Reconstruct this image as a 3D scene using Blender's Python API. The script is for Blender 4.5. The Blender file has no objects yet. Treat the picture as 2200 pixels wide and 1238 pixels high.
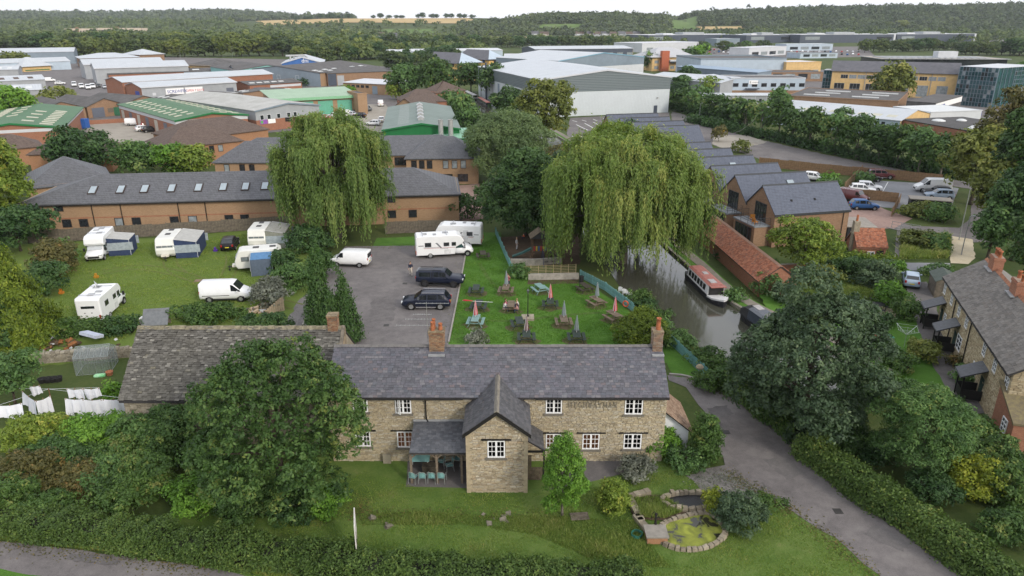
import bpy,math,random
import numpy as np
from mathutils import Vector,Matrix,Euler
random.seed(11);rng=np.random.default_rng(11)
sc=bpy.context.scene;COL=sc.collection
PI=math.pi;R=math.radians

# ---------------------------------------------------------------- camera, sky, sun, exposure
F=1540.0;TILT=math.atan(574/F);CAMH=28.0
cd=bpy.data.cameras.new('camera');cam=bpy.data.objects.new('camera',cd);COL.objects.link(cam)
cam.location=(0,0,CAMH);cam.rotation_euler=(PI/2-TILT,0,0)
cd.sensor_width=36;cd.lens=36*F/2200;cd.clip_start=.5;cd.clip_end=20000
sc.camera=cam
SUN_EL,SUN_AZ=R(28),R(140)            # azimuth clockwise from +Y (away from the camera)
w=bpy.data.worlds.new('World');sc.world=w;w.use_nodes=True
nt=w.node_tree;bg=nt.nodes['Background']
sky=nt.nodes.new('ShaderNodeTexSky');sky.sky_type='NISHITA';sky.sun_disc=False
sky.sun_elevation=SUN_EL;sky.sun_rotation=SUN_AZ;sky.air_density=1.0;sky.dust_density=4.0;sky.ozone_density=1.5
mix=nt.nodes.new('ShaderNodeMix');mix.data_type='RGBA';mix.inputs[0].default_value=.72
nt.links.new(sky.outputs[0],mix.inputs[6]);mix.inputs[7].default_value=(8.6,8.7,9.1,1)   # even overcast veil
nt.links.new(mix.outputs[2],bg.inputs[0]);bg.inputs[1].default_value=.134
sd=bpy.data.lights.new('sun','SUN');sun=bpy.data.objects.new('sun',sd);COL.objects.link(sun)
sd.energy=1.5;sd.angle=R(10);sd.color=(1,.93,.82)
sdir=Vector((math.sin(SUN_AZ)*math.cos(SUN_EL),math.cos(SUN_AZ)*math.cos(SUN_EL),math.sin(SUN_EL)))
sun.rotation_euler=sdir.to_track_quat('Z','Y').to_euler()
vs=sc.view_settings;vs.view_transform='Standard';vs.look='None';vs.gamma=1;vs.use_curve_mapping=False
vs.exposure=0.42
sc.cycles.max_bounces=5;sc.cycles.diffuse_bounces=3;sc.cycles.transparent_max_bounces=4
sc.cycles.caustics_reflective=False;sc.cycles.caustics_refractive=False

# ---------------------------------------------------------------- survey: measured photo points to ground metres
_c,_s=math.cos(TILT),math.sin(TILT)
def ray(px,py):
 dv=619-py
 return Vector((px-1100,F*_c+dv*_s,dv*_c-F*_s))
def G(px,py,z=0.0):
 d=ray(px,py);k=(z-CAMH)/d.z
 return Vector((d.x*k,d.y*k,z))
def V(px,py,Y):
 d=ray(px,py);k=Y/d.y
 return Vector((d.x*k,Y,CAMH+d.z*k))
def two(xa,ya,xb,yb):
 a,b=G(xa,ya),G(xb,yb)
 return(a+b)/2,math.atan2((b-a).y,(b-a).x)

# ---------------------------------------------------------------- materials
MATS={}
def _nodes(name):
 m=bpy.data.materials.new(name);m.use_nodes=True;t=m.node_tree
 return m,t,t.nodes['Principled BSDF']
def nd(t,typ,**kw):
 n=t.nodes.new('ShaderNode'+typ)
 for k,v in kw.items():
  if hasattr(n,k):setattr(n,k,v)
  else:n.inputs[k.replace('_',' ')].default_value=v
 return n
def c4(c):return(c[0],c[1],c[2],1)
def shade(c,k):return tuple(max(0,min(1,x*k))for x in c)
def coords(t,kind='Object'):
 return nd(t,'TexCoord').outputs[kind]
def mixc(t,fac,a,b,mode='MIX'):
 m=nd(t,'Mix');m.data_type='RGBA';m.blend_type=mode
 for i,x in((0,fac),(6,a),(7,b)):
  if hasattr(x,'is_output'):t.links.new(x,m.inputs[i])
  elif i==0:m.inputs[0].default_value=x
  else:m.inputs[i].default_value=c4(x)
 return m.outputs[2]
def noise(t,co,scale,detail=4,rough=.6,dist=0):
 n=nd(t,'TexNoise');n.inputs['Scale'].default_value=scale;n.inputs['Detail'].default_value=detail
 n.inputs['Roughness'].default_value=rough;n.inputs['Distortion'].default_value=dist
 t.links.new(co,n.inputs['Vector']);return n.outputs['Fac']
def ramp(t,fac,stops):
 r=nd(t,'ValToRGB');e=r.color_ramp.elements
 while len(e)<len(stops):e.new(.5)
 for el,(p,c)in zip(e,stops):el.position=p;el.color=c4(c)if len(c)==3 else c
 t.links.new(fac,r.inputs[0]);return r.outputs[0]
def bumpn(t,b,h,strength,dist):
 n=nd(t,'Bump');n.inputs['Strength'].default_value=strength;n.inputs['Distance'].default_value=dist
 t.links.new(h,n.inputs['Height']);t.links.new(n.outputs[0],b.inputs['Normal'])
def M(name,col,rough=.75,var=.18,scale=3.0,metal=0,bump=0,col2=None,spec=.3,grime=0,emit=None):
 if name in MATS:return MATS[name]
 m,t,b=_nodes(name);co=coords(t)
 b.inputs['Roughness'].default_value=rough;b.inputs['Metallic'].default_value=metal
 b.inputs['Specular IOR Level'].default_value=spec
 c2=col2 or shade(col,1-var*1.6)
 f=noise(t,co,scale,5,.65)
 out=mixc(t,ramp(t,f,[(.35,(0,0,0)),(.68,(1,1,1))]),col,c2)
 if grime:
  g=noise(t,co,scale*.17,3,.6,.4)
  out=mixc(t,ramp(t,g,[(.45,(0,0,0)),(.75,(grime,)*3)]),out,shade(col,.45))
 t.links.new(out,b.inputs['Base Color'])
 if bump:bumpn(t,b,noise(t,co,scale*6,4),bump,.02)
 if emit:b.inputs['Emission Color'].default_value=c4(emit[0]);b.inputs['Emission Strength'].default_value=emit[1]
 MATS[name]=m;return m
def piece_mat(name,stops,rough=.7,spec=.3,nscale=6,blot=.35,blotcol=(.3,.25,.12),bump=.3,big=.35):
 """stones, slates, tiles: one colour per piece (object random or face attribute) plus stains"""
 m,t,b=_nodes(name)
 at=nd(t,'Attribute',attribute_name='c');oi=nd(t,'ObjectInfo')
 add=nd(t,'Math',operation='ADD');t.links.new(at.outputs['Fac'],add.inputs[0]);t.links.new(oi.outputs['Random'],add.inputs[1])
 fr=nd(t,'Math',operation='FRACT');t.links.new(add.outputs[0],fr.inputs[0])
 base=ramp(t,fr.outputs[0],stops)
 geo=nd(t,'NewGeometry').outputs['Position']
 g=noise(t,geo,big,4,.6,.5)
 base=mixc(t,ramp(t,g,[(.42,(0,0,0)),(.75,(blot,)*3)]),base,blotcol)
 f=noise(t,geo,nscale,5,.7)
 base=mixc(t,ramp(t,f,[(.3,(.42,)*3),(.62,(0,0,0))]),base,shade(stops[0][1],.45))
 t.links.new(base,b.inputs['Base Color']);b.inputs['Roughness'].default_value=rough;b.inputs['Specular IOR Level'].default_value=spec
 if bump:bumpn(t,b,noise(t,geo,nscale*3,4),bump,.015)
 MATS[name]=m;return m
def brick_mat(name,c1,c2,mortar,bw=.225,bh=.075,rough=.85,grime=.25):
 m,t,b=_nodes(name);co=coords(t)
 # two walls directions: use x+y as the running coordinate, z as the course
 sx=nd(t,'SeparateXYZ');t.links.new(co,sx.inputs[0])
 ad=nd(t,'Math',operation='ADD');t.links.new(sx.outputs[0],ad.inputs[0]);t.links.new(sx.outputs[1],ad.inputs[1])
 cb=nd(t,'CombineXYZ');t.links.new(ad.outputs[0],cb.inputs[0]);t.links.new(sx.outputs[2],cb.inputs[1])
 br=nd(t,'TexBrick');br.inputs['Scale'].default_value=1;br.inputs['Brick Width'].default_value=bw;br.inputs['Row Height'].default_value=bh
 br.inputs['Mortar Size'].default_value=.006;br.inputs['Color1'].default_value=c4(c1);br.inputs['Color2'].default_value=c4(c2);br.inputs['Mortar'].default_value=c4(mortar)
 br.inputs['Bias'].default_value=0
 t.links.new(cb.outputs[0],br.inputs['Vector'])
 g=noise(t,co,.5,5,.65)
 out=mixc(t,ramp(t,g,[(.4,(0,0,0)),(.8,(grime,)*3)]),br.outputs[0],shade(c1,.5))
 out=mixc(t,ramp(t,noise(t,co,9,3),[(.35,(.3,)*3),(.6,(0,0,0))]),out,shade(c2,.6))
 t.links.new(out,b.inputs['Base Color']);b.inputs['Roughness'].default_value=rough;b.inputs['Specular IOR Level'].default_value=.2
 bumpn(t,b,br.outputs['Fac'],-.4,.01)
 MATS[name]=m;return m
def tile_mat(name,c1,c2,tw=.35,th=.28,rough=.6,spec=.35,grime=.3,gcol=None):
 """far slate/tile roofs whose pieces are too small to pick apart (object x/y run, z course)"""
 m,t,b=_nodes(name);co=coords(t)
 sx=nd(t,'SeparateXYZ');t.links.new(co,sx.inputs[0])
 ad=nd(t,'Math',operation='ADD');t.links.new(sx.outputs[0],ad.inputs[0]);t.links.new(sx.outputs[1],ad.inputs[1])
 cb=nd(t,'CombineXYZ');t.links.new(ad.outputs[0],cb.inputs[0]);t.links.new(sx.outputs[2],cb.inputs[1])
 br=nd(t,'TexBrick');br.inputs['Scale'].default_value=1;br.inputs['Brick Width'].default_value=tw;br.inputs['Row Height'].default_value=th*.55
 br.inputs['Mortar Size'].default_value=.012;br.inputs['Color1'].default_value=c4(c1);br.inputs['Color2'].default_value=c4(c2);br.inputs['Mortar'].default_value=c4(shade(c1,.35))
 t.links.new(cb.outputs[0],br.inputs['Vector'])
 out=mixc(t,ramp(t,noise(t,co,.6,5,.7),[(.4,(0,0,0)),(.75,(grime,)*3)]),br.outputs[0],gcol or shade(c1,.45))
 out=mixc(t,ramp(t,noise(t,co,2.5,4,.7),[(.35,(.35,)*3),(.6,(0,0,0))]),out,shade(c2,1.5))
 t.links.new(out,b.inputs['Base Color']);b.inputs['Roughness'].default_value=rough;b.inputs['Specular IOR Level'].default_value=spec
 bumpn(t,b,br.outputs['Fac'],-.5,.02)
 MATS[name]=m;return m
def sheet_mat(name,col,rib=1.0,rough=.55,grime=.25,gcol=None,spec=.35,axis=0,depth=.4):
 """profiled metal or cement sheeting: ribs as relief, stains"""
 m,t,b=_nodes(name);co=coords(t)
 sx=nd(t,'SeparateXYZ');t.links.new(co,sx.inputs[0])
 mu=nd(t,'Math',operation='MULTIPLY');t.links.new(sx.outputs[axis],mu.inputs[0]);mu.inputs[1].default_value=2*PI/rib
 sn=nd(t,'Math',operation='SINE');t.links.new(mu.outputs[0],sn.inputs[0])
 g=noise(t,co,.25,5,.65,.3);f=noise(t,co,1.7,4,.7)
 out=mixc(t,ramp(t,g,[(.38,(0,0,0)),(.75,(grime,)*3)]),col,gcol or shade(col,.5))
 out=mixc(t,ramp(t,f,[(.38,(.16,)*3),(.62,(0,0,0))]),out,shade(col,.6))
 t.links.new(out,b.inputs['Base Color']);b.inputs['Roughness'].default_value=rough;b.inputs['Specular IOR Level'].default_value=spec
 bumpn(t,b,sn.outputs[0],depth,.05)
 MATS[name]=m;return m
def ground_mat(name,stops,scales=(.08,.6,6),rough=.95,bump=.5,speck=None):
 m,t,b=_nodes(name);geo=nd(t,'NewGeometry').outputs['Position']
 n1=noise(t,geo,scales[0],4,.6,.4);n2=noise(t,geo,scales[1],5,.65);n3=noise(t,geo,scales[2],4,.75)
 a=nd(t,'Math',operation='MULTIPLY_ADD');t.links.new(n1,a.inputs[0]);a.inputs[1].default_value=.8;a.inputs[2].default_value=-.4+.5
 a2=nd(t,'Math',operation='MULTIPLY_ADD');t.links.new(n2,a2.inputs[0]);a2.inputs[1].default_value=.7;t.links.new(a.outputs[0],a2.inputs[2])
 a3=nd(t,'Math',operation='MULTIPLY_ADD');t.links.new(n3,a3.inputs[0]);a3.inputs[1].default_value=.7;t.links.new(a2.outputs[0],a3.inputs[2])
 a4=nd(t,'Math',operation='SUBTRACT');t.links.new(a3.outputs[0],a4.inputs[0]);a4.inputs[1].default_value=.7
 out=ramp(t,a4.outputs[0],stops)
 if speck:
  out=mixc(t,ramp(t,noise(t,geo,scales[2]*5,2,.5),[(.62,(0,0,0)),(.7,(.6,)*3)]),out,speck)
 t.links.new(out,b.inputs['Base Color']);b.inputs['Roughness'].default_value=rough;b.inputs['Specular IOR Level'].default_value=.15
 if bump:bumpn(t,b,noise(t,geo,scales[2]*3,4,.8),bump,.04)
 MATS[name]=m;return m
def leaf_mat(name,dark,mid,light,accent=None,trans=.3,ov=.24):
 m,t,b=_nodes(name)
 at=nd(t,'Attribute',attribute_name='c');oi=nd(t,'ObjectInfo')
 ma=nd(t,'Math',operation='MULTIPLY_ADD');t.links.new(oi.outputs['Random'],ma.inputs[0]);ma.inputs[1].default_value=ov;ma.inputs[2].default_value=-ov/2
 ad=nd(t,'Math',operation='ADD');t.links.new(at.outputs['Fac'],ad.inputs[0]);t.links.new(ma.outputs[0],ad.inputs[1])
 st=[(.08,dark),(.5,mid),(.86,light)]
 if accent:st.append((.98,accent))
 col=ramp(t,ad.outputs[0],st)
 t.links.new(col,b.inputs['Base Color']);b.inputs['Roughness'].default_value=.55;b.inputs['Specular IOR Level'].default_value=.25
 tr=nd(t,'BsdfTranslucent');t.links.new(mixc(t,1.0,col,(1.15,1.25,.6),'MULTIPLY'),tr.inputs[0])
 ms=nd(t,'MixShader');ms.inputs[0].default_value=trans
 t.links.new(b.outputs[0],ms.inputs[1]);t.links.new(tr.outputs[0],ms.inputs[2])
 t.links.new(ms.outputs[0],t.nodes['Material Output'].inputs[0])
 MATS[name]=m;return m

# ---------------------------------------------------------------- mesh builder and object helpers
class MB:
 def __init__(s):s.v=[];s.f=[];s.m=[]
 def add(s,vs,fs,mi=0,mx=None):
  o=len(s.v)
  s.v+=[tuple(mx@Vector(p))for p in vs]if mx else[tuple(p)for p in vs]
  s.f+=[tuple(i+o for i in f)for f in fs];s.m+=[mi]*len(fs);return s
 def b2(s,x0,x1,y0,y1,z0,z1,mi=0,mx=None):
  return s.add([(x0,y0,z0),(x1,y0,z0),(x1,y1,z0),(x0,y1,z0),(x0,y0,z1),(x1,y0,z1),(x1,y1,z1),(x0,y1,z1)],
                     [(3,2,1,0),(4,5,6,7),(0,1,5,4),(1,2,6,5),(2,3,7,6),(3,0,4,7)],mi,mx)
 def box(s,c,d,rz=0,mi=0,mx=None):
  m=Matrix.Translation(c)@Matrix.Rotation(rz,4,'Z')
  if mx:m=mx@m
  x,y,z=d[0]/2,d[1]/2,d[2]/2
  return s.b2(-x,x,-y,y,-z,z,mi,m)
 def bar(s,a,b,w,h=None,mi=0,up=(0,0,1)):
  a,b=Vector(a),Vector(b);h=h or w;d=b-a;L=d.length;d=d/L
  x=d.cross(Vector(up))
  if x.length<1e-4:x=d.cross(Vector((1,0,0)))
  x.normalize();z=x.cross(d)
  mx=Matrix((x,d,z)).transposed().to_4x4();mx.translation=a
  return s.b2(-w/2,w/2,0,L,-h/2,h/2,mi,mx)
 def prism(s,poly,a,b,axis='y',mi=0,mx=None):
  """polygon extruded: axis y -> points are (x,z); axis x -> (y,z); axis z -> (x,y)"""
  n=len(poly)
  g={'y':lambda p,q:(p[0],q,p[1]),'x':lambda p,q:(q,p[0],p[1]),'z':lambda p,q:(p[0],p[1],q)}[axis]
  vs=[g(p,a)for p in poly]+[g(p,b)for p in poly]
  fs=[tuple(range(n))[::-1],tuple(range(n,2*n))]+[(i,(i+1)%n,n+(i+1)%n,n+i)for i in range(n)]
  return s.add(vs,fs,mi,mx)
 def cyl(s,p0,p1,r0,r1=None,n=8,mi=0,cap=True):
  return s.tube([p0,p1],[r0,r0 if r1 is None else r1],n,mi,cap)
 def tube(s,pts,rs,n=6,mi=0,cap=True):
  pts=[Vector(p)for p in pts];o=len(s.v);prev=None
  for i,p in enumerate(pts):
   d=(pts[min(i+1,len(pts)-1)]-pts[max(i-1,0)]).normalized()
   if prev is None:
    x=d.cross(Vector((0,0,1)));
    if x.length<.05:x=d.cross(Vector((0,1,0)))
   else:x=prev-d*prev.dot(d)
   x.normalize();prev=x;y=d.cross(x)
   for k in range(n):
    a=2*PI*k/n;q=p+(x*math.cos(a)+y*math.sin(a))*rs[i];s.v.append(tuple(q))
  for i in range(len(pts)-1):
   for k in range(n):
    a=o+i*n+k;b=o+i*n+(k+1)%n
    s.f.append((a,b,b+n,a+n));s.m.append(mi)
  if cap:
   s.f.append(tuple(o+k for k in range(n))[::-1]);e=o+(len(pts)-1)*n
   s.f.append(tuple(e+k for k in range(n)));s.m+=[mi,mi]
  return s
 def loft(s,secs,mi=0,cap=True,closed=True):
  o=len(s.v);n=len(secs[0])
  for q in secs:s.v+=[tuple(p)for p in q]
  for i in range(len(secs)-1):
   for k in range(n if closed else n-1):
    a=o+i*n+k;b=o+i*n+(k+1)%n
    s.f.append((a,b,b+n,a+n));s.m.append(mi)
  if cap:
   s.f.append(tuple(o+k for k in range(n))[::-1]);e=o+(len(secs)-1)*n
   s.f.append(tuple(e+k for k in range(n)));s.m+=[mi,mi]
  return s
 def lathe(s,prof,c=(0,0,0),n=10,mi=0):
  o=len(s.v);m=len(prof)
  for k in range(n):
   a=2*PI*k/n
   s.v+=[(c[0]+r*math.cos(a),c[1]+r*math.sin(a),c[2]+z)for r,z in prof]
  for k in range(n):
   k2=(k+1)%n
   for i in range(m-1):
    s.f.append((o+k*m+i,o+k2*m+i,o+k2*m+i+1,o+k*m+i+1));s.m.append(mi)
  return s
 def poly(s,pts,mi=0):return s.add(pts,[tuple(range(len(pts)))],mi)
 def ball(s,c,r,n=8,m=6,mi=0):
  rx,ry,rz=(r,r,r)if not hasattr(r,'__len__')else r
  o=len(s.v)
  s.v.append((c[0],c[1],c[2]-rz))
  for j in range(1,m):
   b=-PI/2+PI*j/m
   for k in range(n):
    a=2*PI*k/n
    s.v.append((c[0]+rx*math.cos(a)*math.cos(b),c[1]+ry*math.sin(a)*math.cos(b),c[2]+rz*math.sin(b)))
  s.v.append((c[0],c[1],c[2]+rz));e=len(s.v)-1
  for k in range(n):
   k2=(k+1)%n
   s.f.append((o,o+1+k2,o+1+k));s.m.append(mi)
   for j in range(m-2):
    a=o+1+j*n
    s.f.append((a+k,a+k2,a+n+k2,a+n+k));s.m.append(mi)
   a=o+1+(m-2)*n
   s.f.append((a+k,a+k2,e));s.m.append(mi)
  return s
 def mesh(s,name,smooth=False):
  me=bpy.data.meshes.new(name);me.from_pydata(s.v,[],s.f)
  if any(s.m):me.polygons.foreach_set('material_index',s.m)
  if smooth:
   me.polygons.foreach_set('use_smooth',[True]*len(s.f))
  me.update();return me
 def build(s,name,mat,parent=None,smooth=False,loc=None,rz=0,world=False):
  return ob(name,s.mesh(name,smooth),mat,parent,loc,rz,world)
WM={}
def ob(name,me,mat=None,parent=None,loc=None,rz=0,world=False):
 o=bpy.data.objects.new(name,me);COL.objects.link(o)
 if mat is not None and len(me.materials)==0:
  for m in(mat if isinstance(mat,(list,tuple))else[mat]):me.materials.append(m)
 o.location=loc or(0,0,0);o.rotation_euler=(0,0,rz)
 if parent:
  o.parent=parent
  if world:o.matrix_parent_inverse=WM[parent.name].inverted();WM[o.name]=Matrix()
 return o
def thing(name,label,cat,loc=(0,0,0),rz=0,group=None):
 o=bpy.data.objects.new(name,None);COL.objects.link(o);o.empty_display_size=.3
 o.location=loc;o.rotation_euler=(0,0,rz);o['label']=label;o['category']=cat
 if group:o['group']=group
 WM[o.name]=Matrix.Translation(loc)@Matrix.Rotation(rz,4,'Z')
 return o
def tag(o,label,cat,group=None):
 o['label']=label;o['category']=cat
 if group:o['group']=group
 return o
def struct(o,label=None):
 o['kind']='structure'
 if label:o['label']=label
 return o
def stuff(o,label=None):
 o['kind']='stuff'
 if label:o['label']=label
 return o
_KC={}
def kids_of(o):
 if o.name not in _KC:_KC[o.name]=list(o.children)
 return _KC[o.name]
CH={}
def tree_of(o):
 CH.clear()
 for x in bpy.data.objects:
  if x.parent:CH.setdefault(x.parent.name,[]).append(x)
def dup(root,loc,rz,label,group=None,scale=None,paint=None,_kids=None):
 """copy a thing with its parts and sub-parts; paint = {part name: material}"""
 kids=_kids or{}
 def cp(o,par):
  c=o.copy();COL.objects.link(c);c.parent=par
  if paint:
   k=o.name.split('.')[0]
   if k in paint and c.material_slots:
    c.material_slots[0].link='OBJECT';c.material_slots[0].material=paint[k]
  for ch in kids_of(o):cp(ch,c)
  return c
 r=cp(root,None);r.location=loc;r.rotation_euler=(0,0,rz);r['label']=label
 if group:r['group']=group
 if scale:r.scale=scale if hasattr(scale,'__len__')else(scale,)*3
 return r
def npmesh(name,verts,nper,cvals=None,smooth=False):
 """verts (N, nper, 3) -> N separate n-gons, fast"""
 N=len(verts);me=bpy.data.meshes.new(name)
 me.vertices.add(N*nper);me.vertices.foreach_set('co',np.ascontiguousarray(verts,dtype=np.float32).ravel())
 me.loops.add(N*nper);me.loops.foreach_set('vertex_index',np.arange(N*nper,dtype=np.int32))
 me.polygons.add(N);me.polygons.foreach_set('loop_start',np.arange(0,N*nper,nper,dtype=np.int32))
 if cvals is not None:
  a=me.attributes.new('c','FLOAT','FACE');a.data.foreach_set('value',np.asarray(cvals,dtype=np.float32))
 me.update(calc_edges=True);me.validate();return me

# ---------------------------------------------------------------- pieces: slates, tiles, stones
def frame(O,U,Vv):
 U=Vector(U).normalized();Vv=Vector(Vv).normalized();N=U.cross(Vv).normalized();Vv=N.cross(U)
 m=Matrix((U,Vv,N)).transposed().to_4x4();m.translation=O;return m
_pm={}
def piece_mesh(kind,mat,k):
 key=(kind,mat.name,k)
 if key in _pm:return _pm[key]
 r=random.Random(hash((kind,k))&0xffff);j=lambda a:r.uniform(-a,a);b=MB()
 if kind=='slate':      # unit footprint, y up the slope, wedge thicker at the tail
  b.add([(-.5+j(.02),j(.02),0),(.5+j(.02),j(.02),0),(.5,1.2,0),(-.5,1.2,0),(-.49,j(.03),1),(.49,j(.03),1),(.49,1.2,.25),(-.49,1.2,.25)],
              [(4,5,6,7),(0,1,5,4),(1,2,6,5),(3,0,4,7)])
 elif kind=='stone':    # unit block with a chipped face
  q=.06
  b.add([(-.5,-.5,0),(.5,-.5,0),(.5,.5,0),(-.5,.5,0),(-.5+q+j(.03),-.5+q*2+j(.06),1+j(.2)),(.5-q+j(.03),-.5+q*2+j(.06),1+j(.2)),(.5-q+j(.03),.5-q*2+j(.06),1+j(.2)),(-.5+q+j(.03),.5-q*2+j(.06),1+j(.2))],
              [(4,5,6,7),(0,1,5,4),(1,2,6,5),(2,3,7,6),(3,0,4,7)])
 me=b.mesh(kind);me.materials.append(mat);_pm[key]=me;return me
CAMP=Vector((0,0,CAMH))
def lay(parent,name,kind,mat,items,nparts,W=None):
 """items: list of world matrices (already scaled to the piece). Nearest nparts become objects, the rest one 'stuff' part"""
 items.sort(key=lambda m:(m.translation-CAMP).length)
 inv=WM[parent.name].inverted()
 for i,m in enumerate(items[:nparts]):
  o=bpy.data.objects.new(name,piece_mesh(kind,mat,i%5));COL.objects.link(o);o.parent=parent
  o.matrix_basis=inv@m
 rest=items[nparts:]
 if rest:
  b=MB();cs=[]
  for i,m in enumerate(rest):
   me=piece_mesh(kind,mat,i%5)
   b.add([v.co for v in me.vertices],[tuple(p.vertices)for p in me.polygons],0,m)
   cs+=[random.random()]*len(me.polygons)
  me=b.mesh(name+'_field');a=me.attributes.new('c','FLOAT','FACE');a.data.foreach_set('value',cs)
  o=ob(name+'_field',me,mat,parent,world=True);o['kind']='stuff'
def slate_items(O,U,Vv,lu,lv,tw,th,thick=.02,inside=None,jit=.01,wvar=0.0,shrink=0):
 fr=frame(O,U,Vv);out=[];n=int(math.ceil(lv/th))
 for j in range(n):
  v=j*th;k=1-shrink*j/max(1,n);h=th*k
  u=-random.random()*tw
  while u<lu:
   w_=tw*random.uniform(1-wvar,1+wvar);uc=u+w_/2
   a,b2=max(u,0),min(u+w_,lu)
   if b2-a>.04 and(inside is None or inside((a+b2)/2,v+h/2)):
    m=fr@Matrix.Translation(((a+b2)/2+random.uniform(-jit,jit)*.3,v+random.uniform(-jit,jit),random.uniform(0,jit*.8)))
    m=m@Matrix.Rotation(random.uniform(-jit,jit),4,'Z')@Matrix.Rotation(random.uniform(-jit,jit)*1.5,4,'X')
    out.append(m@Matrix.Diagonal(((b2-a)*.975,min(h,lv-v+.02),thick*random.uniform(.7,1.4),1)))
   u+=w_
 return out
def stone_items(O,U,Vv,lu,lv,hr=(.07,.17),lr=(.14,.5),proud=(.02,.06),holes=(),inside=None):
 fr=frame(O,U,Vv);out=[];v=0
 while v<lv:
  h=random.uniform(*hr);h=min(h,lv-v)
  if h<.03:break
  spans=[(0,lu)]
  for(u0,u1,v0,v1)in holes:
   if v+h*.6>v0 and v+h*.4<v1:
    spans=[s for a,b in spans for s in((a,min(b,u0)),(max(a,u1),b))if s[1]-s[0]>.03]
  for a,b in spans:
   u=a
   while u<b-.02:
    l=random.uniform(*lr)*(1 if random.random()>.15 else 1.5);e=min(u+l,b)
    if b-e<.08:e=b
    if inside is None or inside((u+e)/2,v+h/2):
     m=fr@Matrix.Translation(((u+e)/2,v+h/2,0))@Matrix.Rotation(random.uniform(-.015,.015),4,'Z')
     out.append(m@Matrix.Diagonal((max(.03,e-u-.012),max(.025,h-.012),random.uniform(*proud),1)))
    u=e
  v+=h
 return out
# ---------------------------------------------------------------- people: posed skeletons grown into one continuous body each (done first, while the scene is small)
def _skel(pose,h=1.72):
 k=h/1.72;J={};E=[]
 def j(n,p,r,par=None):
  J[n]=(Vector(p)*k,r*k)
  if par:E.append((par,n))
 lean=.0;hip=.92
 if pose=='sit':hip=.50;lean=.12
 if pose=='crouch':hip=.45;lean=.2
 j('pelvis',(0,0,hip),.135);j('belly',(lean*.3,0,hip+.18),.125,'pelvis');j('chest',(lean*.8,0,hip+.40),.145,'belly');j('neck',(lean,0,hip+.55),.055,'chest');j('head',(lean+.02,0,hip+.66),.088,'neck');j('crown',(lean+.02,0,hip+.76),.075,'head');j('nose',(lean+.125,0,hip+.665),.015,'head')
 for s,n in((1,'l'),(-1,'r')):
  st=.5 if pose=='walk' else 0
  j('hip'+n,(0,s*.09,hip-.05),.095,'pelvis')
  if pose in('sit',):j('knee'+n,(.42,s*.11,hip-.02),.062,'hip'+n);j('ank'+n,(.40,s*.11,.08),.042,'knee'+n);j('toe'+n,(.58,s*.12,.04),.036,'ank'+n)
  elif pose=='crouch':j('knee'+n,(.38,s*.14,.42),.062,'hip'+n);j('ank'+n,(.08,s*.13,.08),.042,'knee'+n);j('toe'+n,(.28,s*.14,.04),.036,'ank'+n)
  else:j('knee'+n,(.06+s*st*.28,s*.10,.50),.062,'hip'+n);j('ank'+n,(s*st*.45-.02,s*.10,.09),.042,'knee'+n);j('toe'+n,(s*st*.45+.17,s*.11,.04),.036,'ank'+n)
  sh=hip+.47;j('sho'+n,(lean*.9,s*.18,sh),.062,'chest')
  if pose=='sit':j('elb'+n,(lean+.14,s*.24,sh-.24),.044,'sho'+n);j('wri'+n,(lean+.36,s*.16,sh-.20),.03,'elb'+n);d=Vector((1,-.2*s,0))
  elif pose=='raise' and s>0:j('elb'+n,(.2,s*.26,sh-.1),.044,'sho'+n);j('wri'+n,(.3,s*.2,sh+.14),.03,'elb'+n);d=Vector((.5,0,.8))
  else:j('elb'+n,(lean-.02-s*st*.2,s*.25,sh-.27),.044,'sho'+n);j('wri'+n,(lean+.08-s*st*.3,s*.25,sh-.50),.03,'elb'+n);d=Vector((.15,0,-1))
  d.normalize();w_=J['wri'+n][0]/k;pm=w_+d*.07;j('palm'+n,pm,.03,'wri'+n);side=Vector((0,1,0)).cross(d).normalized()
  for f in range(4):j('fin%d%s'%(f,n),pm+d*(.075-abs(f-1.4)*.012)+side*(f-1.5)*.022+Vector((0,-s*.012,0)),.009,'palm'+n)
  j('thumb'+n,w_+d*.07-side*.055,.010,'wri'+n)
 names=list(J);me=bpy.data.meshes.new('person');me.from_pydata([tuple(J[n][0])for n in names],[(names.index(a),names.index(b))for a,b in E],[])
 o=bpy.data.objects.new('person_skeleton',me);COL.objects.link(o);md=o.modifiers.new('skin','SKIN');md.use_smooth_shade=True
 for i,n in enumerate(names):r=J[n][1];me.skin_vertices[0].data[i].radius=(r,r*(1.25 if n in('chest','pelvis','belly')else 1));me.skin_vertices[0].data[i].use_root=n=='pelvis'
 o.modifiers.new('sub','SUBSURF').levels=1;o.modifiers['sub'].render_levels=1
 return o,J,names
PEOPLE={}
_sk={p:_skel(p)for p in('stand','walk','sit','raise','crouch')}
TXT={};_tx=[]
for _w in('SCREWFIX','OPEN 7 DAYS','dni','E','COMPUTER','NORTON FINE ART FRAMING'):      # sign lettering, turned into meshes
 _cu=bpy.data.curves.new('text','FONT');_cu.body=_w;_cu.size=1;_cu.extrude=.02;_o=bpy.data.objects.new("text",_cu);COL.objects.link(_o);_tx.append(_o)
_dg=bpy.context.evaluated_depsgraph_get()
for _o in _tx:TXT[_o.data.body]=bpy.data.meshes.new_from_object(_o.evaluated_get(_dg))
for _o in _tx:bpy.data.objects.remove(_o)
for p,(o,J,names)in _sk.items():PEOPLE[p]=(bpy.data.meshes.new_from_object(o.evaluated_get(_dg)),J,names)
for p,(o,J,names)in _sk.items():bpy.data.objects.remove(o)
SKINM=M('skin',(.45,.27,.19),.6,.05)
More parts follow.
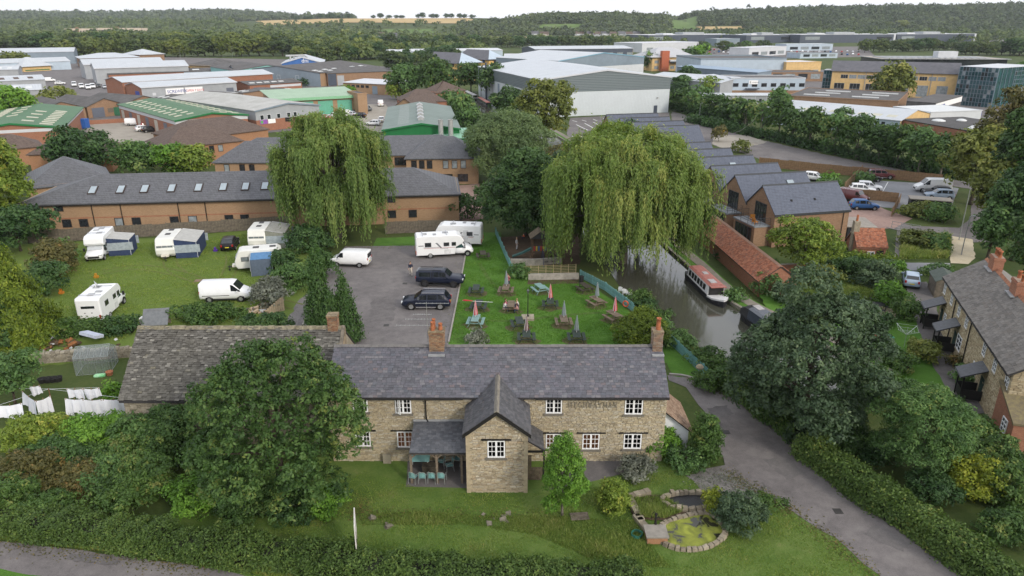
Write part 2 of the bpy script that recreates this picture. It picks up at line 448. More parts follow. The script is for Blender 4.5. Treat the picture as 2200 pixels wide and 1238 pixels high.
def person(label,loc,rz,pose,top,legs,hair,h=1.0,long=False,z=0,group=None):
 src,J,names=PEOPLE[pose];me=src.copy();me.materials.clear()
 for m_ in(top,legs,SKINM,M('shoe_dark',(.03,.028,.026))):me.materials.append(m_)
 for f in me.polygons:
  c=f.center;n=min(names,key=lambda q:(J[q][0]-c).length);s_=0
  if n.startswith(('hip','knee','pelvis','ank')):s_=1
  if n.startswith('toe')or(n.startswith('ank')and c.z<.1):s_=3
  if n.startswith(('head','crown','nose','neck','wri','palm','fin','thumb')):s_=2
  f.material_index=s_;f.use_smooth=True
 t=ob('person',me,None,None,(loc[0],loc[1],z),rz);t.scale=(h,)*3;tag(t,label,'person',group)
 hd=J['crown'][0];b=MB();b.ball((hd.x-.025,0,hd.z-.01),(.105,.10,.085),10,7)
 if long:b.ball((hd.x-.07,0,hd.z-.13),(.06,.10,.16),8,6)
 for v in range(len(b.v)):
  x,y,zz=b.v[v]
  if x>hd.x+.055 and zz<hd.z+.02:b.v[v]=(hd.x+.05,y,zz)
 b.build('hair',hair,t,True);return t
# ================================================================ terrain and ground sheets
PLAIN=ground_mat('meadow',[(.15,(.030,.045,.014)),(.45,(.050,.075,.020)),(.7,(.078,.095,.030)),(.95,(.12,.11,.045))],(.02,.25,3))
LAWN=ground_mat('lawn_grass',[(.1,(.038,.088,.013)),(.45,(.062,.145,.020)),(.7,(.088,.180,.030)),(.95,(.15,.195,.052))],(.12,.9,9),speck=(.10,.13,.04))
CAMPG=ground_mat('camp_grass',[(.1,(.085,.098,.023)),(.42,(.100,.148,.030)),(.7,(.125,.170,.040)),(.95,(.22,.19,.078))],(.10,.5,7),speck=(.11,.11,.04))
FRONTG=ground_mat('front_grass',[(.1,(.046,.078,.016)),(.42,(.078,.135,.027)),(.68,(.12,.168,.044)),(.93,(.22,.20,.088))],(.22,1.1,10),speck=(.12,.13,.05))
ASPH=ground_mat('asphalt',[(.1,(.085,.079,.079)),(.5,(.145,.134,.133)),(.9,(.215,.20,.19))],(.25,1.3,14),.9,.3,speck=(.24,.23,.22))
ROADM=ground_mat('road_asphalt',[(.1,(.08,.074,.074)),(.5,(.15,.137,.135)),(.9,(.22,.205,.195))],(.3,1.4,16),.9,.3,speck=(.25,.24,.23))
GRAVM=ground_mat('gravel_chips',[(.1,(.09,.083,.08)),(.5,(.16,.15,.145)),(.9,(.25,.24,.225))],(.4,3,22),.95,.6,speck=(.42,.41,.38))
CONCM=ground_mat('yard_concrete',[(.1,(.19,.17,.145)),(.5,(.30,.275,.235)),(.9,(.40,.37,.32))],(.05,.4,5),.9,.2)
PINKM=ground_mat('pink_block_paving',[(.1,(.20,.135,.115)),(.5,(.29,.20,.17)),(.9,(.36,.26,.22))],(.2,1.5,12),.9,.2)
BLUEM=ground_mat('grey_block_paving',[(.1,(.15,.155,.165)),(.5,(.21,.215,.225)),(.9,(.26,.265,.275))],(.2,1.5,12),.9,.2)
SOILM=ground_mat('bare_soil',[(.1,(.04,.028,.018)),(.5,(.085,.06,.04)),(.9,(.14,.105,.07))],(.3,2,12),.95,.6)
STRAW=ground_mat('stubble',[(.1,(.30,.22,.10)),(.5,(.42,.31,.15)),(.9,(.50,.39,.21))],(.004,.05,.6),.95,0)
GREENF=ground_mat('pasture',[(.1,(.07,.12,.025)),(.5,(.10,.16,.04)),(.9,(.15,.19,.06))],(.01,.1,1),.95,0)
PAVEM=ground_mat('patio_block',[(.1,(.085,.078,.078)),(.5,(.12,.112,.11)),(.9,(.17,.155,.15))],(.4,2,9),.9,.3)
SANDG=ground_mat('pale_gravel',[(.1,(.33,.28,.19)),(.5,(.46,.40,.29)),(.9,(.55,.49,.37))],(.4,2,14),.95,.4)

def crest(pts,Yc,trees=0):
 xs=[p[0]for p in pts];zs=[V(p[0],p[1],Yc).z-trees for p in pts]
 return lambda px:float(np.interp(px,xs,zs))
HL=crest([(-900,20),(0,21),(95,22),(191,23),(286,23),(382,20),(477,18),(541,21),(605,25),(668,33),(720,38),(800,44),(3000,44)],3600,24)
HMd=crest([(440,50),(520,47),(590,44),(648,43),(695,41),(823,40.5),(1014,39.5),(1060,40),(1300,44),(3000,50)],2000)
HC=crest([(880,50),(960,43),(1017,38),(1077,33),(1141,26),(1205,25),(1300,23),(1380,24),(1443,28),(1480,34),(1600,38),(3000,45)],1850,15)
HR=crest([(1380,45),(1455,33),(1500,19),(1600,15),(1682,12),(1792,9.6),(1875,7.7),(1984,6),(2094,5.5),(2200,3),(3200,3)],2100,16)
def sstep(a,b,x):
 t=min(1,max(0,(x-a)/(b-a)));return t*t*(3-2*t)
def terr(x,y):
 if y<1100:return 0.0
 px=1100+1643.6*x/y;z=0.0
 for h,y0,yc in((HL,2300,3600),(HMd,1500,2000),(HC,1480,1850),(HR,1350,2100)):
  c=h(px)
  if c>0:z=max(z,c*sstep(y0,yc,y)*(1-.6*sstep(yc,yc+2500,y)))
 return z+(1.5*math.sin(x*.013)*math.sin(y*.011)if z>6 else 0)
def build_ground():
 azs=[R(a)for a in np.concatenate([np.arange(-46,46.01,.5),np.arange(50,314,8)])]
 rs=[0,12,25,40,60,90,140,220,350,550,800,1100]+list(np.arange(1250,4300,110))+[4600,5200,6200,8000,12000]
 vs=[];fs=[]
 n=len(azs)
 for r in rs:
  for a in azs:
   x,y=r*math.sin(a),r*math.cos(a);vs.append((x,y,terr(x,y)))
 for i in range(len(rs)-1):
  for k in range(n):
   a=i*n+k;b=i*n+(k+1)%n;fs.append((a,a+n,b+n,b))
 me=bpy.data.meshes.new('ground');me.from_pydata(vs,[],fs);me.update()
 me.polygons.foreach_set('use_smooth',[True]*len(fs))
 struct(ob('ground',me,PLAIN))
build_ground()

def rough_edge(pts,step=.8,amp=.1,seed=1):
 r=random.Random(seed);out=[]
 for i,a in enumerate(pts):
  b=pts[(i+1)%len(pts)];d=b-a;n=max(1,int(d.length/step));nn=Vector((-d.y,d.x,0)).normalized()
  for k in range(n):
   out.append(a+d*k/n+nn*(r.uniform(-amp,amp)if amp else 0))
 return out
_zl=[0]
def sheet(name,px,z,mat,amp=.12,step=.8,world=False,label=None):
 pts=[Vector((p[0],p[1],0))for p in px]if world else[G(p[0],p[1])for p in px]
 _zl[0]+=1;z+=(_zl[0]%7)*.0009
 pts=rough_edge(pts,step,amp,len(name)*7+len(px))
 me=bpy.data.meshes.new(name);me.from_pydata([(p.x,p.y,z)for p in pts],[],[tuple(range(len(pts)))]);me.update()
 if me.polygons[0].normal.z<0:me.flip_normals()
 return struct(ob(name,me,mat),label)

sheet('camping_field',[(40,525),(330,512),(625,488),(700,520),(690,600),(640,700),(600,760),(260,770),(60,790),(-60,800),(-60,540)],.02,CAMPG,.3)
sheet('garden_lawn',[(1002,540),(1010,500),(1075,500),(1100,585),(1250,600),(1345,665),(1420,725),(1530,822),(1445,812),(1432,780),(900,800),(962,740),(985,620)],.024,LAWN,.1)
sheet('verge_lawn',[(810,512),(1010,505),(1004,528),(800,532)],.028,LAWN,.1)
sheet('car_park',[(640,690),(716,560),(742,530),(1003,527),(1000,548),(986,620),(963,738),(950,800),(640,800)],.032,ASPH,.06)
sheet('front_lawn',[(560,1000),(900,960),(1440,960),(1520,1030),(1560,1060),(1640,1075),(1705,1095),(1800,1160),(1895,1238),(1960,1300),(500,1300),(340,1130)],.02,FRONTG,.2)
sheet('drive',[(1434,808),(1480,812),(1545,838),(1605,872),(1695,928),(1785,990),(1905,1082),(2115,1238),(2260,1350),(2050,1390),(1890,1238),(1795,1160),(1700,1096),(1620,1060),(1560,1012),(1552,985),(1512,885),(1475,832),(1436,818)],.036,ROADM,.12)
sheet('gravel_patch',[(1470,1020),(1560,1000),(1640,1062),(1705,1098),(1600,1075),(1510,1052)],.040,GRAVM,.25)
sheet('public_road',[(-300,1120),(0,1163),(120,1176),(250,1194),(450,1222),(640,1262),(640,1400),(300,1290),(150,1250),(0,1226),(-300,1190)],.03,ROADM,.06)
sheet('roadside_verge',[(-300,1188),(0,1224),(150,1248),(300,1288),(640,1402),(600,1600),(-300,1500)],.034,LAWN,.12)
sheet('front_patio',[(1180,985),(1345,985),(1370,1010),(1250,1042),(1180,1052)],.03,PAVEM,.05)
sheet('porch_floor',[(880,960),(1005,955),(1005,1050),(872,1047)],.03,PAVEM,.05)
sheet('side_lane',[(640,650),(700,600),(720,560),(640,700),(600,720)],.026,GRAVM,.2)
# canal: water, towpath raised above it, stone coping
WATER,_t,_b=_nodes('canal_water');_co=nd(_t,'NewGeometry').outputs['Position']
_b.inputs['Base Color'].default_value=(.058,.058,.044,1);_b.inputs['Roughness'].default_value=.09;_b.inputs['Specular IOR Level'].default_value=.6
bumpn(_t,_b,noise(_t,_co,1.2,3),.06,.05)
def strip(centre,width,z,mat,name,off=0.0,thick=0.0):
 pts=[Vector((p[0],p[1],0))for p in centre];L=[];Rr=[]
 for i,p in enumerate(pts):
  d=(pts[min(i+1,len(pts)-1)]-pts[max(i-1,0)]).normalized();n=Vector((d.y,-d.x,0))
  L.append(p+n*(off-width/2));Rr.append(p+n*(off+width/2))
 b=MB();secs=[]
 for l,r in zip(L,Rr):
  secs.append([(l.x,l.y,z-thick),(r.x,r.y,z-thick),(r.x,r.y,z),(l.x,l.y,z)]if thick else[(l.x,l.y,z),(r.x,r.y,z)])
 b.loft(secs,closed=bool(thick),cap=bool(thick))
 me=b.mesh(name)
 if not thick and me.polygons[0].normal.z<0:me.flip_normals()
 return struct(ob(name,me,mat))
def smooth_line(pts,n=6):
 out=[];P=[Vector(p)for p in pts];P=[P[0]*2-P[1]]+P+[P[-1]*2-P[-2]]
 for i in range(1,len(P)-2):
  for k in range(n):
   t=k/n;a,b,c,d=P[i-1:i+3]
   out.append(.5*((2*b)+(c-a)*t+(2*a-5*b+4*c-d)*t*t+(3*b-a-3*c+d)*t**3))
 out.append(P[-2]);return out
TOW=smooth_line([(32.5,54),(30,57.2),(26.3,63.5),(23.6,69),(22.2,75),(21.5,82),(20,95),(18,130),(13,180),(0,240),(-8,290)])
strip(TOW,9.5,.03,WATER,'canal_water',off=-5.2)
strip(TOW,2.4,.30,LAWN,'towpath_verge',off=1.2,thick=.3)
strip(TOW,.35,.36,M('coping_stone',(.22,.20,.16),bump=.4),'canal_coping',off=-.1,thick=.36)
strip([p for p in TOW],1.3,.33,ground_mat('towpath_gravel',[(.1,(.13,.115,.09)),(.5,(.19,.17,.14)),(.9,(.26,.235,.2))],(.3,2,14)),'towpath',off=1.55,thick=.28)
sheet('canal_bank',[(1545,560),(1600,600),(1650,670),(1700,720),(1720,690),(1640,600),(1570,545)],.32,LAWN,.2)
# right hand side: yard, roads, parking, gardens
sheet('yard',[(1442,246),(1445,240),(1480,250),(1501,255),(1589,290),(1683,312),(1778,334),(1900,358),(2010,380),(2090,395),(2090,408),(1900,372),(1700,345),(1640,345),(1600,330),(1530,312),(1500,300),(1445,264)],.044,ASPH,.3)
sheet('concrete_yard',[(1535,292),(1600,290),(1650,306),(1600,318),(1560,322),(1530,310)],.056,CONCM,.3)
sheet('warehouse_car_park',[(1225,254),(1438,242),(1440,262),(1300,320),(1225,322),(1215,300)],.052,ASPH,.1)
sheet('residents_parking',[(1875,388),(2000,395),(2060,405),(2040,455),(1895,446),(1850,430)],.03,BLUEM,.02)
sheet('brick_paved_court',[(1815,440),(1880,440),(1905,452),(1960,470),(1920,492),(1830,492),(1800,470)],.034,PINKM,.03)
sheet('access_road',[(1912,472),(1960,486),(2010,488),(2060,490),(2085,470),(2090,400),(2130,395),(2130,520),(2070,522),(2000,508),(1905,488)],.03,ASPH,.05)
sheet('footpath',[(1928,488),(1950,492),(1938,555),(1920,558)],.036,GRAVM,.05)
sheet('pale_gravel_bay',[(2045,508),(2090,515),(2095,555),(2080,568),(2042,566)],.036,SANDG,.1)
sheet('cottage_lane',[(1945,565),(2040,566),(2045,585),(1950,582)],.036,BLUEM,.05)
sheet('cottage_path',[(1948,612),(1990,606),(2008,640),(2020,700),(2044,760),(2090,830),(2125,890),(2070,890),(2006,790),(1978,720),(1952,650)],.036,PAVEM,.08)
sheet('cottage_garden',[(1780,640),(1860,650),(1960,655),(2030,760),(2080,840),(2040,900),(1900,800),(1800,720)],.026,LAWN,.2)
sheet('garden_patio',[(1835,665),(1880,655),(1925,668),(1925,690),(1880,690),(1840,680)],.036,SANDG,.1)
sheet('grass_triangle',[(1942,500),(2042,508),(2038,560),(1930,560)],.03,PLAIN,.1)
# the estate yards on the left
sheet('estate_ground',[(-200,135),(300,122),(620,128),(850,145),(880,250),(700,275),(420,300),(180,300),(-200,300)],.012,ASPH,1)
sheet('estate_yard',[(180,262),(300,262),(360,285),(400,300),(330,330),(230,300),(190,290)],.03,CONCM,.3)
sheet('estate_road',[(120,185),(260,190),(330,170),(600,165),(720,190),(800,235),(880,250),(870,285),(700,262),(560,270),(300,262),(180,240)],.025,ASPH,.4)
sheet('court_parking',[(560,225),(830,225),(850,270),(820,285),(690,268)],.035,CONCM,.3)
sheet('office_forecourt',[(975,400),(1030,395),(1040,470),(985,480)],.03,PINKM,.2)
sheet('dealer_forecourt',[(1440,104),(1860,100),(1880,122),(1500,130)],.03,ASPH,1)
sheet('business_park_parking',[(2085,86),(2260,78),(2260,100),(2090,98)],.03,ASPH,1)
sheet('business_park_ground',[(1480,150),(2200,150),(2200,260),(1500,215)],.022,ASPH,1)
def patch(name,pa,pb,y0,y1,mat,nz=12,lift=.8):
 n=24;vs=[];fs=[]
 for j in range(nz+1):
  y=y0+(y1-y0)*j/nz
  for i in range(n+1):
   px=pa+(pb-pa)*i/n+6*math.sin(j*.9+pa);x=(px-1100)/1643.6*y;vs.append((x,y,terr(x,y)+lift))
 for j in range(nz):
  for i in range(n):a=j*(n+1)+i;fs.append((a,a+1,a+n+2,a+n+1))
 me=bpy.data.meshes.new(name);me.from_pydata(vs,[],fs);me.update();struct(ob(name,me,mat))
patch('stubble_field',555,1012,1810,1990,STRAW)
patch('stubble_field',880,1420,1120,1400,STRAW,lift=.3)
patch('pasture_field',820,930,1560,1680,GREENF,lift=1.2)
patch('pasture_field',1160,1250,1585,1690,GREENF,lift=1.2)
patch('pasture_field',1440,1500,1500,1980,GREENF,lift=1.2)
patch('stubble_field',1502,1600,1480,1640,STRAW,lift=1.2)
patch('pasture_field',60,320,2500,2800,GREENF,lift=2)
# painted bay lines in the warehouse car park and residents' parking
WHITEP=M('road_paint',(.72,.72,.70),var=.1)
bays=MB()
for(x0,y0,x1,y1)in[(1238,268,1263,280),(1256,265,1280,278),(1275,263,1298,275),(1228,292,1236,297),(1246,291,1254,297),(1263,290,1272,296),(1281,289,1290,295),(1230,259,1240,262),(1250,258,1260,261),(1274,256,1283,260),(1296,255,1303,258)]:
 a,b=G(x0,y0,.09),G(x1,y1,.09);d=(b-a).normalized();n=Vector((d.y,-d.x,0))*.14
 bays.poly([a-n,b-n,b+n,a+n])
struct(bays.build('bay_markings',WHITEP))
b=MB()
for(x0,y0,x1,y1)in[(1895,414,1908,391),(1952,395,2030,400)]:
 a,q=G(x0,y0,.05),G(x1,y1,.05);d=(q-a).normalized();n=Vector((d.y,-d.x,0))*.06
 b.poly([a-n,q-n,q+n,a+n])
struct(b.build('parking_line',WHITEP))
def kerb(name,px,wd,ht,mat,z0=.02,world=False):
 pts=[Vector((p[0],p[1],0))for p in px]if world else[G(*p)for p in px]
 return strip(smooth_line([(p.x,p.y)for p in pts],3),wd,z0+ht,mat,name,thick=ht)
KERB=M('kerb_concrete',(.30,.28,.25),bump=.3)
kerb('kerb',[(1003,530),(998,560),(987,620),(964,736)],.16,.12,KERB)
kerb('kerb',[(1438,806),(1478,811),(1545,836)],.2,.14,KERB)
kerb('kerb',[(1905,490),(1960,502),(2000,510),(2048,516)],.25,.1,KERB)
kerb('kerb',[(700,615),(672,660),(650,700)],.16,.12,KERB)

# wear: repairs in the tarmac, wheel tracks on the field, trodden paths
DARKT=ground_mat('tarmac_repair',[(.1,(.076,.071,.071)),(.5,(.128,.119,.118)),(.9,(.19,.177,.17))],(.4,2,16),.9,.3)
for px in([(800,640),(852,638),(846,690),(790,692)],[(900,580),(935,580),(934,592),(897,592)],[(1640,990),(1690,985),(1735,1020),(1690,1032)],[(1520,880),(1560,872),(1580,892),(1535,905)],[(1880,1130),(1960,1170),(1940,1190),(1855,1150)],[(150,1192),(260,1206),(250,1218),(140,1203)]):sheet('tarmac_repair',px,.05,DARKT,.16,.35)
TRACK=ground_mat('wheel_track',[(.1,(.085,.095,.028)),(.5,(.115,.135,.040)),(.9,(.17,.155,.07))],(.3,2,10))
for pts in([(640,660),(560,640),(470,620),(390,590),(300,575),(220,585)],[(560,640),(480,660),(380,680),(280,690)],[(470,620),(490,590),(500,565),(498,545)],[(390,590),(370,575),(365,560)]):
 q=[G(*p)for p in pts]
 for o in(-.75,.75):strip(smooth_line([(p.x,p.y)for p in q],5),.26,.034+.001*len(pts)+.0007*(o>0),TRACK,'wheel_track',off=o)
for pts in([(985,700),(1040,690),(1110,690),(1190,680),(1290,672)],[(1105,735),(1112,690),(1090,645),(1050,600),(1030,565)]):
 strip(smooth_line([(G(*p).x,G(*p).y)for p in pts],5),.5,.0285,ground_mat('trodden_grass%d'%len(pts),[(.1,(.045,.085,.018)),(.5,(.075,.125,.03)),(.9,(.12,.145,.05))],(.4,2,10)),'trodden_path')
DRAIN=M('drain_iron',(.05,.048,.046),.6)
b=MB()
for(px,py)in((870,610),(1560,930),(1800,1100),(830,700)):
 g=G(px,py);bb=MB();bb.b2(g.x-.25,g.x+.25,g.y-.25,g.y+.25,.05,.062);struct(bb.build('drain_cover',DRAIN))
# ================================================================ the pub and its stone barn
STONE=piece_mat('buff_rubble_stone',[(0,(.31,.262,.18)),(.3,(.44,.375,.255)),(.55,(.51,.44,.305)),(.75,(.37,.335,.26)),(.9,(.54,.50,.41)),(1,(.37,.30,.21))],.9,.2,7,.35,(.25,.22,.175))
WSTONE=piece_mat('honey_rubble_stone',[(0,(.27,.22,.15)),(.3,(.44,.37,.255)),(.55,(.50,.43,.30)),(.75,(.36,.33,.27)),(.9,(.58,.52,.41)),(1,(.40,.30,.185))],.9,.2,7,.25,(.31,.26,.19))
MORTAR=M('lime_mortar',(.33,.285,.215),var=.25,scale=4,bump=.5)
SLATE=piece_mat('welsh_slate',[(0,(.066,.068,.082)),(.35,(.098,.098,.116)),(.6,(.116,.110,.132)),(.8,(.086,.094,.114)),(.93,(.158,.154,.168)),(1,(.135,.108,.115))],.55,.4,5,.35,(.100,.092,.084),.15,.22)
WSLATE=piece_mat('dark_wing_slate',[(0,(.060,.060,.066)),(.5,(.085,.085,.092)),(.9,(.115,.112,.118)),(1,(.09,.08,.08))],.55,.4,5,.3,(.06,.062,.05),.15,.4)
STSLATE=piece_mat('lichened_stone_slate',[(0,(.082,.078,.070)),(.4,(.116,.111,.100)),(.75,(.148,.142,.128)),(.93,(.17,.163,.146)),(.975,(.27,.26,.235)),(1,(.17,.158,.12))],.95,.15,5,.45,(.085,.078,.062),.5,.5)
BRICKP=piece_mat('weathered_brick',[(0,(.20,.095,.06)),(.35,(.30,.17,.10)),(.6,(.36,.25,.15)),(.8,(.24,.18,.13)),(1,(.13,.09,.07))],.9,.2,8,.3,(.16,.14,.10))
ROOFFELT=M('roof_underlay',(.045,.043,.045))
WHITEWOOD=M('white_painted_wood',(.78,.79,.80),.5,.06,5)
BLACKWOOD=M('black_timber',(.015,.014,.013),.7)
GREYWOOD=M('weathered_oak',(.20,.16,.12),.85,.3,6)
DKGLASS=M('window_glass_dark',(.025,.03,.035),.08,.2,2,spec=.8)
WARMGLASS=M('window_glass_warm',(.10,.05,.025),.12,.5,3,spec=.7,emit=((1,.42,.16),.09))
CLAY=M('terracotta_pot',(.42,.15,.07),.8,.25,4)
LEAD=M('lead_flashing',(.30,.31,.32),.6)
def vbox(b,x0,x1,y0,y1,z0,z1,mi=0):return b.b2(x0,x1,y0,y1,z0,z1,mi)

PF,PB,PX0,PX1,EZ,RZ=41.5,47.9,-12.1,10.15,5.05,7.2
RY=44.55
pub=thing('pub','long buff stone pub with slate roof, gabled front wing and timber porch','pub',(-1,44.5,0))
WY=38.05;WX0,WX1=-2.8,.93;WC=(WX0+WX1)/2;WE,WR=4.45,5.95
b=MB()
b.prism([(PF,0),(PB,0),(PB,EZ),(RY,RZ-.1),(PF,EZ)],PX0,PX1,'x')
b.build('wall',MORTAR,pub,world=True)
b=MB();b.prism([(WX0,0),(WX1,0),(WX1,WE),(WC,WR-.15),(WX0,WE)],WY,PF+1.2,'y')
wing=b.build('front_wing_wall',MORTAR,pub,world=True)
# window openings measured on the wall
uppers=[(756,791,855,886,0),(847,884,855,889,0),(1173,1207,855,889,0),(1344,1380,856,891,0)]
lowers=[(762,797,928,960,1),(852,888,928,962,1),(1173,1206,933,964,1),(1252,1287,933,966,1),(1341,1377,933,965,1)]
warm={1:.0}
def casement(par,x0,x1,z0,z1,y,warmth=0,sill=True,lintel=True,rows=3,ajar=False):
 fr=MB();t=.075;yf,yb=y-.055,y+.05
 fr.b2(x0,x1,yf,yb,z0,z0+t);fr.b2(x0,x1,yf,yb,z1-t,z1)
 fr.b2(x0,x0+t,yf,yb,z0+t,z1-t);fr.b2(x1-t,x1,yf,yb,z0+t,z1-t)
 xm=(x0+x1)/2;fr.b2(xm-.06,xm+.06,yf-.004,yb,z0+t,z1-t)
 for(a,e)in((x0+t,xm-.06),(xm+.06,x1-t)):
  q=(a+e)/2;fr.b2(q-.016,q+.016,yf+.01,yb-.02,z0+t,z1-t)
  for k in range(1,rows):
   zz=z0+t+(z1-z0-2*t)*k/rows;fr.b2(a,q-.016,yf+.012,yb-.02,zz-.014,zz+.014);fr.b2(q+.016,e,yf+.012,yb-.02,zz-.014,zz+.014)
 if ajar:
  mx=Matrix.Translation((x0+.05,yf,0))@Matrix.Rotation(R(-35),4,'Z')
  wd=xm-x0-.1
  fr.b2(0,wd,-.04,0,z0+.05,z0+.12,0,mx);fr.b2(0,wd,-.04,0,z1-.12,z1-.05,0,mx)
  for xx in(0,wd/2-.02,wd-.05):fr.b2(xx,xx+.05,-.04,0,z0+.12,z1-.12,0,mx)
 wn=fr.build('window',WHITEWOOD,par,world=True)
 for i,(a,e)in enumerate(((x0+t,xm-.06),(xm+.06,x1-t))):
  g=MB();g.poly([(a,y+.0,z0+t),(e,y,z0+t),(e,y,z1-t),(a,y,z1-t)])
  g.build('pane',WARMGLASS if(warmth and i<warmth)else DKGLASS,wn,world=True)
 if sill:MB().b2(x0-.12,x1+.12,y-.15,y+.02,z0-.13,z0-.005).build('sill',M('sill_stone',(.17,.155,.13),bump=.3),wn,world=True)
 if lintel:MB().b2(x0-.38,x1+.4,y-.11,y+.02,z1+.035,z1+.12).build('lintel',BLACKWOOD,wn,world=True)
 return wn
holes=[]
for i,(xa,xb,ya,yb,lo)in enumerate(uppers+lowers):
 a,e=V(xa,ya,PF-.08),V(xb,yb,PF-.08)
 x0,x1,z1,z0=a.x,e.x,a.z,e.z
 holes.append((x0-PX0-.02,x1-PX0+.02,z0,z1+.03))
 casement(pub,x0,x1,z0,z1,PF-.0,{5:2,7:2,6:1}.get(i,0),ajar=(i==1))
items=stone_items((PX0,PF+.01,.0),(1,0,0),(0,0,1),PX1-PX0,EZ-.05,(.055,.13),(.12,.38),(.03,.075),holes,
     lambda u,v:not(WX0+.1<u+PX0<WX1-.1 and v<WE+.3))
aw,ew=V(1047,948,WY-.08),V(1085,984,WY-.08)
wx0,wx1,wz1,wz0=aw.x,ew.x,aw.z,ew.z
casement(pub,wx0,wx1,wz0,wz1,WY,0)
witems=stone_items((WX0,WY+.01,0),(1,0,0),(0,0,1),WX1-WX0,WR-.2,(.05,.115),(.12,.42),(.03,.07),[(wx0-WX0-.02,wx1-WX0+.02,wz0,wz1+.03)],
                     lambda u,v:v<WE+(WR-WE)*(1-abs(u+WX0-WC)/((WX1-WX0)/2))-.12)
witems+=stone_items((WX0-.01,PF,0),(0,-1,0),(0,0,1),PF-WY,WE,(.07,.15),(.16,.5),(.02,.05))
witems+=stone_items((WX1+.01,WY,0),(0,1,0),(0,0,1),PF-WY,WE,(.07,.15),(.16,.5),(.02,.05))
lay(wing,'stone','stone',WSTONE,witems,300)
gend=stone_items((PX1-.01,PF,0),(0,1,0),(0,0,1),PB-PF,RZ,(.08,.17),(.16,.5),(.03,.06),(),
                   lambda u,v:v<EZ+(RZ-EZ)*(1-abs(u-(PB-PF)/2)/((PB-PF)/2))-.15)
lay(pub,'stone','stone',STONE,items+gend,0)
for x in(WX0,WX1):                                       # long-and-short dressed corners
 q=MB()
 for k in range(20):
  z=.02+k*.222;l=.32 if k%2 else .2
  q.b2(x-.05 if x==WX0 else x-l,x+l if x==WX0 else x+.05,WY-.085,WY+.02,z,z+.21)
 q.build('corner_quoins',M('dressed_limestone',(.42,.35,.24),.9,.2,3,bump=.3),pub,world=True)
# main roof
ov=.28;sl=Vector((0,RY-(PF-ov),RZ-(EZ-.03)));sll=sl.length
rb=MB();rb.prism([(PF-ov,EZ-.05),(RY,RZ),(PB+ov,EZ-.1),(PB+ov,EZ-.22),(RY,RZ-.14),(PF-ov,EZ-.17)],PX0-.05,PX1+.12,'x')
roof=rb.build('roof',ROOFFELT,pub,world=True)
RX0=PX0-.05
def clear_of_wing(u,v):
 x=RX0+u;y=PF-ov+sl.y*v/sll;z=EZ-.03+sl.z*v/sll
 return z>WE-.1+(WR+.02-WE)*(1-abs(x-WC)/2.12)or abs(x-WC)>2.1
lay(roof,'slate','slate',SLATE,slate_items((RX0,PF-ov,EZ-.03),(1,0,0),sl,PX1+.17-RX0-.05,sll,.31,.185,.017,clear_of_wing,.012,.12),300)
bk=MB();bk.prism([(RY+.02,RZ+.02),(PB+ov,EZ-.06),(PB+ov,EZ-.09),(RY+.02,RZ-.02)],PX0-.05,PX1+.12,'x');bk.build('rear_slope',SLATE,roof,world=True)
rd=MB();n=44
for i in range(n):
 x0=RX0+(PX1+.17-RX0)*i/n;x1=x0+(PX1+.17-RX0)/n-.012;dz=random.uniform(-.012,.012)
 rd.prism([(RY-.17,RZ-.04+dz),(RY,RZ+.09+dz),(RY+.17,RZ-.04+dz),(RY,RZ+.0+dz)],x0,x1,'x')
rd.build('ridge_tiles',M('ridge_tile_grey',(.155,.148,.145),bump=.4),roof,world=True)
# wing roof
for sgn in(-1,1):
 xe=WC+sgn*2.1;o_=Vector((xe,0,WE-.12));rz_=WR+.02
 e=MB();y0=WY-.25
 ymeet=lambda z:PF-ov+(z-(EZ-.05))*sl.y/sl.z
 yt,yl=ymeet(rz_)+.25,ymeet(EZ-.05)
 pts=[(xe,y0,WE-.12),(xe,PF+.2,WE-.12),(WC,yt,rz_),(WC,y0,rz_)]
 e.add(pts+[(p[0],p[1],p[2]-.1)for p in pts],[(0,1,2,3),(7,6,5,4),(0,4,5,1),(1,5,6,2),(2,6,7,3),(3,7,4,0)])
 wr=e.build('wing_roof',ROOFFELT,pub,world=True)
 d=Vector((WC-xe,0,rz_-(WE-.12)));L=d.length
 if sgn<0:O,U=(xe,yt+.2,WE-.10),(0,-1,0)
 else:O,U=(xe,y0,WE-.10),(0,1,0)
 ln=yt+.2-y0
 def ins(u,v,s=sgn):
  y=(yt+.2-u)if s<0 else y0+u;z=WE-.10+(rz_-WE)*v/L
  return y<PF-ov+.3+max(0,(z-(EZ-.05)))*sl.y/sl.z
 lay(wr,'slate','slate',WSLATE,slate_items(O,U,d,ln,L,.28,.18,.016,ins,.012,.12),0)
b=MB();b.prism([(WC-.16,WR-.06),(WC,WR+.10),(WC+.16,WR-.06),(WC,WR+.01)],WY-.27,PF+1.1,'y');b.build('wing_ridge',M('ridge_tile_buff',(.22,.20,.165),bump=.4),pub,world=True)
b=MB()
for sgn in(-1,1):
 xe=WC+sgn*2.1
 b.add([(xe,WY-.27,WE-.12),(WC,WY-.27,WR+.02),(WC,WY-.27,WR-.24),(xe,WY-.27,WE-.36),(xe,WY-.22,WE-.12),(WC,WY-.22,WR+.02),(WC,WY-.22,WR-.24),(xe,WY-.22,WE-.36)],
          [(0,1,2,3),(7,6,5,4),(0,4,5,1),(3,2,6,7),(0,3,7,4)])
b.build('bargeboard',BLACKWOOD,pub,world=True)
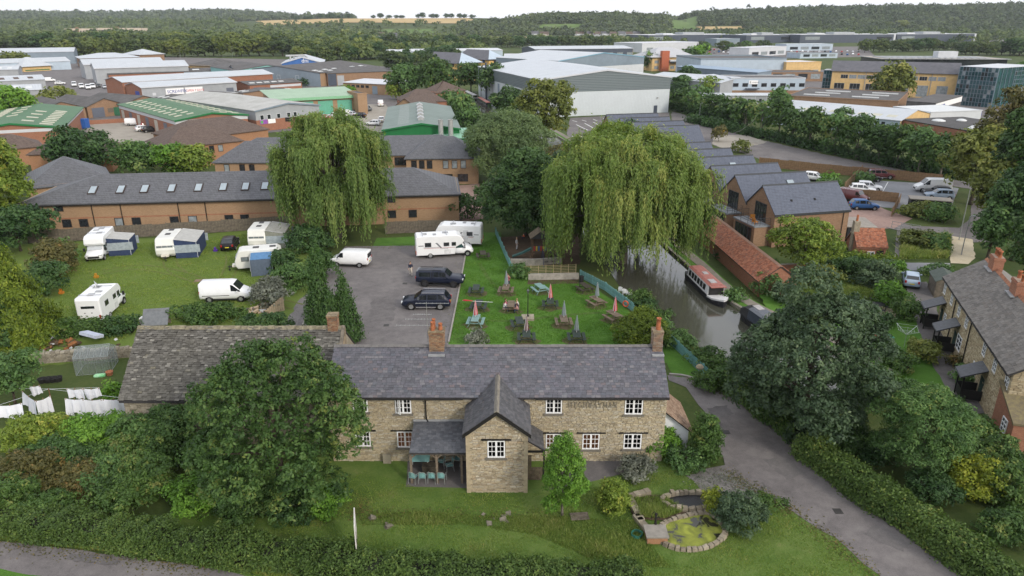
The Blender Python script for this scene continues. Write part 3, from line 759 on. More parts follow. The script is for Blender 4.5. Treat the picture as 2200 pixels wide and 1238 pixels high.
# gutters and downpipes
for(x0,x1)in((PX0,WX0-.4),(WX1+.6,PX1+.1)):MB().cyl((x0,PF-ov-.05,EZ-.13),(x1,PF-ov-.05,EZ-.13),.055,n=6).build('gutter',BLACKWOOD,pub,world=True)
px=V(915,870,PF).x
b=MB();b.tube([(px,PF-ov-.05,EZ-.15),(px,PF-.15,EZ-.4),(px,PF-.15,3.4),(px+.12,PF-.25,3.22)],[.045]*4,6);b.build('downpipe',BLACKWOOD,pub,world=True)
# chimneys: brick by brick over a core
def chimney(par,x0,x1,y0,y1,z0,z1,pots,brick=BRICKP,cap=True,part='chimney'):
 c=MB();c.b2(x0+.03,x1-.03,y0+.03,y1-.03,z0,z1-.02)
 ch=c.build(part,MORTAR,par,world=True);it=[]
 wd,dp,h=x1-x0,y1-y0,z1-z0
 for(O,U,l)in(((x0,y0+.03,z0),(1,0,0),wd),((x1-.03,y0,z0),(0,1,0),dp),((x0+.03,y1,z0),(0,-1,0),dp)):
  fr=frame(O,U,(0,0,1));k=0;z=0
  while z<h-.05:
   corb=.03 if z>h-.28 else 0
   u=-.11*(k%2)
   while u<l-.02:
    a,e=max(0,u),min(l,u+.22)
    if e-a>.03:it.append(fr@Matrix.Translation(((a+e)/2,z+.036,0))@Matrix.Diagonal((e-a-.012,.064,.03+corb+random.uniform(-.004,.006),1)))
    u+=.22
   z+=.075;k+=1
 lay(ch,'brick','stone',brick,it,0)
 if cap:MB().b2(x0-.04,x1+.04,y0-.04,y1+.04,z1-.02,z1+.05).build('cap',M('chimney_mortar_cap',(.28,.22,.14),.9,.4,4,bump=.5),ch,world=True)
 for(pxx,pyy,r,hh)in pots:
  p=MB();p.lathe([(r*.8,0),(r*.85,.04),(r*.78,hh*.5),(r*.72,hh*.88),(r*.85,hh*.9),(r*.85,hh),(r*.6,hh),(r*.55,hh-.15)],(pxx,pyy,z1+.04),10)
  p.build('pot',CLAY,ch,True,world=True)
 return ch
a,e=V(922,735,RY-.3),V(954,735,RY-.3);zt=V(938,713,RY-.3).z
c1=chimney(pub,a.x,e.x,RY-.42,RY+.42,RZ-.35,zt,[(a.x+.25,RY-.15,.17,.62),(a.x+.3,RY+.2,.15,.7),(e.x-.24,RY-.05,.17,.48)])
b=MB();b.b2(a.x-.06,e.x+.06,RY-.75,RY-.40,RZ-.5,RZ-.36);b.build('flashing',LEAD,c1,world=True)
a,e=V(1402,735,RY-.2),V(1425,735,RY-.2);zt=V(1413,712,RY-.2).z
c2=chimney(pub,a.x,min(e.x,PX1+.05),RY-.42,RY+.42,RZ-.5,zt,[((a.x+e.x)/2,RY,.2,.85)],piece_mat('banded_brick',[(0,(.12,.09,.08)),(.3,(.26,.15,.10)),(.6,(.33,.24,.17)),(.85,(.30,.27,.22)),(1,(.20,.12,.08))],.9,.2,8,.2,(.2,.17,.13)))
b=MB();b.b2(a.x-.06,e.x+.02,RY-.75,RY-.40,RZ-.5,RZ-.36);b.build('flashing',LEAD,c2,world=True)
# wall letters: serif capitals cut from strokes
LET={'T':[(0,1,1,1,.11),(.5,0,.5,1,.2),(.3,0,.7,0,.07),(0,.82,0,1,.07),(1,.82,1,1,.07)],'H':[(.12,0,.12,1,.2),(.88,0,.88,1,.2),(.12,.5,.88,.5,.09),(0,0,.26,0,.07),(0,1,.26,1,.07),(.74,0,1,0,.07),(.74,1,1,1,.07)],
       'E':[(.15,0,.15,1,.2),(.15,1,.95,1,.09),(.15,.5,.7,.5,.09),(.15,0,.95,0,.09),(.95,.8,.95,1,.07),(.95,0,.95,.2,.07)],'I':[(.5,0,.5,1,.22),(.2,0,.8,0,.07),(.2,1,.8,1,.07)],
       'G':[(.9,.85,.55,1,.1),(.55,1,.15,.8,.13),(.15,.8,.05,.5,.19),(.05,.5,.15,.18,.19),(.15,.18,.55,0,.13),(.55,0,.9,.12,.11),(.88,.1,.88,.45,.18),(.65,.45,1,.45,.07)],
       'W':[(.05,1,.28,0,.19),(.28,0,.5,.85,.08),(.5,.85,.72,0,.19),(.72,0,.95,1,.08),(-.05,1,.2,1,.07),(.85,1,1.06,1,.07)],'A':[(.08,0,.5,1,.09),(.5,1,.92,0,.2),(.22,.36,.76,.36,.08),(-.04,0,.22,0,.07),(.76,0,1.04,0,.07)],
       'Y':[(.04,1,.5,.45,.2),(.96,1,.5,.45,.09),(.5,0,.5,.45,.2),(.3,0,.7,0,.07),(-.06,1,.2,1,.07),(.82,1,1.06,1,.07)],'M':[(.06,0,.1,1,.09),(.1,1,.5,.1,.2),(.5,.1,.9,1,.08),(.9,1,.94,0,.2),(-.04,0,.18,0,.07),(.8,0,1.06,0,.07)],
       'N':[(.12,0,.12,1,.09),(.12,1,.88,0,.2),(.88,0,.88,1,.09),(0,0,.26,0,.07),(-.06,1,.2,1,.07),(.74,1,1.02,1,.07)]}
def word(par,text,x0,x1,z0,z1,y,mat):
 n=len(text);cw=(x1-x0)/n;hh=z1-z0
 for i,ch in enumerate(text):
  b=MB();s=cw*.76;ox=x0+i*cw+cw*.12
  for(u0,v0,u1,v1,th)in LET[ch]:
   b.bar((ox+u0*s,y,z0+v0*hh),(ox+u1*s,y,z0+v1*hh),th*s,.03+.002*len(b.f)/6,0,(0,-1,0))if(u0,v0)!=(u1,v1)else None
  b.build('letter',mat,par,world=True)
LETM=M('letter_grey',(.23,.205,.16),.7,.15)
a,e=V(1220,876,PF-.1),V(1328,865,PF-.1);word(pub,'HIGHWAYMAN',a.x,e.x,a.z,e.z,PF-.085,LETM)
a,e=V(1259,864,PF-.1),V(1288,857,PF-.1);word(pub,'THE',a.x,e.x,a.z,e.z,PF-.085,LETM)
for pxl in(1220,1250,1278,1310):
 q=V(pxl,850,PF-.1);MB().bar((q.x,PF-.05,q.z-.18),(q.x,PF-.3,q.z-.02),.03).build('bracket',BLACKWOOD,pub,world=True)
# timber porch
a,e=V(889,900,PF-.1),V(997,899,PF-.1);fz=V(880,974,38.75).z;fx0,fx1=V(879,974,38.75).x,V(1002,974,38.75).x
b=MB();b.add([(a.x,PF-.06,3.2),(WX0-.07,PF-.06,3.2),(WX0-.07,38.75,fz),(fx0,38.75,fz),(a.x,PF-.06,3.1),(WX0-.07,PF-.06,3.1),(WX0-.07,38.75,fz-.1),(fx0,38.75,fz-.1)],
                 [(3,2,1,0),(4,5,6,7),(0,1,5,4),(1,2,6,5),(2,3,7,6),(3,0,4,7)])
pr=b.build('porch_roof',ROOFFELT,pub,world=True)
d=Vector((0,PF-.06-38.75,3.2-fz));lu=WX0-.07-fx0
PSLATE=piece_mat('wet_blue_slate',[(0,(.060,.066,.078)),(.5,(.085,.090,.104)),(.9,(.115,.12,.135)),(1,(.075,.075,.085))],.42,.5,5,.2,(.06,.06,.06),.15,.5)
lay(pr,'slate','slate',PSLATE,slate_items((fx0,38.75,fz+.015),(1,0,0),d,lu,d.length,.27,.185,.015,lambda u,v:u>(a.x-fx0)*v/d.length-.05,.01,.05),120)
b=MB();b.b2(a.x-.05,WX0-.07,PF-.2,PF-.03,3.2,3.27);b.build('porch_flashing',LEAD,pub,world=True)
for pxx,pyy in((885,1040),(940,1040),(993,1038)):
 p=G(pxx,pyy);x,y=p.x,39.0
 q=MB();q.b2(x-.07,x+.07,y-.07,y+.07,0,fz-.1)
 if pxx!=885:q.bar((x,y,fz-.55),(x-.45,y,fz-.12),.08)
 if pxx!=993:q.bar((x,y,fz-.55),(x+.45,y,fz-.12),.08)
 q.build('porch_post',GREYWOOD,pub,world=True)
b=MB();b.b2(fx0+.1,WX0-.1,38.92,39.08,fz-.24,fz-.102);b.build('porch_beam',GREYWOOD,pub,world=True)
# side stair lean-to between the wing and the right-hand wall
b=MB();pts=[(WX1+.07,PF-.08,3.05),(WX1+.07,39.2,3.05),(2.05,39.2,2.35),(2.05,PF-.08,2.35)]
b.add(pts+[(p[0],p[1],p[2]-.09)for p in pts],[(0,1,2,3),(7,6,5,4),(0,4,5,1),(1,5,6,2),(2,6,7,3),(3,7,4,0)])
lr=b.build('side_porch_roof',ROOFFELT,pub,world=True)
d=Vector((WX1+.07-2.05,0,.7));lay(lr,'slate','slate',WSLATE,slate_items((2.05,39.2,2.37),(0,1,0),d,PF-.08-39.2,d.length,.28,.17,.015),0)
for k in range(9):
 x=WX1+.1+k*.118;MB().b2(x,x+.108,39.3,39.34,.04,1.0+(.9 if k<2 else 0)).build('board',M('gate_oak',(.15,.115,.085),.85,.35,5),pub,world=True)
b=MB();b.b2(2.0,2.1,39.25,39.35,0,2.3);b.b2(WX1+.07,2.1,39.26,39.34,2.12,2.26);b.build('side_porch_post',BLACKWOOD,pub,world=True)
for k in range(8):MB().b2(WX1+.08,2.0,39.31+0,39.34,2.35+0,2.36).build('batten',GREYWOOD,pub,world=True)if k==0 else None
# white lean-to on the right gable
TILEB=piece_mat('brown_plain_tile',[(0,(.20,.13,.09)),(.5,(.29,.20,.14)),(1,(.36,.26,.19))],.9,.2,6,.3,(.2,.17,.13))
b=MB();b.prism([(PX1+.07,0),(12.1,0),(12.1,1.7),(PX1+.07,3.25)],42.6,46.4,'y');lt=b.build('lean_to_wall',M('white_render',(.70,.72,.74),.8,.08,2,grime=.2),pub,world=True)
b=MB();b.prism([(PX1+.1,3.38),(12.45,1.56),(12.45,1.48),(PX1+.1,3.3)],42.3,46.7,'y');lt2=b.build('lean_to_roof',BLACKWOOD,pub,world=True)
d=Vector((PX1+.1-12.45,0,1.82));lay(lt2,'tile','slate',TILEB,slate_items((12.45,42.3,1.57),(0,1,0),d,4.4,d.length,.2,.16,.014),0)
# television aerial on the middle chimney
a=V(918,700,RY);b=MB();b.cyl((a.x,RY,RZ+.2),(a.x,RY,RZ+3.2),.02,n=5)
for(zz,l,dx)in((1.5,2.4,-.9),(1.95,1.7,-.6),(2.3,1.2,-.3),(3.1,2.2,.4)):
 b.bar((a.x+dx-l/2,RY,RZ+zz),(a.x+dx+l/2,RY,RZ+zz),.025)
 for k in range(9):xx=a.x+dx-l/2+l*k/8;b.bar((xx,RY-.12,RZ+zz),(xx,RY+.12,RZ+zz),.012)
b.build('aerial',M('aerial_alloy',(.5,.5,.5),.4,metal=.7),pub,world=True)
a=V(831,961,PF);MB().b2(a.x-.25,a.x+.28,PF-.35,PF-.25,0,.75).build('leaning_slab',M('slab_buff',(.30,.27,.21)),pub,world=True)

# ---------------------------------------------------------------- barn
BX0,BX1,BE,BR,BF,BRY,BBK=-26.8,-12.18,3.8,7.28,43.6,47.5,51.4
barn=thing('stone_barn','stone barn with lichen-speckled stone-slate roof adjoining the pub','barn',(-19.5,47.5,0))
b=MB();b.prism([(BF,0),(BBK,0),(BBK,BE),(BRY,BR-.15),(BF,BE)],BX0,BX1,'x');b.build('wall',MORTAR,barn,world=True)
GSTONE=piece_mat('grey_coursed_stone',[(0,(.17,.15,.115)),(.5,(.25,.225,.175)),(1,(.34,.31,.25))],.9,.2,7,.3,(.15,.14,.11))
lay(barn,'stone','stone',GSTONE,stone_items((BX0,BF+.01,1.2),(1,0,0),(0,0,1),14.6,BE-1.2,(.1,.15),(.2,.45),(.02,.05))+
 stone_items((BX0+.01,BBK,0),(0,-1,0),(0,0,1),BBK-BF,BR,(.1,.15),(.2,.45),(.02,.05),(),lambda u,v:v<BE+(BR-BE)*(1-abs(u-3.9)/3.9)-.2),0)
sag=lambda x:-.12*math.sin((x-BX0)/(BX1-BX0)*PI)
b=MB();b.prism([(BF-.3,BE-.22),(BRY,BR-.1),(BBK+.3,BE-.22),(BBK+.3,BE-.36),(BRY,BR-.26),(BF-.3,BE-.36)],BX0-.15,BX1,'x')
br=b.build('roof',ROOFFELT,barn,world=True)
d=Vector((0,BRY-BF+.3,BR+.05-BE+.12))
it=slate_items((BX0-.18,BF-.34,BE-.14),(1,0,0),d,BX1-BX0+.1,d.length,.27,.165,.04,None,.035,.35,.15)
lay(br,'stone_slate','slate',STSLATE,it,300)
b=MB();b.prism([(BRY,BR),(BBK+.3,BE-.16),(BBK+.3,BE-.2),(BRY,BR-.05)],BX0-.15,BX1,'x');b.build('rear_slope',STSLATE,br,world=True)
b=MB();n=30
for i in range(n):
 x0=BX0-.18+(BX1-BX0+.2)*i/n;dz=random.uniform(-.02,.02)
 b.prism([(BRY-.24,BR-.08+dz),(BRY-.06,BR+.1+dz),(BRY+.06,BR+.1+dz),(BRY+.24,BR-.08+dz)],x0,x0+.475,'x')
b.build('ridge_stones',M('ridge_limestone',(.27,.24,.165),.95,.4,3,bump=.6),br,world=True)
b=MB();b.bar((BX1+.02,BF-.3,BE+.0),(BX1+.02,BRY,BR+.12),.22,.16);b.build('verge_coping',M('verge_stone',(.20,.175,.14),.95,.4,3,bump=.6),br,world=True)
b=MB();b.prism([(BF+.5,EZ-.3),(BRY+.3,EZ-.3),(BRY+.3,BR-.1),(BRY,BR-.1)],BX1+.02,BX1+.07,'x');b.build('gable_render',M('gable_render_buff',(.36,.28,.19),.9,.4,2,bump=.5),barn,world=True)
a=V(717,700,BRY);zt=V(717,676,BRY).z
chimney(barn,a.x-.36,a.x+.34,BRY-.35,BRY+.35,BR-.2,zt,[],BRICKP)
# ================================================================ buildings
class Shed:
 def part(s,b,name,mat,parent=None,smooth=False):
  me=b.mesh(name,smooth);o=ob(name,me,mat,parent or s.t)
  if parent is None:o.matrix_basis=WM[s.t.name].inverted()@s.mx
  return o
 def face(s,f):
  L,D=s.L,s.D
  return{'F':Matrix(((1,0,0,0),(0,0,-1,0),(0,1,0,0),(0,0,0,1))),
    'L':Matrix(((0,0,-1,0),(-1,0,0,D),(0,1,0,0),(0,0,0,1))),
    'R':Matrix(((0,0,1,L),(1,0,0,0),(0,1,0,0),(0,0,0,1)))}[f]
 def panel(s,f,u,z,w,h,mat,name='panel',proud=.05,parent=None,t=None):
  b=MB();b.b2(u,u+w,z,z+h,-.04,proud);b.v=[tuple(s.face(f)@Vector(p))for p in b.v]
  return s.part(b,name,mat,parent)
 def win(s,f,u,z,w,h,glass=None,fr=None,cols=1,rows=1,name='window',ft=.07):
  glass=glass or DKGLASS
  if not fr:return s.panel(f,u,z,w,h,glass,name,.03)
  b=MB();t=ft
  b.b2(u,u+w,z,z+t,-.04,.07);b.b2(u,u+w,z+h-t,z+h,-.04,.07)
  for i in range(cols+1):
   x=u+(w-t)*i/cols;b.b2(x,x+t,z+t,z+h-t,-.04,.068)
  for j in range(1,rows):
   y=z+(h-t)*j/rows;b.b2(u+t,u+w-t,y,y+t,-.04,.064)
  b.v=[tuple(s.face(f)@Vector(p))for p in b.v]
  o=s.part(b,name,fr)
  g=MB();g.b2(u+t,u+w-t,z+t,z+h-t,-.03,.02);g.v=[tuple(s.face(f)@Vector(p))for p in g.v]
  s.part(g,'pane',glass,o);return o
 def slope(s,side,u,v,w,l,mat,name='rooflight',lift=.06,parent=None):
  """panel on a roof slope; side 0 = front/left slope, 1 = the other; u along ridge, v metres up from the eave"""
  L,D,z,r=s.L,s.D,s.z,s.rise
  if s.ridge=='u':
   h=D/2;q=math.hypot(h,r)
   O,U,S=(Vector((0,0,z)),Vector((1,0,0)),Vector((0,h,r))/q)if side==0 else(Vector((L,D,z)),Vector((-1,0,0)),Vector((0,-h,r))/q)
  else:
   h=L/2;q=math.hypot(h,r)
   O,U,S=(Vector((0,D,z)),Vector((0,-1,0)),Vector((h,0,r))/q)if side==0 else(Vector((L,0,z)),Vector((0,1,0)),Vector((-h,0,r))/q)
  fr=frame(O,U,S);b=MB();b.b2(u,u+w,v,v+l,-.02,lift+.12,0,fr)
  return s.part(b,name,mat,parent)
def shed(name,label,A,B,z,rise,wall,roof,C=None,depth=10,ridge='u',over=.35,cat='building',group=None,into=None,hip=None,parapet=.35,band=None,fascia=None,th=.16,world=False,z0=0,roofname='roof',wallname='wall'):
 s=Shed();a,b_=(Vector((A[0],A[1],z)),Vector((B[0],B[1],z)))if world else(G(A[0],A[1],z),G(B[0],B[1],z))
 U=(b_-a);U.z=0;s.L=U.length;U.normalize();W=Vector((-U.y,U.x,0))
 if C is not None:
  c=G(C[0],C[1],z);depth=(c-a).dot(W)
 s.D=D=max(2,depth);s.U,s.W=U,W;s.z,s.rise,s.ridge=z,rise,ridge;L=s.L
 s.mx=Matrix((U,W,Vector((0,0,1)))).transposed().to_4x4();s.mx.translation=(a.x,a.y,0)
 if into:s.t=into
 else:
  s.t=thing(name,label,cat,(a.x,a.y,0),math.atan2(U.y,U.x),group)
 m=MB()
 if ridge=='u':m.prism([(0,z0),(D,z0),(D,z),(D/2,z+rise*(.97 if hip is None else 0)),(0,z)],0,L,'x')
 elif ridge=='v':m.prism([(0,z0),(L,z0),(L,z),(L/2,z+rise*(.97 if hip is None else 0)),(0,z)],0,D,'y')
 else:m.b2(0,L,0,D,z0,z)
 s.part(m,wallname,wall)
 r=MB();o=over
 if hip is not None:
  k=o*rise/(min(L,D)/2);ze=z-k
  if ridge=='u':
   P=[(-o,-o,ze),(L+o,-o,ze),(L+o,D+o,ze),(-o,D+o,ze),(hip[0],D/2,z+rise),(L-hip[1],D/2,z+rise)]
   fs=[(0,1,5,4),(1,2,5),(2,3,4,5),(3,0,4)]
  else:
   P=[(-o,-o,ze),(L+o,-o,ze),(L+o,D+o,ze),(-o,D+o,ze),(L/2,hip[0],z+rise),(L/2,D-hip[1],z+rise)]
   fs=[(0,1,4),(1,2,5,4),(2,3,5),(3,0,4,5)]
  Q=[(p[0],p[1],p[2]-th)for p in P[:4]]
  r.add(P+Q,fs+[(0,6,7,1),(1,7,8,2),(2,8,9,3),(3,9,6,0),(9,8,7,6)])
 elif ridge=='u':
  k=o*rise/(D/2)
  for(y0,y1,z_0,z_1)in((-o,D/2,z-k,z+rise),(D+o,D/2,z-k,z+rise)):
   P=[(-o,y0,z_0),(L+o,y0,z_0),(L+o,y1,z_1),(-o,y1,z_1)]
   r.add([(p[0],p[1],p[2]+.05)for p in P]+[(p[0],p[1],p[2]+.05-th)for p in P],[(0,1,2,3),(7,6,5,4),(0,4,5,1),(1,5,6,2),(2,6,7,3),(3,7,4,0)])
 elif ridge=='v':
  k=o*rise/(L/2)
  for(x0,x1,z_0,z_1)in((-o,L/2,z-k,z+rise),(L+o,L/2,z-k,z+rise)):
   P=[(x0,-o,z_0),(x0,D+o,z_0),(x1,D+o,z_1),(x1,-o,z_1)]
   r.add([(p[0],p[1],p[2]+.05)for p in P]+[(p[0],p[1],p[2]+.05-th)for p in P],[(0,1,2,3),(7,6,5,4),(0,4,5,1),(1,5,6,2),(2,6,7,3),(3,7,4,0)])
 elif ridge=='flat':
  p=parapet;r.b2(-o*.3,L+o*.3,-o*.3,D+o*.3,z+.002,z+.12)
  if p:
   w_=.25;e=o*.3+.02
   q=MB();q.b2(-e,L+e,-e,-e+w_,z,z+p);q.b2(-e,L+e,D+e-w_,D+e,z,z+p);q.b2(-e,-e+w_,-e+w_,D+e-w_,z,z+p);q.b2(L+e-w_,L+e,-e+w_,D+e-w_,z,z+p)
   s.part(q,'parapet',fascia or wall)
 elif ridge=='mono':
  P=[(-o,-o,z),(L+o,-o,z),(L+o,D+o,z+rise),(-o,D+o,z+rise)]
  r.add([(p[0],p[1],p[2]+.05)for p in P]+[(p[0],p[1],p[2]+.05-th)for p in P],[(0,1,2,3),(7,6,5,4),(0,4,5,1),(1,5,6,2),(2,6,7,3),(3,7,4,0)])
  m2=MB();m2.prism([(0,z-.01),(D,z-.01),(D,z+rise-.05)],0.001,L-.001,'x');s.part(m2,'upper_wall',wall)
 s.roof=s.part(r,roofname,roof)
 if fascia and ridge in 'uv' and hip is None:
  f=MB()
  if ridge=='v':
   for sg in(0,1):
    x0,x1=(-o,L/2)if sg==0 else(L+o,L/2);kz=z-o*rise/(L/2)
    f.add([(x0,-o-.06,kz+.08),(x1,-o-.06,z+rise+.08),(x1,-o-.06,z+rise-.35),(x0,-o-.06,kz-.3),(x0,-o-.01,kz+.08),(x1,-o-.01,z+rise+.08),(x1,-o-.01,z+rise-.35),(x0,-o-.01,kz-.3)],[(0,1,2,3),(7,6,5,4),(0,4,5,1),(3,2,6,7),(0,3,7,4)])
  else:
   kz=z-o*rise/(D/2);f.b2(-o,L+o,-o-.1,-o-.01,kz-.22,kz+.08)
  s.part(f,'fascia',fascia)
 if band:   # cladding band (z0, z1, mat) proud of all visible faces
  for(za,zb,bm)in band:
   q=MB()
   if ridge=='v' and zb>z:q.prism([(-.03,za),(L+.03,za),(L+.03,z),(L/2,z+rise-.02),(-.03,z)],-.03,0,'y')
   else:q.b2(-.03,L+.03,-.03,.02,za,min(zb,z-.02))
   s.part(q,'cladding_band',bm)
   q=MB()
   for x in(-.032,L+.012):q.b2(x,x+.02,.02,D,za,min(zb,z-.02))
   s.part(q,'side_band',bm)
 return s
# --- shared finishes
BUFFB=brick_mat('buff_brick',(.29,.178,.102),(.35,.225,.132),(.33,.26,.18))
ORANGEB=brick_mat('orange_brick',(.30,.145,.075),(.37,.19,.10),(.33,.25,.18))
REDB=brick_mat('red_brick',(.26,.10,.06),(.33,.145,.085),(.30,.23,.18))
BROWNB=brick_mat('brown_mixed_brick',(.22,.125,.075),(.31,.195,.12),(.28,.22,.16),grime=.35)
YELB=M('yellow_brick_far',(.62,.43,.20),.85,.15,.8)
GLOWY=M('sunlit_brick_far',(.72,.47,.17),.8,.12,.8)  # yellow brick with the warm low-sun glow put into its colour
SLATEG=tile_mat('grey_slate_roof',(.078,.080,.090),(.105,.107,.118),.38,.34,gcol=(.045,.05,.04))
SLATEN=tile_mat('new_slate_roof',(.072,.084,.115),(.086,.098,.13),.5,.3,.5,.4,.1)
BROWNT=tile_mat('brown_tile_roof',(.095,.070,.060),(.125,.095,.080),.4,.34,.85,.2)
FARSL=M('far_slate_roof',(.115,.115,.13),.6,.2,.6,grime=.3)
DGREY=M('cement_roof_dark',(.115,.11,.108),.85,.25,.5,grime=.3)
WSHEET=sheet_mat('white_roof_sheet',(.44,.47,.50),1.0,.45,.25);WSHEETV=sheet_mat('white_roof_sheet_v',(.45,.48,.51),1.0,.45,.25,axis=1)
GSHEET=sheet_mat('green_roof_sheet',(.055,.135,.060),.5,.6,.3);GSHEETV=sheet_mat('green_roof_sheet_v',(.060,.145,.065),.5,.6,.35,axis=1)
PGREEN=sheet_mat('pale_green_sheet',(.30,.42,.30),.5,.6,.35)
CEMV=sheet_mat('cement_sheet_v',(.42,.42,.40),.6,.8,.55,(.20,.20,.17),axis=1);CEMU=sheet_mat('cement_sheet_u',(.40,.41,.40),.6,.8,.5,(.2,.2,.17))
OLDGRNV=sheet_mat('weathered_green_sheet_v',(.17,.215,.195),1.0,.7,.5,(.10,.13,.115),axis=1)
WCLAD=sheet_mat('white_wall_cladding',(.50,.545,.57),.5,.45,.12,depth=.25);GCLAD=sheet_mat('dark_grey_cladding',(.115,.145,.155),.5,.5,.12,axis=2,depth=.5)
GREYW=M('grey_cladding',(.33,.35,.37),.5,.1,.4,grime=.2);BLUEG=M('blue_grey_cladding',(.20,.25,.30),.5,.1,.4,grime=.2)
NAVYC=M('navy_cladding',(.060,.075,.105),.45,.12,.3);BLUEC=M('bright_blue_cladding',(.045,.14,.40),.5,.1,.4)
TEALC=M('teal_cladding',(.22,.46,.44),.5,.1,.4);DKGRN=M('dark_green_cladding',(.012,.15,.045),.5,.12,.5)
PALEB=M('pale_blue_wall',(.40,.48,.56),.5,.08,.4,grime=.12);WHITEW=M('far_white_wall',(.52,.54,.57),.6,.06,.4,grime=.12)
SHUT=M('roller_shutter',(.12,.135,.17),.5,.1,3);TEALD=M('teal_shutter',(.12,.38,.27),.5,.12,2)
BRNFR=M('brown_window_frame',(.05,.035,.03),.6);WHTFR=M('white_window_frame',(.72,.73,.74),.5,.05)
ANTH=M('anthracite_frame',(.045,.05,.055),.5);SKYL=M('translucent_rooflight',(.50,.49,.40),.6,.15,1);SKYW=M('white_rooflight',(.58,.60,.60),.5,.1,1)
SKYG=M('rooflight_glass',(.30,.36,.40),.06,.1,1,spec=.9);TEALG=M('teal_curtain_glass',(.03,.10,.12),.05,.4,.25,spec=.9)
PALEGL=M('pale_reflecting_glass',(.30,.34,.36),.1,.3,1,spec=.9)
LOUV=M('louvre_steel',(.45,.46,.46),.4,metal=.4)
def text_mesh(c):  # prepared lettering
 return _text(c.body,c.size)
def _text(body,size):
 me=TXT[body].copy();me.materials.clear()
 for v in me.vertices:v.co=v.co*size
 return me
def sgn(par_shed,f,u,z,w,h,mat,texts=(),name='sign'):
 """flat sign board with lettering built as text curves"""
 o=par_shed.panel(f,u,z,w,h,mat,name,.12)
 for(txt,tu,tz,size,tm)in texts:
  c=bpy.data.curves.new('lettering','FONT');c.body=txt;c.size=size;c.extrude=.01;c.materials.append(tm)
  t=ob('lettering',text_mesh(c),tm,o)
  t.matrix_basis=par_shed.face(f)@Matrix.Translation((u+tu,z+tz,.135))
 return o

# --- brick day-centre complex behind the camping field
off=shed('brick_office','long buff brick office with slate roof and nine rooflights behind the fence',(38,437),(985,413),4.5,2.75,BUFFB,SLATEG,depth=11,hip=(9,6.5))
for px in(192,250,300,357,414,467,515,557,596):
 u=(G(px,413,5.6)-Vector(off.mx.translation)).dot(off.U)
 o=off.slope(0,u-.55,1.55,1.1,1.75,BRNFR,'rooflight',0);off.slope(0,u-.42,1.68,.84,1.5,SKYG,'pane',.03)
for px,top in((145,437),(155,490),(189,490),(261,490),(296,490),(374,488),(412,487),(488,480),(521,480),(838,432),(838,470),(884,468)):
 u=(G(px,440,3.5)-Vector(off.mx.translation)).dot(off.U);z=3.2 if top<440 else .9
 off.win('F',u-.55,z,1.2,1.15,DKGLASS if px not in(261,412)else PALEGL,BRNFR)
b=MB()
for px in(115,212,270,387,443):
 u=(G(px,440,3.5)-Vector(off.mx.translation)).dot(off.U);b=MB();b.cyl((u,-.1,0),(u,-.1,4.4),.06,n=6);off.part(b,'downpipe',BLACKWOOD)
off.panel('F',.5,2.1,off.L-1,.16,M('red_brick_course',(.33,.15,.09),.9,.2,3),'brick_course',.012)
g=MB();g.b2(-.4,off.L+.4,-.52,-.40,4.05,4.2);off.part(g,'gutter',BLACKWOOD)
lw=shed('','',(58,402),(238,384),4.6,3.2,BUFFB,SLATEG,depth=12,hip=(5.5,5.5),into=off.t,wallname='rear_wing_wall',roofname='rear_wing_roof')
of2=shed('brick_office','two-storey buff brick office block with hipped ends partly behind the willow',(480,338),(1010,328),5.0,2.6,BUFFB,SLATEG,depth=11,hip=(5,5))
lf=shed('','',(460,346),(596,346),5.0,2.8,BUFFB,SLATEG,depth=9,hip=(4.2,4.2),into=of2.t,wallname='wing_wall',roofname='wing_roof')
rf=shed('','',(872,338),(1027,337),5.0,3.0,BUFFB,SLATEG,depth=10,hip=(4.5,4.5),into=of2.t,wallname='wing_wall',roofname='wing_roof')
for u in(1.6,4.3,6.0):lf.win('F',u,2.9,.95,1.5,PALEGL if u<2 else DKGLASS,BRNFR)
for i,u in enumerate((.9,2.3,3.7,6.6,8.2,9.8)):rf.win('F',u,2.9,1.0,1.5,PALEGL if i>2 else DKGLASS,BRNFR)
for u in(6.4,9.2):rf.win('F',u,.5,1.9,1.4,DKGLASS,BRNFR,2)
for px in(847,857,866):
 u=(G(px,345,4)-Vector(of2.mx.translation)).dot(of2.U);of2.win('F',u,2.9,.9,1.5,DKGLASS,BRNFR)
for px in(480,540):
 u=(G(px,345,4)-Vector(of2.mx.translation)).dot(of2.U)
bo=shed('brick_office','brown-tiled brick office with hipped roof beyond the young ash trees',(352,317),(520,300),4.6,3.0,ORANGEB,BROWNT,depth=12,hip=(5.5,5.5))
bo.win('F',8.6,2.6,1,1.4,DKGLASS,BRNFR);bo.win('F',10.4,2.6,1,1.4,PALEGL,BRNFR)
shed('','',(395,298),(575,276),4.6,2.8,ORANGEB,BROWNT,depth=14,hip=(5,5),into=bo.t,wallname='wing_wall',roofname='wing_roof')
shed('brick_office','low brown-roofed brick block behind the round trees on the left',(60,330),(235,322),4.3,2.6,ORANGEB,BROWNT,depth=10,hip=(4.5,4.5))
s_=shed('brick_office','small brown-roofed brick block at the picture edge below the green roof',(-120,330),(90,312),3.8,2.2,ORANGEB,BROWNT,depth=9,hip=(4.5,4.5))
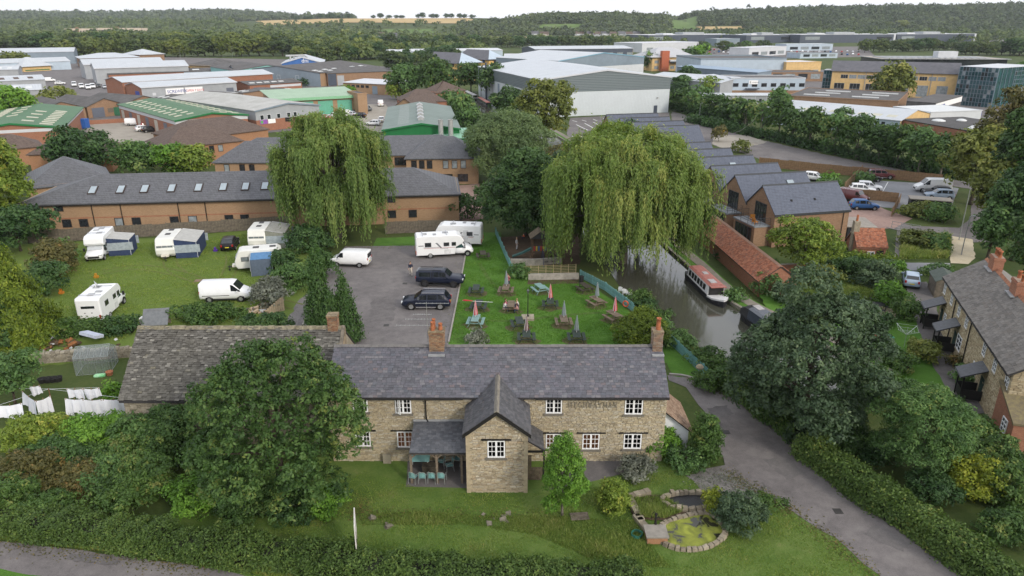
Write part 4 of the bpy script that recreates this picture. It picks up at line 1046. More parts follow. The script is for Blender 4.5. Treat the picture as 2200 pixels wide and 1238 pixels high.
# --- estate sheds
gA=shed('workshop','green-roofed brick workshop cut by the left picture edge',(-90,284),(134,273),4.8,1.4,REDB,GSHEETV,C=(85,234),ridge='v',fascia=DKGRN,band=[(4.0,4.7,WHITEW)])
for i in range(9):
 for sd in(0,1):
  gA.slope(sd,2+i*3.4,2.2,1.2,2.6,SKYL);gA.slope(sd,2+i*3.4,6.4,1.2,2.4,SKYL)if i%2 else None
gB=shed('workshop','long green-roofed brick workshop with pale rooflight strips and white fascia',(376,259),(531,246),4.8,1.2,REDB,GSHEETV,C=(291,222),ridge='v',fascia=DKGRN,band=[(3.7,4.7,WHITEW)])
for i in range(11):
 y=1.5+i*(gB.D-3)/11
 for sd in(0,1):gB.slope(sd,y,1.6,.9,1.9,SKYL);gB.slope(sd,y+.4,4.6,.9,1.7,SKYL)
for i in range(6):gB.panel('L',2+i*(gB.D-4)/6,.1,2.6,3.3,SHUT if i%2 else M('garage_cream',(.5,.46,.4)),'roller_door')
gB.panel('F',12.5,.05,.9,2,M('door_green',(.05,.12,.08)),'door');gB.panel('F',11,1.2,.5,.7,WHITEW,'notice',.06)
cC=shed('workshop','grey sheet-roofed trade unit with small blue-framed windows and shop signs',(548,238),(685,225),5.6,1.3,GREYW,CEMV,C=(436,205),ridge='v',fascia=BLUEG,band=[(0,3.0,REDB)])
for i,u in enumerate((1.2,3.3,6.2,9.3,11.3)):
 if u<cC.L-1:cC.win('F',u,3.0,1.1,1.3,DKGLASS,WHTFR);
BL=M('sign_blue',(.03,.06,.32),.5);RD=M('sign_red',(.55,.03,.05),.5);SIGNW=M('sign_white',(.78,.78,.78),.5,.04);PUR=M('sign_purple',(.3,.1,.4));BRS=M('sign_brown',(.08,.03,.025));YEL=M('sign_yellow',(.6,.45,.05));GRN=M('sign_green',(.12,.4,.12))
for i,(u,w_,m_)in enumerate(((1.0,2.2,PUR),(3.4,2.2,SIGNW),(8.6,2.2,BLACKWOOD),(11.0,2.0,BRS))):cC.panel('F',u,1.9,w_,1.1,m_,'shop_sign',.1)
cC.panel('F',1.2,2.1,.7,.7,GRN,'shop_sign_block',.11)
for i in range(7):cC.win('L',2+i*4,2.6,1.4,.9,DKGLASS)
for(A,B,lab)in(((-20,238),(106,229),'brown-roofed brick workshop at the left picture edge'),((84,237),(182,230),'brown gabled workshop with a navy shutter beside the green skip'),((186,229),(262,222),'middle brown gabled workshop with white rooflight strips'),((264,224),(352,215),'brown gabled workshop with tall navy shutter against the green-roofed workshop')):
 q=shed('workshop',lab,A,B,3.6,2.0,BROWNB,DGREY,depth=22,ridge='v',group='row of brown gabled workshops')
 q.panel('F',q.L*.12,.05,q.L*.34,2.9,SHUT,'roller_door');q.panel('F',q.L*.56,1.2,q.L*.32,1.3,M('workshop_board',(.16,.13,.1)),'window_board')
 if 'middle' in lab:
  for i in range(4):q.slope(1,4+i*4,1,1,3.4,SKYW)
sfx=shed('trade_warehouse','white-walled trade warehouse with two shop signs facing the yard',(303,188),(507,176),5.4,1.3,GREYW,WSHEET,depth=16,fascia=WHITEW)
Lk=sfx.L/27
sgn(sfx,'F',sfx.L*.235,2.2,sfx.L*.185,2.2,SIGNW,[('SCREWFIX',sfx.L*.012,.55,sfx.L*.043,BL)])
sgn(sfx,'F',sfx.L*.435,2.2,sfx.L*.185,2.2,SIGNW,[('OPEN 7 DAYS',sfx.L*.012,.7,sfx.L*.030,RD)])
sfx.panel('F',sfx.L*.88,.1,sfx.L*.08,3.2,SHUT,'roller_door');sfx.panel('F',sfx.L*.1,2.2,1.2,1,WHITEW,'vent')
q=MB();q.prism([(-.04,0),(16.04,0),(16.04,5.3),(8,6.6),(-.04,5.3)],-.05,-.01,'x');sfx.part(q,'brick_gable',REDB)
sgn(sfx,'L',9.5,1.4,4,2.4,BL)
shed('trade_warehouse','long white-roofed warehouse behind the signed trade warehouse',(262,176),(585,158),6.4,1.4,REDB,WSHEET,depth=17,fascia=WHITEW)
q=shed('workshop','dark-roofed brick unit with white window strip right of the signed warehouse',(536,183),(648,176),4.0,1.0,REDB,DGREY,depth=16)
for i in range(5):q.slope(0,1.5+i*3.2,2.6,2.2,1.3,SKYW)
q.panel('F',q.L*.38,2.5,q.L*.6,.9,WHITEW,'window_strip');
for i in range(9):q.win('F',q.L*.4+i*q.L*.06,2.6,.7,.7,DKGLASS)
q.panel('F',1.5,.1,3,2.8,SHUT,'roller_door')
for k,(A,B,lab)in enumerate((((203,147),(404,141),'near bay of the pale grey double-gabled warehouse'),((180,139),(352,134),'rear bay of the pale grey double-gabled warehouse'))):
 shed('warehouse',lab,A,B,7.2,2.2,GREYW,WSHEET,depth=20,fascia=WHITEW)
q=shed('workshop','low dark-roofed brick range between the grey and white warehouses',(233,160),(486,151),4.4,1.2,REDB,DGREY,depth=14)
for i in range(8):q.slope(0,3+i*5,2.5,3.2,1.6,SKYW);q.panel('F',3+i*5,1.5,1.4,1.4,BLACKWOOD,'window')
q.panel('F',q.L*.62,.3,q.L*.3,3.8,PALEB,'wall_panel',.04)
shed('warehouse','long white-roofed warehouse at the top of the left edge',(-160,116),(158,111),8,2.2,BLUEG,WSHEET,depth=40)
shed('warehouse','pale blue-roofed shed in front of the long far-left warehouse',(-120,140),(150,131),5,2.0,PALEB,WSHEET,depth=18)
q=shed('pavilion','low yellow brick pavilion with pale pyramid roof on the left',(48,141),(108,138),3.6,4.2,YELB,WSHEET,depth=16,hip=(7,7),over=1.2)
q.panel('F',1,.5,q.L-2,.5,DKGRN,'green_band')
shed('warehouse','white hipped-roof hall among the left trees',(172,125),(298,122),6,2.4,BROWNB,WSHEET,depth=28,hip=(12,12),over=.8)
shed('warehouse','small white pyramid-roofed hall left of the brown office',(300,117),(352,115),5.5,3.2,BROWNB,WSHEET,depth=22,hip=(9,9),over=.8)
q=shed('office_block','yellow brick office with wide brown roof beyond the white warehouse',(400,139),(452,141),6,2.6,YELB,DGREY,depth=26,hip=(8,8),over=.8)
for i in range(5):q.panel('F',1.2+i*3,3.4,1.6,1.2,BLACKWOOD,'window')
shed('warehouse','turquoise-walled shed with dark roof left of the blue shed',(452,143),(505,152),6.5,2.0,TEALC,DGREY,depth=30)
q=shed('workshop','grey shed with small brick annexe beside the turquoise shed',(506,152),(572,150),6.2,2,BLUEG,DGREY,depth=20,band=[(0,3.2,BUFFB)])
for i in range(3):q.panel('F',3+i*5,2,1.8,.9,BLACKWOOD,'window')
q=shed('warehouse','bright blue gabled shed with rooftop ducts',(605,136),(694,135),7,3.0,BLUEC,WSHEETV,depth=34,ridge='v',fascia=WHITEW)
for i in range(4):
 q2=MB();q2.cyl((q.L*.2+i*1.6,6+i*4,8),(q.L*.2+i*1.6,6+i*4,10.4-i*.3),.5,n=8);q.part(q2,'roof_vent',LOUV)
q2=MB();q2.tube([(2,6,10.4),(q.L*.55,6,10.6),(q.L*.62,8,9)],[.5,.5,.5],8);q.part(q2,'roof_duct',LOUV)
b=bpy.data.curves.new('lettering','FONT');b.body='dni';b.size=3.0;b.extrude=.01;b.materials.append(SIGNW);t_=ob('lettering',text_mesh(b),SIGNW,q.t);t_.matrix_basis=q.face('F')@Matrix.Translation((q.L*.48,7.2,.1))
q=shed('warehouse','blue-grey gabled shed with square windows and rows of rooflights',(687,157),(815,143),6,2.6,BUFFB,DGREY,C=(631,141))
m_=MB();m_.prism([(-.04,0),(q.D+.04,0),(q.D+.04,6),(q.D/2,8.5),(-.04,6)],-.06,-.01,'x');q.part(m_,'gable_cladding',BLUEG)
for i in range(4):q.win('L',2.5+i*q.D*.22,2.8,1.8,1.8,PALEGL,WHTFR)
for i in range(6):
 for v in(2.2,5.0):q.slope(0,3+i*q.L*.15,v,3,1.5,SKYW)
q=shed('warehouse','dark brick flat-roofed shed with tall grey shutter',(703,158),(840,153),5.6,1.4,BROWNB,DGREY,depth=20,ridge='mono')
q.panel('F',4.5,.1,3.2,4.4,GREYW,'roller_door');q.panel('F',.1,.1,4,5.2,NAVYC,'cladding')
q=shed('workshop','small white flat-roofed brick workshop beside the tall willow-like tree',(737,177),(842,182),4.2,.6,BUFFB,WHITEW,depth=14,ridge='mono')
for i in range(5):q.panel('F',2+i*2.4,2.4,1.6,1.0,DKGLASS,'window')
q.panel('F',q.L*.6,.1,2.6,3.2,BLUEG,'roller_door')
q=shed('depot','depot with pale green roof canopy and four teal roller doors',(588,214),(768,205),5.4,1.6,BUFFB,PGREEN,depth=15,ridge='mono',over=.8)
for i in range(4):q.panel('F',1+i*q.L*.235,.05,q.L*.18,4.2,TEALD,'roller_door')
m_=MB();m_.b2(-.8,q.L+.8,-1.0,-.82,4.75,5.6);q.part(m_,'fascia',M('fascia_mint',(.22,.46,.27),.5))
shed('','',(768,203),(788,202),6.2,0,BUFFB,DGREY,depth=10,ridge='flat',into=q.t,wallname='end_block_wall',roofname='end_block_roof')
gh=shed('market_hall','dark green gabled hall with weathered green-grey roof behind the offices',(823,279),(987,276),5.2,1.3,DKGRN,OLDGRNV,C=(843,230),ridge='v',fascia=DKGRN)
for i in range(5):
 m_=MB();m_.b2(gh.L/2-.7,gh.L/2+.7,5+i*7,7.4+i*7,6.2,7.0);m_.prism([(gh.L/2-.8,7.0),(gh.L/2+.8,7.0),(gh.L/2,7.4)],5+i*7,7.4+i*7,'y');gh.part(m_,'roof_vent',LOUV)
for i in range(12):gh.slope(0,2+i*3.4,3.2,2.8,2.6,M('patched_sheet',(.23,.27,.25),.7),'roof_panel',-.06)
an=shed('','',(934,297),(1003,296),3.6,1.0,DKGRN,sheet_mat('mint_sheet',(.22,.42,.30),.6),depth=8,ridge='mono',into=gh.t,wallname='annexe_wall',roofname='annexe_roof')
for u in(.8,3.0):
 m_=MB();m_.cyl((u+.6,1.2,0),(u+.6,1.2,7.4),.55,n=12);m_.lathe([(.6,0),(.62,.1),(.5,.15)],(u+.6,1.2,7.35),12);an.part(m_,'flue',LOUV,smooth=False)
shed('store','flat-roofed brick store in front of the green hall',(827,291),(879,290),3.2,0,REDB,WHITEW,depth=7,ridge='flat')
q=shed('brick_house','gabled brick house with big white rooftop panel by the green hall',(838,236),(905,239),4,3.4,BUFFB,BROWNT,depth=13,ridge='v')
q.slope(0,4,1.0,4.5,2.6,SKYW);
q=shed('brick_house','red brick house with brown hipped roof beyond the gabled one',(868,219),(958,216),4.4,3.2,REDB,BROWNT,depth=13,hip=(5,5))
shed('brick_house','small brick house with hipped roof half hidden among the middle trees',(905,195),(935,198),5,3.2,REDB,BROWNT,depth=14,hip=(4,4))
for(A,B,C,lab)in(((909,129),(987,134),(1050,133),'sunlit golden office block with grey slate roof and pale hipped end'),((985,122),(1050,126),(1092,125),'rear sunlit golden office block with grey slate roof')):
 q=shed('office_block',lab,A,B,9,4,GLOWY,FARSL,C=C,hip=(.5,7),over=1.0)
 for j in(1,4,6.6):
  for i in range(4):q.win('F',2+i*q.L*.24,j,2.4,1.6,DKGLASS)
  for i in range(2):q.win('R',q.D*(.3+.35*i),j,2,1.8,DKGLASS)
 m_=MB();m_.add([(q.L+1.05,-1,8.6),(q.L+1.05,q.D+1,8.6),(q.L-6.7,q.D/2,13.1)],[(0,1,2)]);
 q.part(m_,'pale_hip_end',PALEB)
shed('warehouse','distant pale shed behind the golden offices',(835,111),(1080,108),6,1.2,PALEB,WHITEW,depth=30)
for(A,B,z,dp,lab)in(((-90,152),(38,149),5,14,'small white-roofed shed at the left edge below the pale blue one'),((-90,178),(96,170),4.5,14,'white-roofed shed with brown rooflights at the left edge'),((-90,199),(88,192),4.5,12,'long low white-roofed shed above the round green tree')):
 q=shed('workshop',lab,A,B,z,1.5,GREYW,WSHEET,depth=dp)
 for i in range(4):q.slope(0,q.L*(.3+.17*i),1.5,2,3,BROWNT if 'brown' in lab else SKYW,lift=-.06)
for(A,B,lab)in(((352,214),(432,208),'low dark-roofed workshop with pale rooflights behind the green roof'),((434,208),(520,201),'low dark-roofed workshop right behind the first one'),((522,200),(640,193),'low dark-roofed workshop left of the depot')):
 q=shed('workshop',lab,A,B,3.0,.9,BROWNB,DGREY,depth=8,ridge='v',group='low dark workshops')
 for i in range(2):q.slope(0,1+i*3.4,.8,1,2.4,SKYW);q.slope(1,1+i*3.4,.8,1,2.4,SKYW)
# --- the large white warehouse and neighbours
wh=shed('white_warehouse','huge white warehouse with dark grey-green band under its gable',(1158,172),(1441,165),11.2,2.6,WCLAD,WSHEETV,C=(1095,142),ridge='v',fascia=WHITEW,over=.2,band=[(7.4,14,GCLAD)])
wh.panel('F',wh.L*.88,.05,1.3,2.3,NAVYC,'door');wh.panel('F',wh.L*.9,4.6,.4,.4,LOUV,'floodlight',.4)
for i in range(8):wh.panel('L',3+i*8,.3,2.2,6.6,BLUEG if i%2 else GREYW,'wall_panel',.06)
m_=MB();m_.cyl((-.8,wh.D*.8,0),(-.8,wh.D*.8,13.4),.35,n=8);wh.part(m_,'flue',NAVYC)
shed('warehouse','grey-gabled white warehouse directly behind the huge one',(1200,131),(1384,122),11,2.8,WHITEW,WSHEETV,C=(1128,121),ridge='v',fascia=M('fascia_blue',(.2,.38,.5)),over=.2,band=[(7.5,14,BLUEG)])
shed('warehouse','dark flat-roofed shed beside the golden offices',(1083,121),(1135,121),10,0,WHITEW,WHITEW,depth=25,ridge='flat',band=[(5,10,BLUEG)])
q=shed('warehouse','long navy shed with sunlit golden end wall and white roof',(1150,106),(1360,104),7.5,1.6,NAVYC,WSHEET,depth=40)
for i in range(9):q.win('F',8+i*q.L*.105,2.5,5,2,PALEGL)
m_=MB();m_.prism([(-.1,0),(q.D+.1,0),(q.D+.1,7.4),(q.D/2,9),(-.1,7.4)],q.L+.01,q.L+.08,'x');q.part(m_,'sunlit_end_wall',GLOWY)  # end wall coloured as if warm sun fell on it
q=shed('showroom','white box showroom right of the golden-ended shed',(1380,94),(1515,91),8,0,WHITEW,WHITEW,depth=40,ridge='flat')
q.panel('F',6,.3,8,4,PALEGL,'window')
q=shed('office_block','yellow brick office with red stair tower and wide pale roof',(1402,121),(1492,120),8.5,4.5,YELB,M('pale_sheet_roof',(.45,.46,.48)),depth=26,hip=(9,9),over=1.5)
for j in(1.2,4.4):
 for i in range(5):q.win('F',1.5+i*q.L*.19,j,2.6,1.7,PALEGL)
q.panel('F',q.L*.18,0,4.6,11.5,M('red_brick_tower',(.42,.12,.06)),'stair_tower',3);q.panel('F',q.L*.36,5.6,8,.8,WHITEW,'canopy',4)
q=shed('warehouse','pale blue flat-topped warehouse right of the huge white one',(1506,129),(1690,128),9,0,PALEB,DGREY,depth=40,ridge='flat',parapet=.8,fascia=BLUEG)
shed('warehouse','low blue-grey sheet building in front of the pale blue warehouse',(1455,143),(1628,156),6,.6,BLUEG,M('steel_blue_roof',(.25,.34,.44),.5),depth=9,ridge='mono')
q=shed('warehouse','low white-roofed unit behind the roadside trees',(1384,166),(1548,178),5,1.6,GREYW,WSHEET,C=(1558,166),over=.4)
q.panel('F',q.L*.3,.1,5,3.4,SHUT,'roller_door');m_=MB()
q=shed('workshop','pale blue gabled unit with brick base beside the white office',(1505,173),(1571,167),5.2,1.0,PALEB,WSHEET,depth=18,band=[(0,2.2,BUFFB)])
q.win('F',q.L*.75,2.0,1.2,1,DKGLASS,WHTFR)
q=shed('office_block','white flat-roofed office with dark square windows and a sign board',(1571,169),(1731,169),6.2,0,PALEB,DGREY,depth=16,ridge='flat',fascia=WHITEW,band=[(0,1.6,BROWNB)])
for i in range(8):q.win('F',1+i*q.L*.127,3.0,2.2,1.4,DKGLASS,BRNFR,2)
sgn(q,'F',q.L*.245,4.0,q.L*.12,1.5,SIGNW,[('E',.3,.35,1.1,BLACKWOOD),('COMPUTER',1.3,.5,.52,BLACKWOOD)])
m_=MB();m_.b2(q.L*.2,q.L*.38,-1.6,0,2.2,2.45);q.part(m_,'canopy',NAVYC)
q=shed('modular_office','long grey modular cabin with white roof behind the roadside trees',(1500,205),(1668,205),3.4,.5,GREYW,WSHEET,depth=7)
for i in range(7):q.panel('F',.5+i*q.L/7,.2,.14,3,WHITEW,'joint_strip');q.win('F',2+i*q.L/7,1.2,.9,1,DKGLASS)if i>3 else None
yo=shed('yellow_office','long yellow brick office with slate roof and tall banded windows',(1789,151),(2062,158),9.4,3.4,YELB,FARSL,depth=14,over=.6)
for i in range(12):
 if not 4.4<i<6.6:yo.win('F',yo.L*(.075+.07*i),6.4,yo.L*.06,1.5,PALEGL if i%3 else DKGLASS,M('steel_frame_grey',(.4,.42,.44)),3)
for fx in(.03,.16,.29,.55,.70,.85):yo.win('F',yo.L*fx,.4,yo.L*.085,4.2,PALEGL if fx>.5 else DKGLASS,MATS['steel_frame_grey'],3,2)
for fx in(.28,.8):m_=MB();m_.cyl((yo.L*fx,-.1,0),(yo.L*fx,-.1,9),.1,n=5);yo.part(m_,'downpipe',GREYW)
def glassblock(lab,A,B,z,depth,nx,nz):
 q=shed('glass_block',lab,A,B,z,0,TEALG,WHITEW,depth=depth,ridge='flat',parapet=0)
 fr=MB()
 for i in range(nx+1):x=q.L*i/nx;fr.b2(x-.05,x+.05,-.16,-.04,0,z)
 for j in range(nz+1):zz=z*j/nz;fr.b2(0,q.L,-.17,-.05,zz-.05,zz+.05)
 for i in range(5):y=q.D*i/4;fr.b2(q.L+.04,q.L+.16,y-.07,y+.07,0,z);fr.b2(-.16,-.04,y-.07,y+.07,0,z)
 q.part(fr,'mullion_grid',BLUEG)
 for j in range(nz):
  for i in range(nx):
   o=q.panel('F',q.L*i/nx+.08,z*j/nz+.08,q.L/nx-.16,z/nz-.16,TEALG if random.random()<.75 else PALEGL if random.random()<.3 else DKGLASS,'pane',.03+random.uniform(0,.01))
 return q
gb=glassblock('teal glass stair block at the end of the yellow office',(2064,143),(2147,147),13,12,12,9)
glassblock('second teal glass block at the right picture edge',(2152,147),(2230,141),12,14,9,8)
glassblock('narrow glass end bay left of the yellow office',(1771,151),(1788,151.5),9,8,3,6)
q=shed('office_block','flat-roofed dark glass office with white rooftop plant box',(1896,127),(2165,128),9,0,DKGLASS,M('flat_roof_tan',(.42,.37,.31),.8,.2,.2),depth=30,ridge='flat',parapet=.3,fascia=GREYW,over=4)
q.part(MB().b2(q.L*.5,q.L*.66,8,14,9.1,12.6),'plant_box',WHITEW)
for i in range(16):q.part(MB().b2(4+i*3.4,6+i*3.4,4,24,9.13,9.5),'solar_panel',GREYW)
q=shed('workshop','white ribbed-roof workshop behind the roadside trees',(1640,233),(1935,259),4.2,1.8,PALEB,WSHEET,C=(1995,243),over=.3)
for i in range(7):q.slope(0,q.L*(.28+.1*i),2.2,2.4,2.2,SKYL,lift=-.06)
for i in range(5):q.win('F',q.L*.72+i*1.5,2.6,.9,.9,DKGLASS)
q.panel('F',q.L*.71,.1,8,2.3,BLUEG,'roller_door');m_=MB();m_.prism([(-.05,0),(q.D+.05,0),(q.D+.05,4.1),(q.D/2,5.9),(-.05,4.1)],q.L+.01,q.L+.06,'x');q.part(m_,'brick_gable',YELB)
q=shed('workshop','dark felt-roofed shed with white rooflight strips before the yellow office',(1690,207),(1930,219),4.6,0,BROWNB,DGREY,C=(1965,200),ridge='flat',parapet=.3)
for i in range(2):
 for j in range(3):q.part(MB().b2(q.L*(.12+.45*i)+j*2,q.L*(.36+.45*i)+j*2,q.D*(.2+.25*j),q.D*(.2+.25*j)+1.2,4.7,5.0),'rooflight',SKYW)
q=shed('workshop','dark flat-roofed brick shop with big round rooflights',(1932,257),(2085,283),4.2,0,REDB,M('black_felt_roof',(.075,.072,.07),.8,.25,.8,grime=.3),C=(2135,262),ridge='flat',parapet=.12,fascia=BLACKWOOD)
for(fx,fy,r)in((.25,.35,1.6),(.3,.65,1.2),(.72,.55,1.2),(.78,.35,1.5),(.85,.2,1.1),(.68,.8,1.0)):q.part(MB().lathe([(r,4.3),(r*.95,4.5),(r*.5,4.75),(0,4.85)],(q.L*fx,q.D*fy,0),14),'rooflight',SKYW)
q=shed('showroom','white-roofed shop with blue fascia behind the round rooflights',(2000,242),(2110,238),4.4,0,WHITEW,SKYW,depth=14,ridge='flat',parapet=.2)
q.panel('R',0,3,12,1.2,BL,'fascia_sign',.1)
q=shed('sign_wall','dark roof with long white name board by the glass block',(2010,222),(2068,206),4.8,0,DGREY,DGREY,depth=8,ridge='flat',parapet=0)
sgn(q,'F',.5,3.0,q.L-1,1.6,SIGNW,[('NORTON FINE ART FRAMING',.6,.45,.72,BL)])
for(A,B,lab,z)in(((1393,76),(1600,74),'long navy business unit farthest left of the far row',10),((1604,76),(1716,75),'short navy business unit with pale corner',10),((1720,75),(1925,74),'navy business unit with rooftop plant',10.5),((1928,74),(2098,73),'navy business unit at the right end of the far row',10.5)):
 q=shed('business_unit',lab,A,B,z,0,NAVYC,WHITEW,depth=50,ridge='flat',parapet=.4,fascia=WHITEW,group='navy business units')
 q.panel('F',8,4,22,4,PALEGL,'window');q.panel('F',q.L-30,4,24,3.5,DKGLASS,'window');q.panel('F',q.L-3,0,3,z,WHITEW,'corner_panel',.3)
 q.part(MB().b2(q.L*.4,q.L*.62,12,30,z+.12,z+3),'plant_room',GREYW);q.part(MB().b2(q.L*.2,q.L*.3,12,30,z+.12,z+2),'plant_room',WHITEW)
for(A,B,z,lab,m_)in(((1540,84),(1590,83),8,'glass-fronted car showroom with white roof edge',BLUEG),((1610,104),(1690,100),7,'white showroom with dark roof units',WHITEW),((1690,96),(1790,95),6,'pale blue showroom among parked cars',PALEB),((1720,116),(1800,115),3.5,'low pale blue display wall with white flags',PALEB),((1690,135),(1765,134),7.5,'brown office with pale glass wall',YELB),((1652,157),(1770,157),4,'dark-roofed brick range behind the white office',BROWNB)):
 q=shed('showroom',lab,A,B,z,0,m_,WHITEW if z>4 else DGREY,depth=18,ridge='flat')
 for i in range(4):q.win('F',q.L*(.08+.23*i),1.2,q.L*.17,min(2.6,z-1.6),PALEGL if i%2 else DKGLASS)
# distant village houses and two far blocks
k=0
for px,py,wd in((1150,75,12),(1170,76,14),(1190,74,10),(1245,75,16),(1268,75,10),(1283,76,12),(1300,75,12),(1318,76,11),(1336,75,12),(1352,76,11),(1368,75,12),(820,78,10),(845,80,12)):
 c=G(px,py+3);k+=1
 q=shed('village_house',('red brick' if k%3==1 else 'pale rendered' if k%3==2 else 'grey stone')+' house in the distant village below the wooded hill',(c.x-wd*.55,c.y),(c.x+wd*.55,c.y+2),5,4,(REDB,WHITEW,GREYW)[k%3]if k%3==1 else(GREYW,WHITEW,M('pale_render',(.5,.45,.4)))[k%3],FARSL if k%2 else BROWNT,depth=8,world=True,group='houses of the distant village')
 q.win('F',1.5,2.8,1.6,1.3,DKGLASS);q.win('F',q.L-3.2,2.8,1.6,1.3,DKGLASS)
for px,py,wd,lab in((255,73,95,'cream flat-roofed block rising above the left woods'),(470,66,80,'long cream block beyond the left woods'),(170,75,50,'low grey-roofed block beside the cream one')):
 c=G(px,py+4)
 q=shed('far_block',lab,(c.x-wd/2,c.y),(c.x+wd/2,c.y+4),14,0,M('cream_block',(.62,.52,.42))if 'cream' in lab else GREYW,WHITEW,depth=25,ridge='flat',world=True)
 for j in(4,8.5):
  for i in range(9):q.win('F',wd*(.05+.1*i),j,wd*.06,2.2,DKGLASS)
 q.panel('F',wd*.42,0,wd*.1,17,BROWNB,'brick_tower',2)

# --- canal-side houses
P1=G(1666,461,4.5);P2=G(1826,450,4.5);HU=(P2-P1);HU.z=0;HLEN=HU.length;HU.normalize();HW=Vector((-HU.y,HU.x,0))
def house(P,lab,i,balcony=True,solar=False,light=None,Ln=None):
 Ln=Ln or HLEN;a=P;e=P+HU*Ln
 q=shed('terraced_house',lab,(a.x,a.y),(e.x,e.y),4.5,3.05,BROWNB,SLATEN,depth=6.98,ridge='u',over=.12,world=True,group='gabled canal-side houses',fascia=ANTH)
 m_=MB()
 q.part(MB().prism([(3.35,7.5),(3.63,7.5),(3.49,7.68)],-.14,Ln+.14,'x'),'ridge_cap',ANTH)
 for x in(.9,Ln-.9):q.part(MB().cyl((x,-.1,0),(x,-.1,4.3),.05,n=6),'downpipe',BLACKWOOD)
 if balcony:
  q.win('L',2.3,2.9,2.6,2.4,DKGLASS,ANTH,4)
  bx=MB();bx.b2(-2.2,0,.9,6.1,0,2.62);q.part(bx,'balcony_box',BROWNB)
  q.part(MB().b2(-2.3,0,.8,6.2,2.62,2.8),'balcony_deck',M('deck_grey',(.24,.26,.28),.6))
  rl=MB()
  for(p0,p1)in(((-2.24,.86),(-2.24,6.14)),((-2.24,.86),(0,.86)),((-2.24,6.14),(0,6.14))):
   for zz in(3.2,3.5,3.8):rl.bar((*p0,zz),(*p1,zz),.035)
   for t in(0,.33,.66,1):rl.bar((p0[0]+(p1[0]-p0[0])*t,p0[1]+(p1[1]-p0[1])*t,2.8),(p0[0]+(p1[0]-p0[0])*t,p0[1]+(p1[1]-p0[1])*t,3.82),.035)
  q.part(rl,'railing',ANTH)
  g=MB();g.b2(-2.26,-2.2,1.6,5.4,.1,2.35);d_=q.part(g,'glazed_doors',DKGLASS)
  fr=MB()
  for t in np.linspace(1.6,5.4,6):fr.b2(-2.31,-2.24,t-.05,t+.05,.1,2.35)
  fr.b2(-2.312,-2.242,1.55,5.45,2.35,2.43);q.part(fr,'door_frame',ANTH)
  for(cx,cy)in((-1.5,2.2),(-.9,4.4))if i==0 else():
   pass
 if solar:q.slope(0,1.5,1.2,5,1.7,M('solar_panel_black',(.015,.017,.025),.2,spec=.8),'solar_panel')
 if light:q.slope(0,light,1.9,1.0,1.3,SKYG,'rooflight');q.slope(0,light-.06,1.84,1.12,1.42,ANTH,'rooflight_kerb',-.02)
 for u in(3,6.5):q.slope(0,u,1.8,.25,.3,BLACKWOOD,'vent_tile',0)
 return q
labs=['nearest slate-roofed canal house, gable end with chairs on its balcony','second canal house from the near end, with a white rooflight','third canal house from the near end','fourth canal house with a small rooflight near its ridge','fifth canal house from the near end','last canal house before the gap, mostly behind the willow']
hs=[]
for i,lb in enumerate(labs):hs.append(house(P1+HW*7*i,lb,i,True,False,{1:7.5,3:6.5}.get(i)))
PA=P1+HW*56+HU*8
for i,lb in enumerate(('canal house with a black solar panel, nearest of the rear terrace','second canal house of the rear terrace','third canal house of the rear terrace','farthest canal house, its gable facing the large car park')):
 hs.append(house(PA+HW*7.0*i-HU*(.5*(i==3)),lb,9,i==3,i in(0,2),None,HLEN*(1.06+.08*(i==3))))
# --- red tiled long outbuilding by the towpath
RTILE=piece_mat('red_clay_pantile',[(0,(.21,.075,.042)),(.4,(.33,.125,.072)),(.7,(.40,.17,.10)),(.9,(.28,.13,.085)),(1,(.17,.09,.07))],.85,.2,5,.3,(.17,.11,.08),.3,.4)
A=G(1633,601,2.0);B=G(1530,512,2.0)
U_=(B-A).normalized();W_=Vector((U_.y,-U_.x,0));
rb_=thing('brick_outbuilding','long low brick outbuilding with red clay tile roof beside the towpath','outbuilding',(A.x,A.y,0),math.atan2(U_.y,U_.x))
Ln=(B-A).length+6
m_=MB();m_.prism([(0,0),(-4.2,0),(-4.2,2.0),(-2.1,3.45),(0,2.0)],0,Ln,'x');m_.build('wall',REDB,rb_)
m_=MB();m_.prism([(.25,1.82),(-2.1,3.5),(-4.45,1.82),(-4.45,1.72),(-2.1,3.38),(.25,1.72)],-.12,Ln+.1,'x');rr=m_.build('roof',ROOFFELT,rb_)
WM[rr.name]=WM[rb_.name].copy();mx_=WM[rb_.name]
o_=mx_@Vector((Ln,.27,1.84));d_=(mx_.to_3x3()@Vector((0,-2.37,1.7)))
rr.matrix_parent_inverse=Matrix();
lay(rr,'tile','slate',RTILE,slate_items(o_,-U_,d_,Ln+.2,d_.length,.24,.2,.03,None,.015,.1),300)
o_=mx_@Vector((-.1,-4.47,1.84));d_=(mx_.to_3x3()@Vector((0,2.37,1.7)))
lay(rr,'tile','slate',RTILE,slate_items(o_,U_,d_,Ln+.2,d_.length,.24,.2,.03,None,.015,.1),0)
m_=MB();m_.prism([(-2.3,3.44),(-2.1,3.62),(-1.9,3.44)],-.14,Ln+.12,'x');m_.build('ridge',M('ridge_clay',(.33,.2,.14)),rb_)
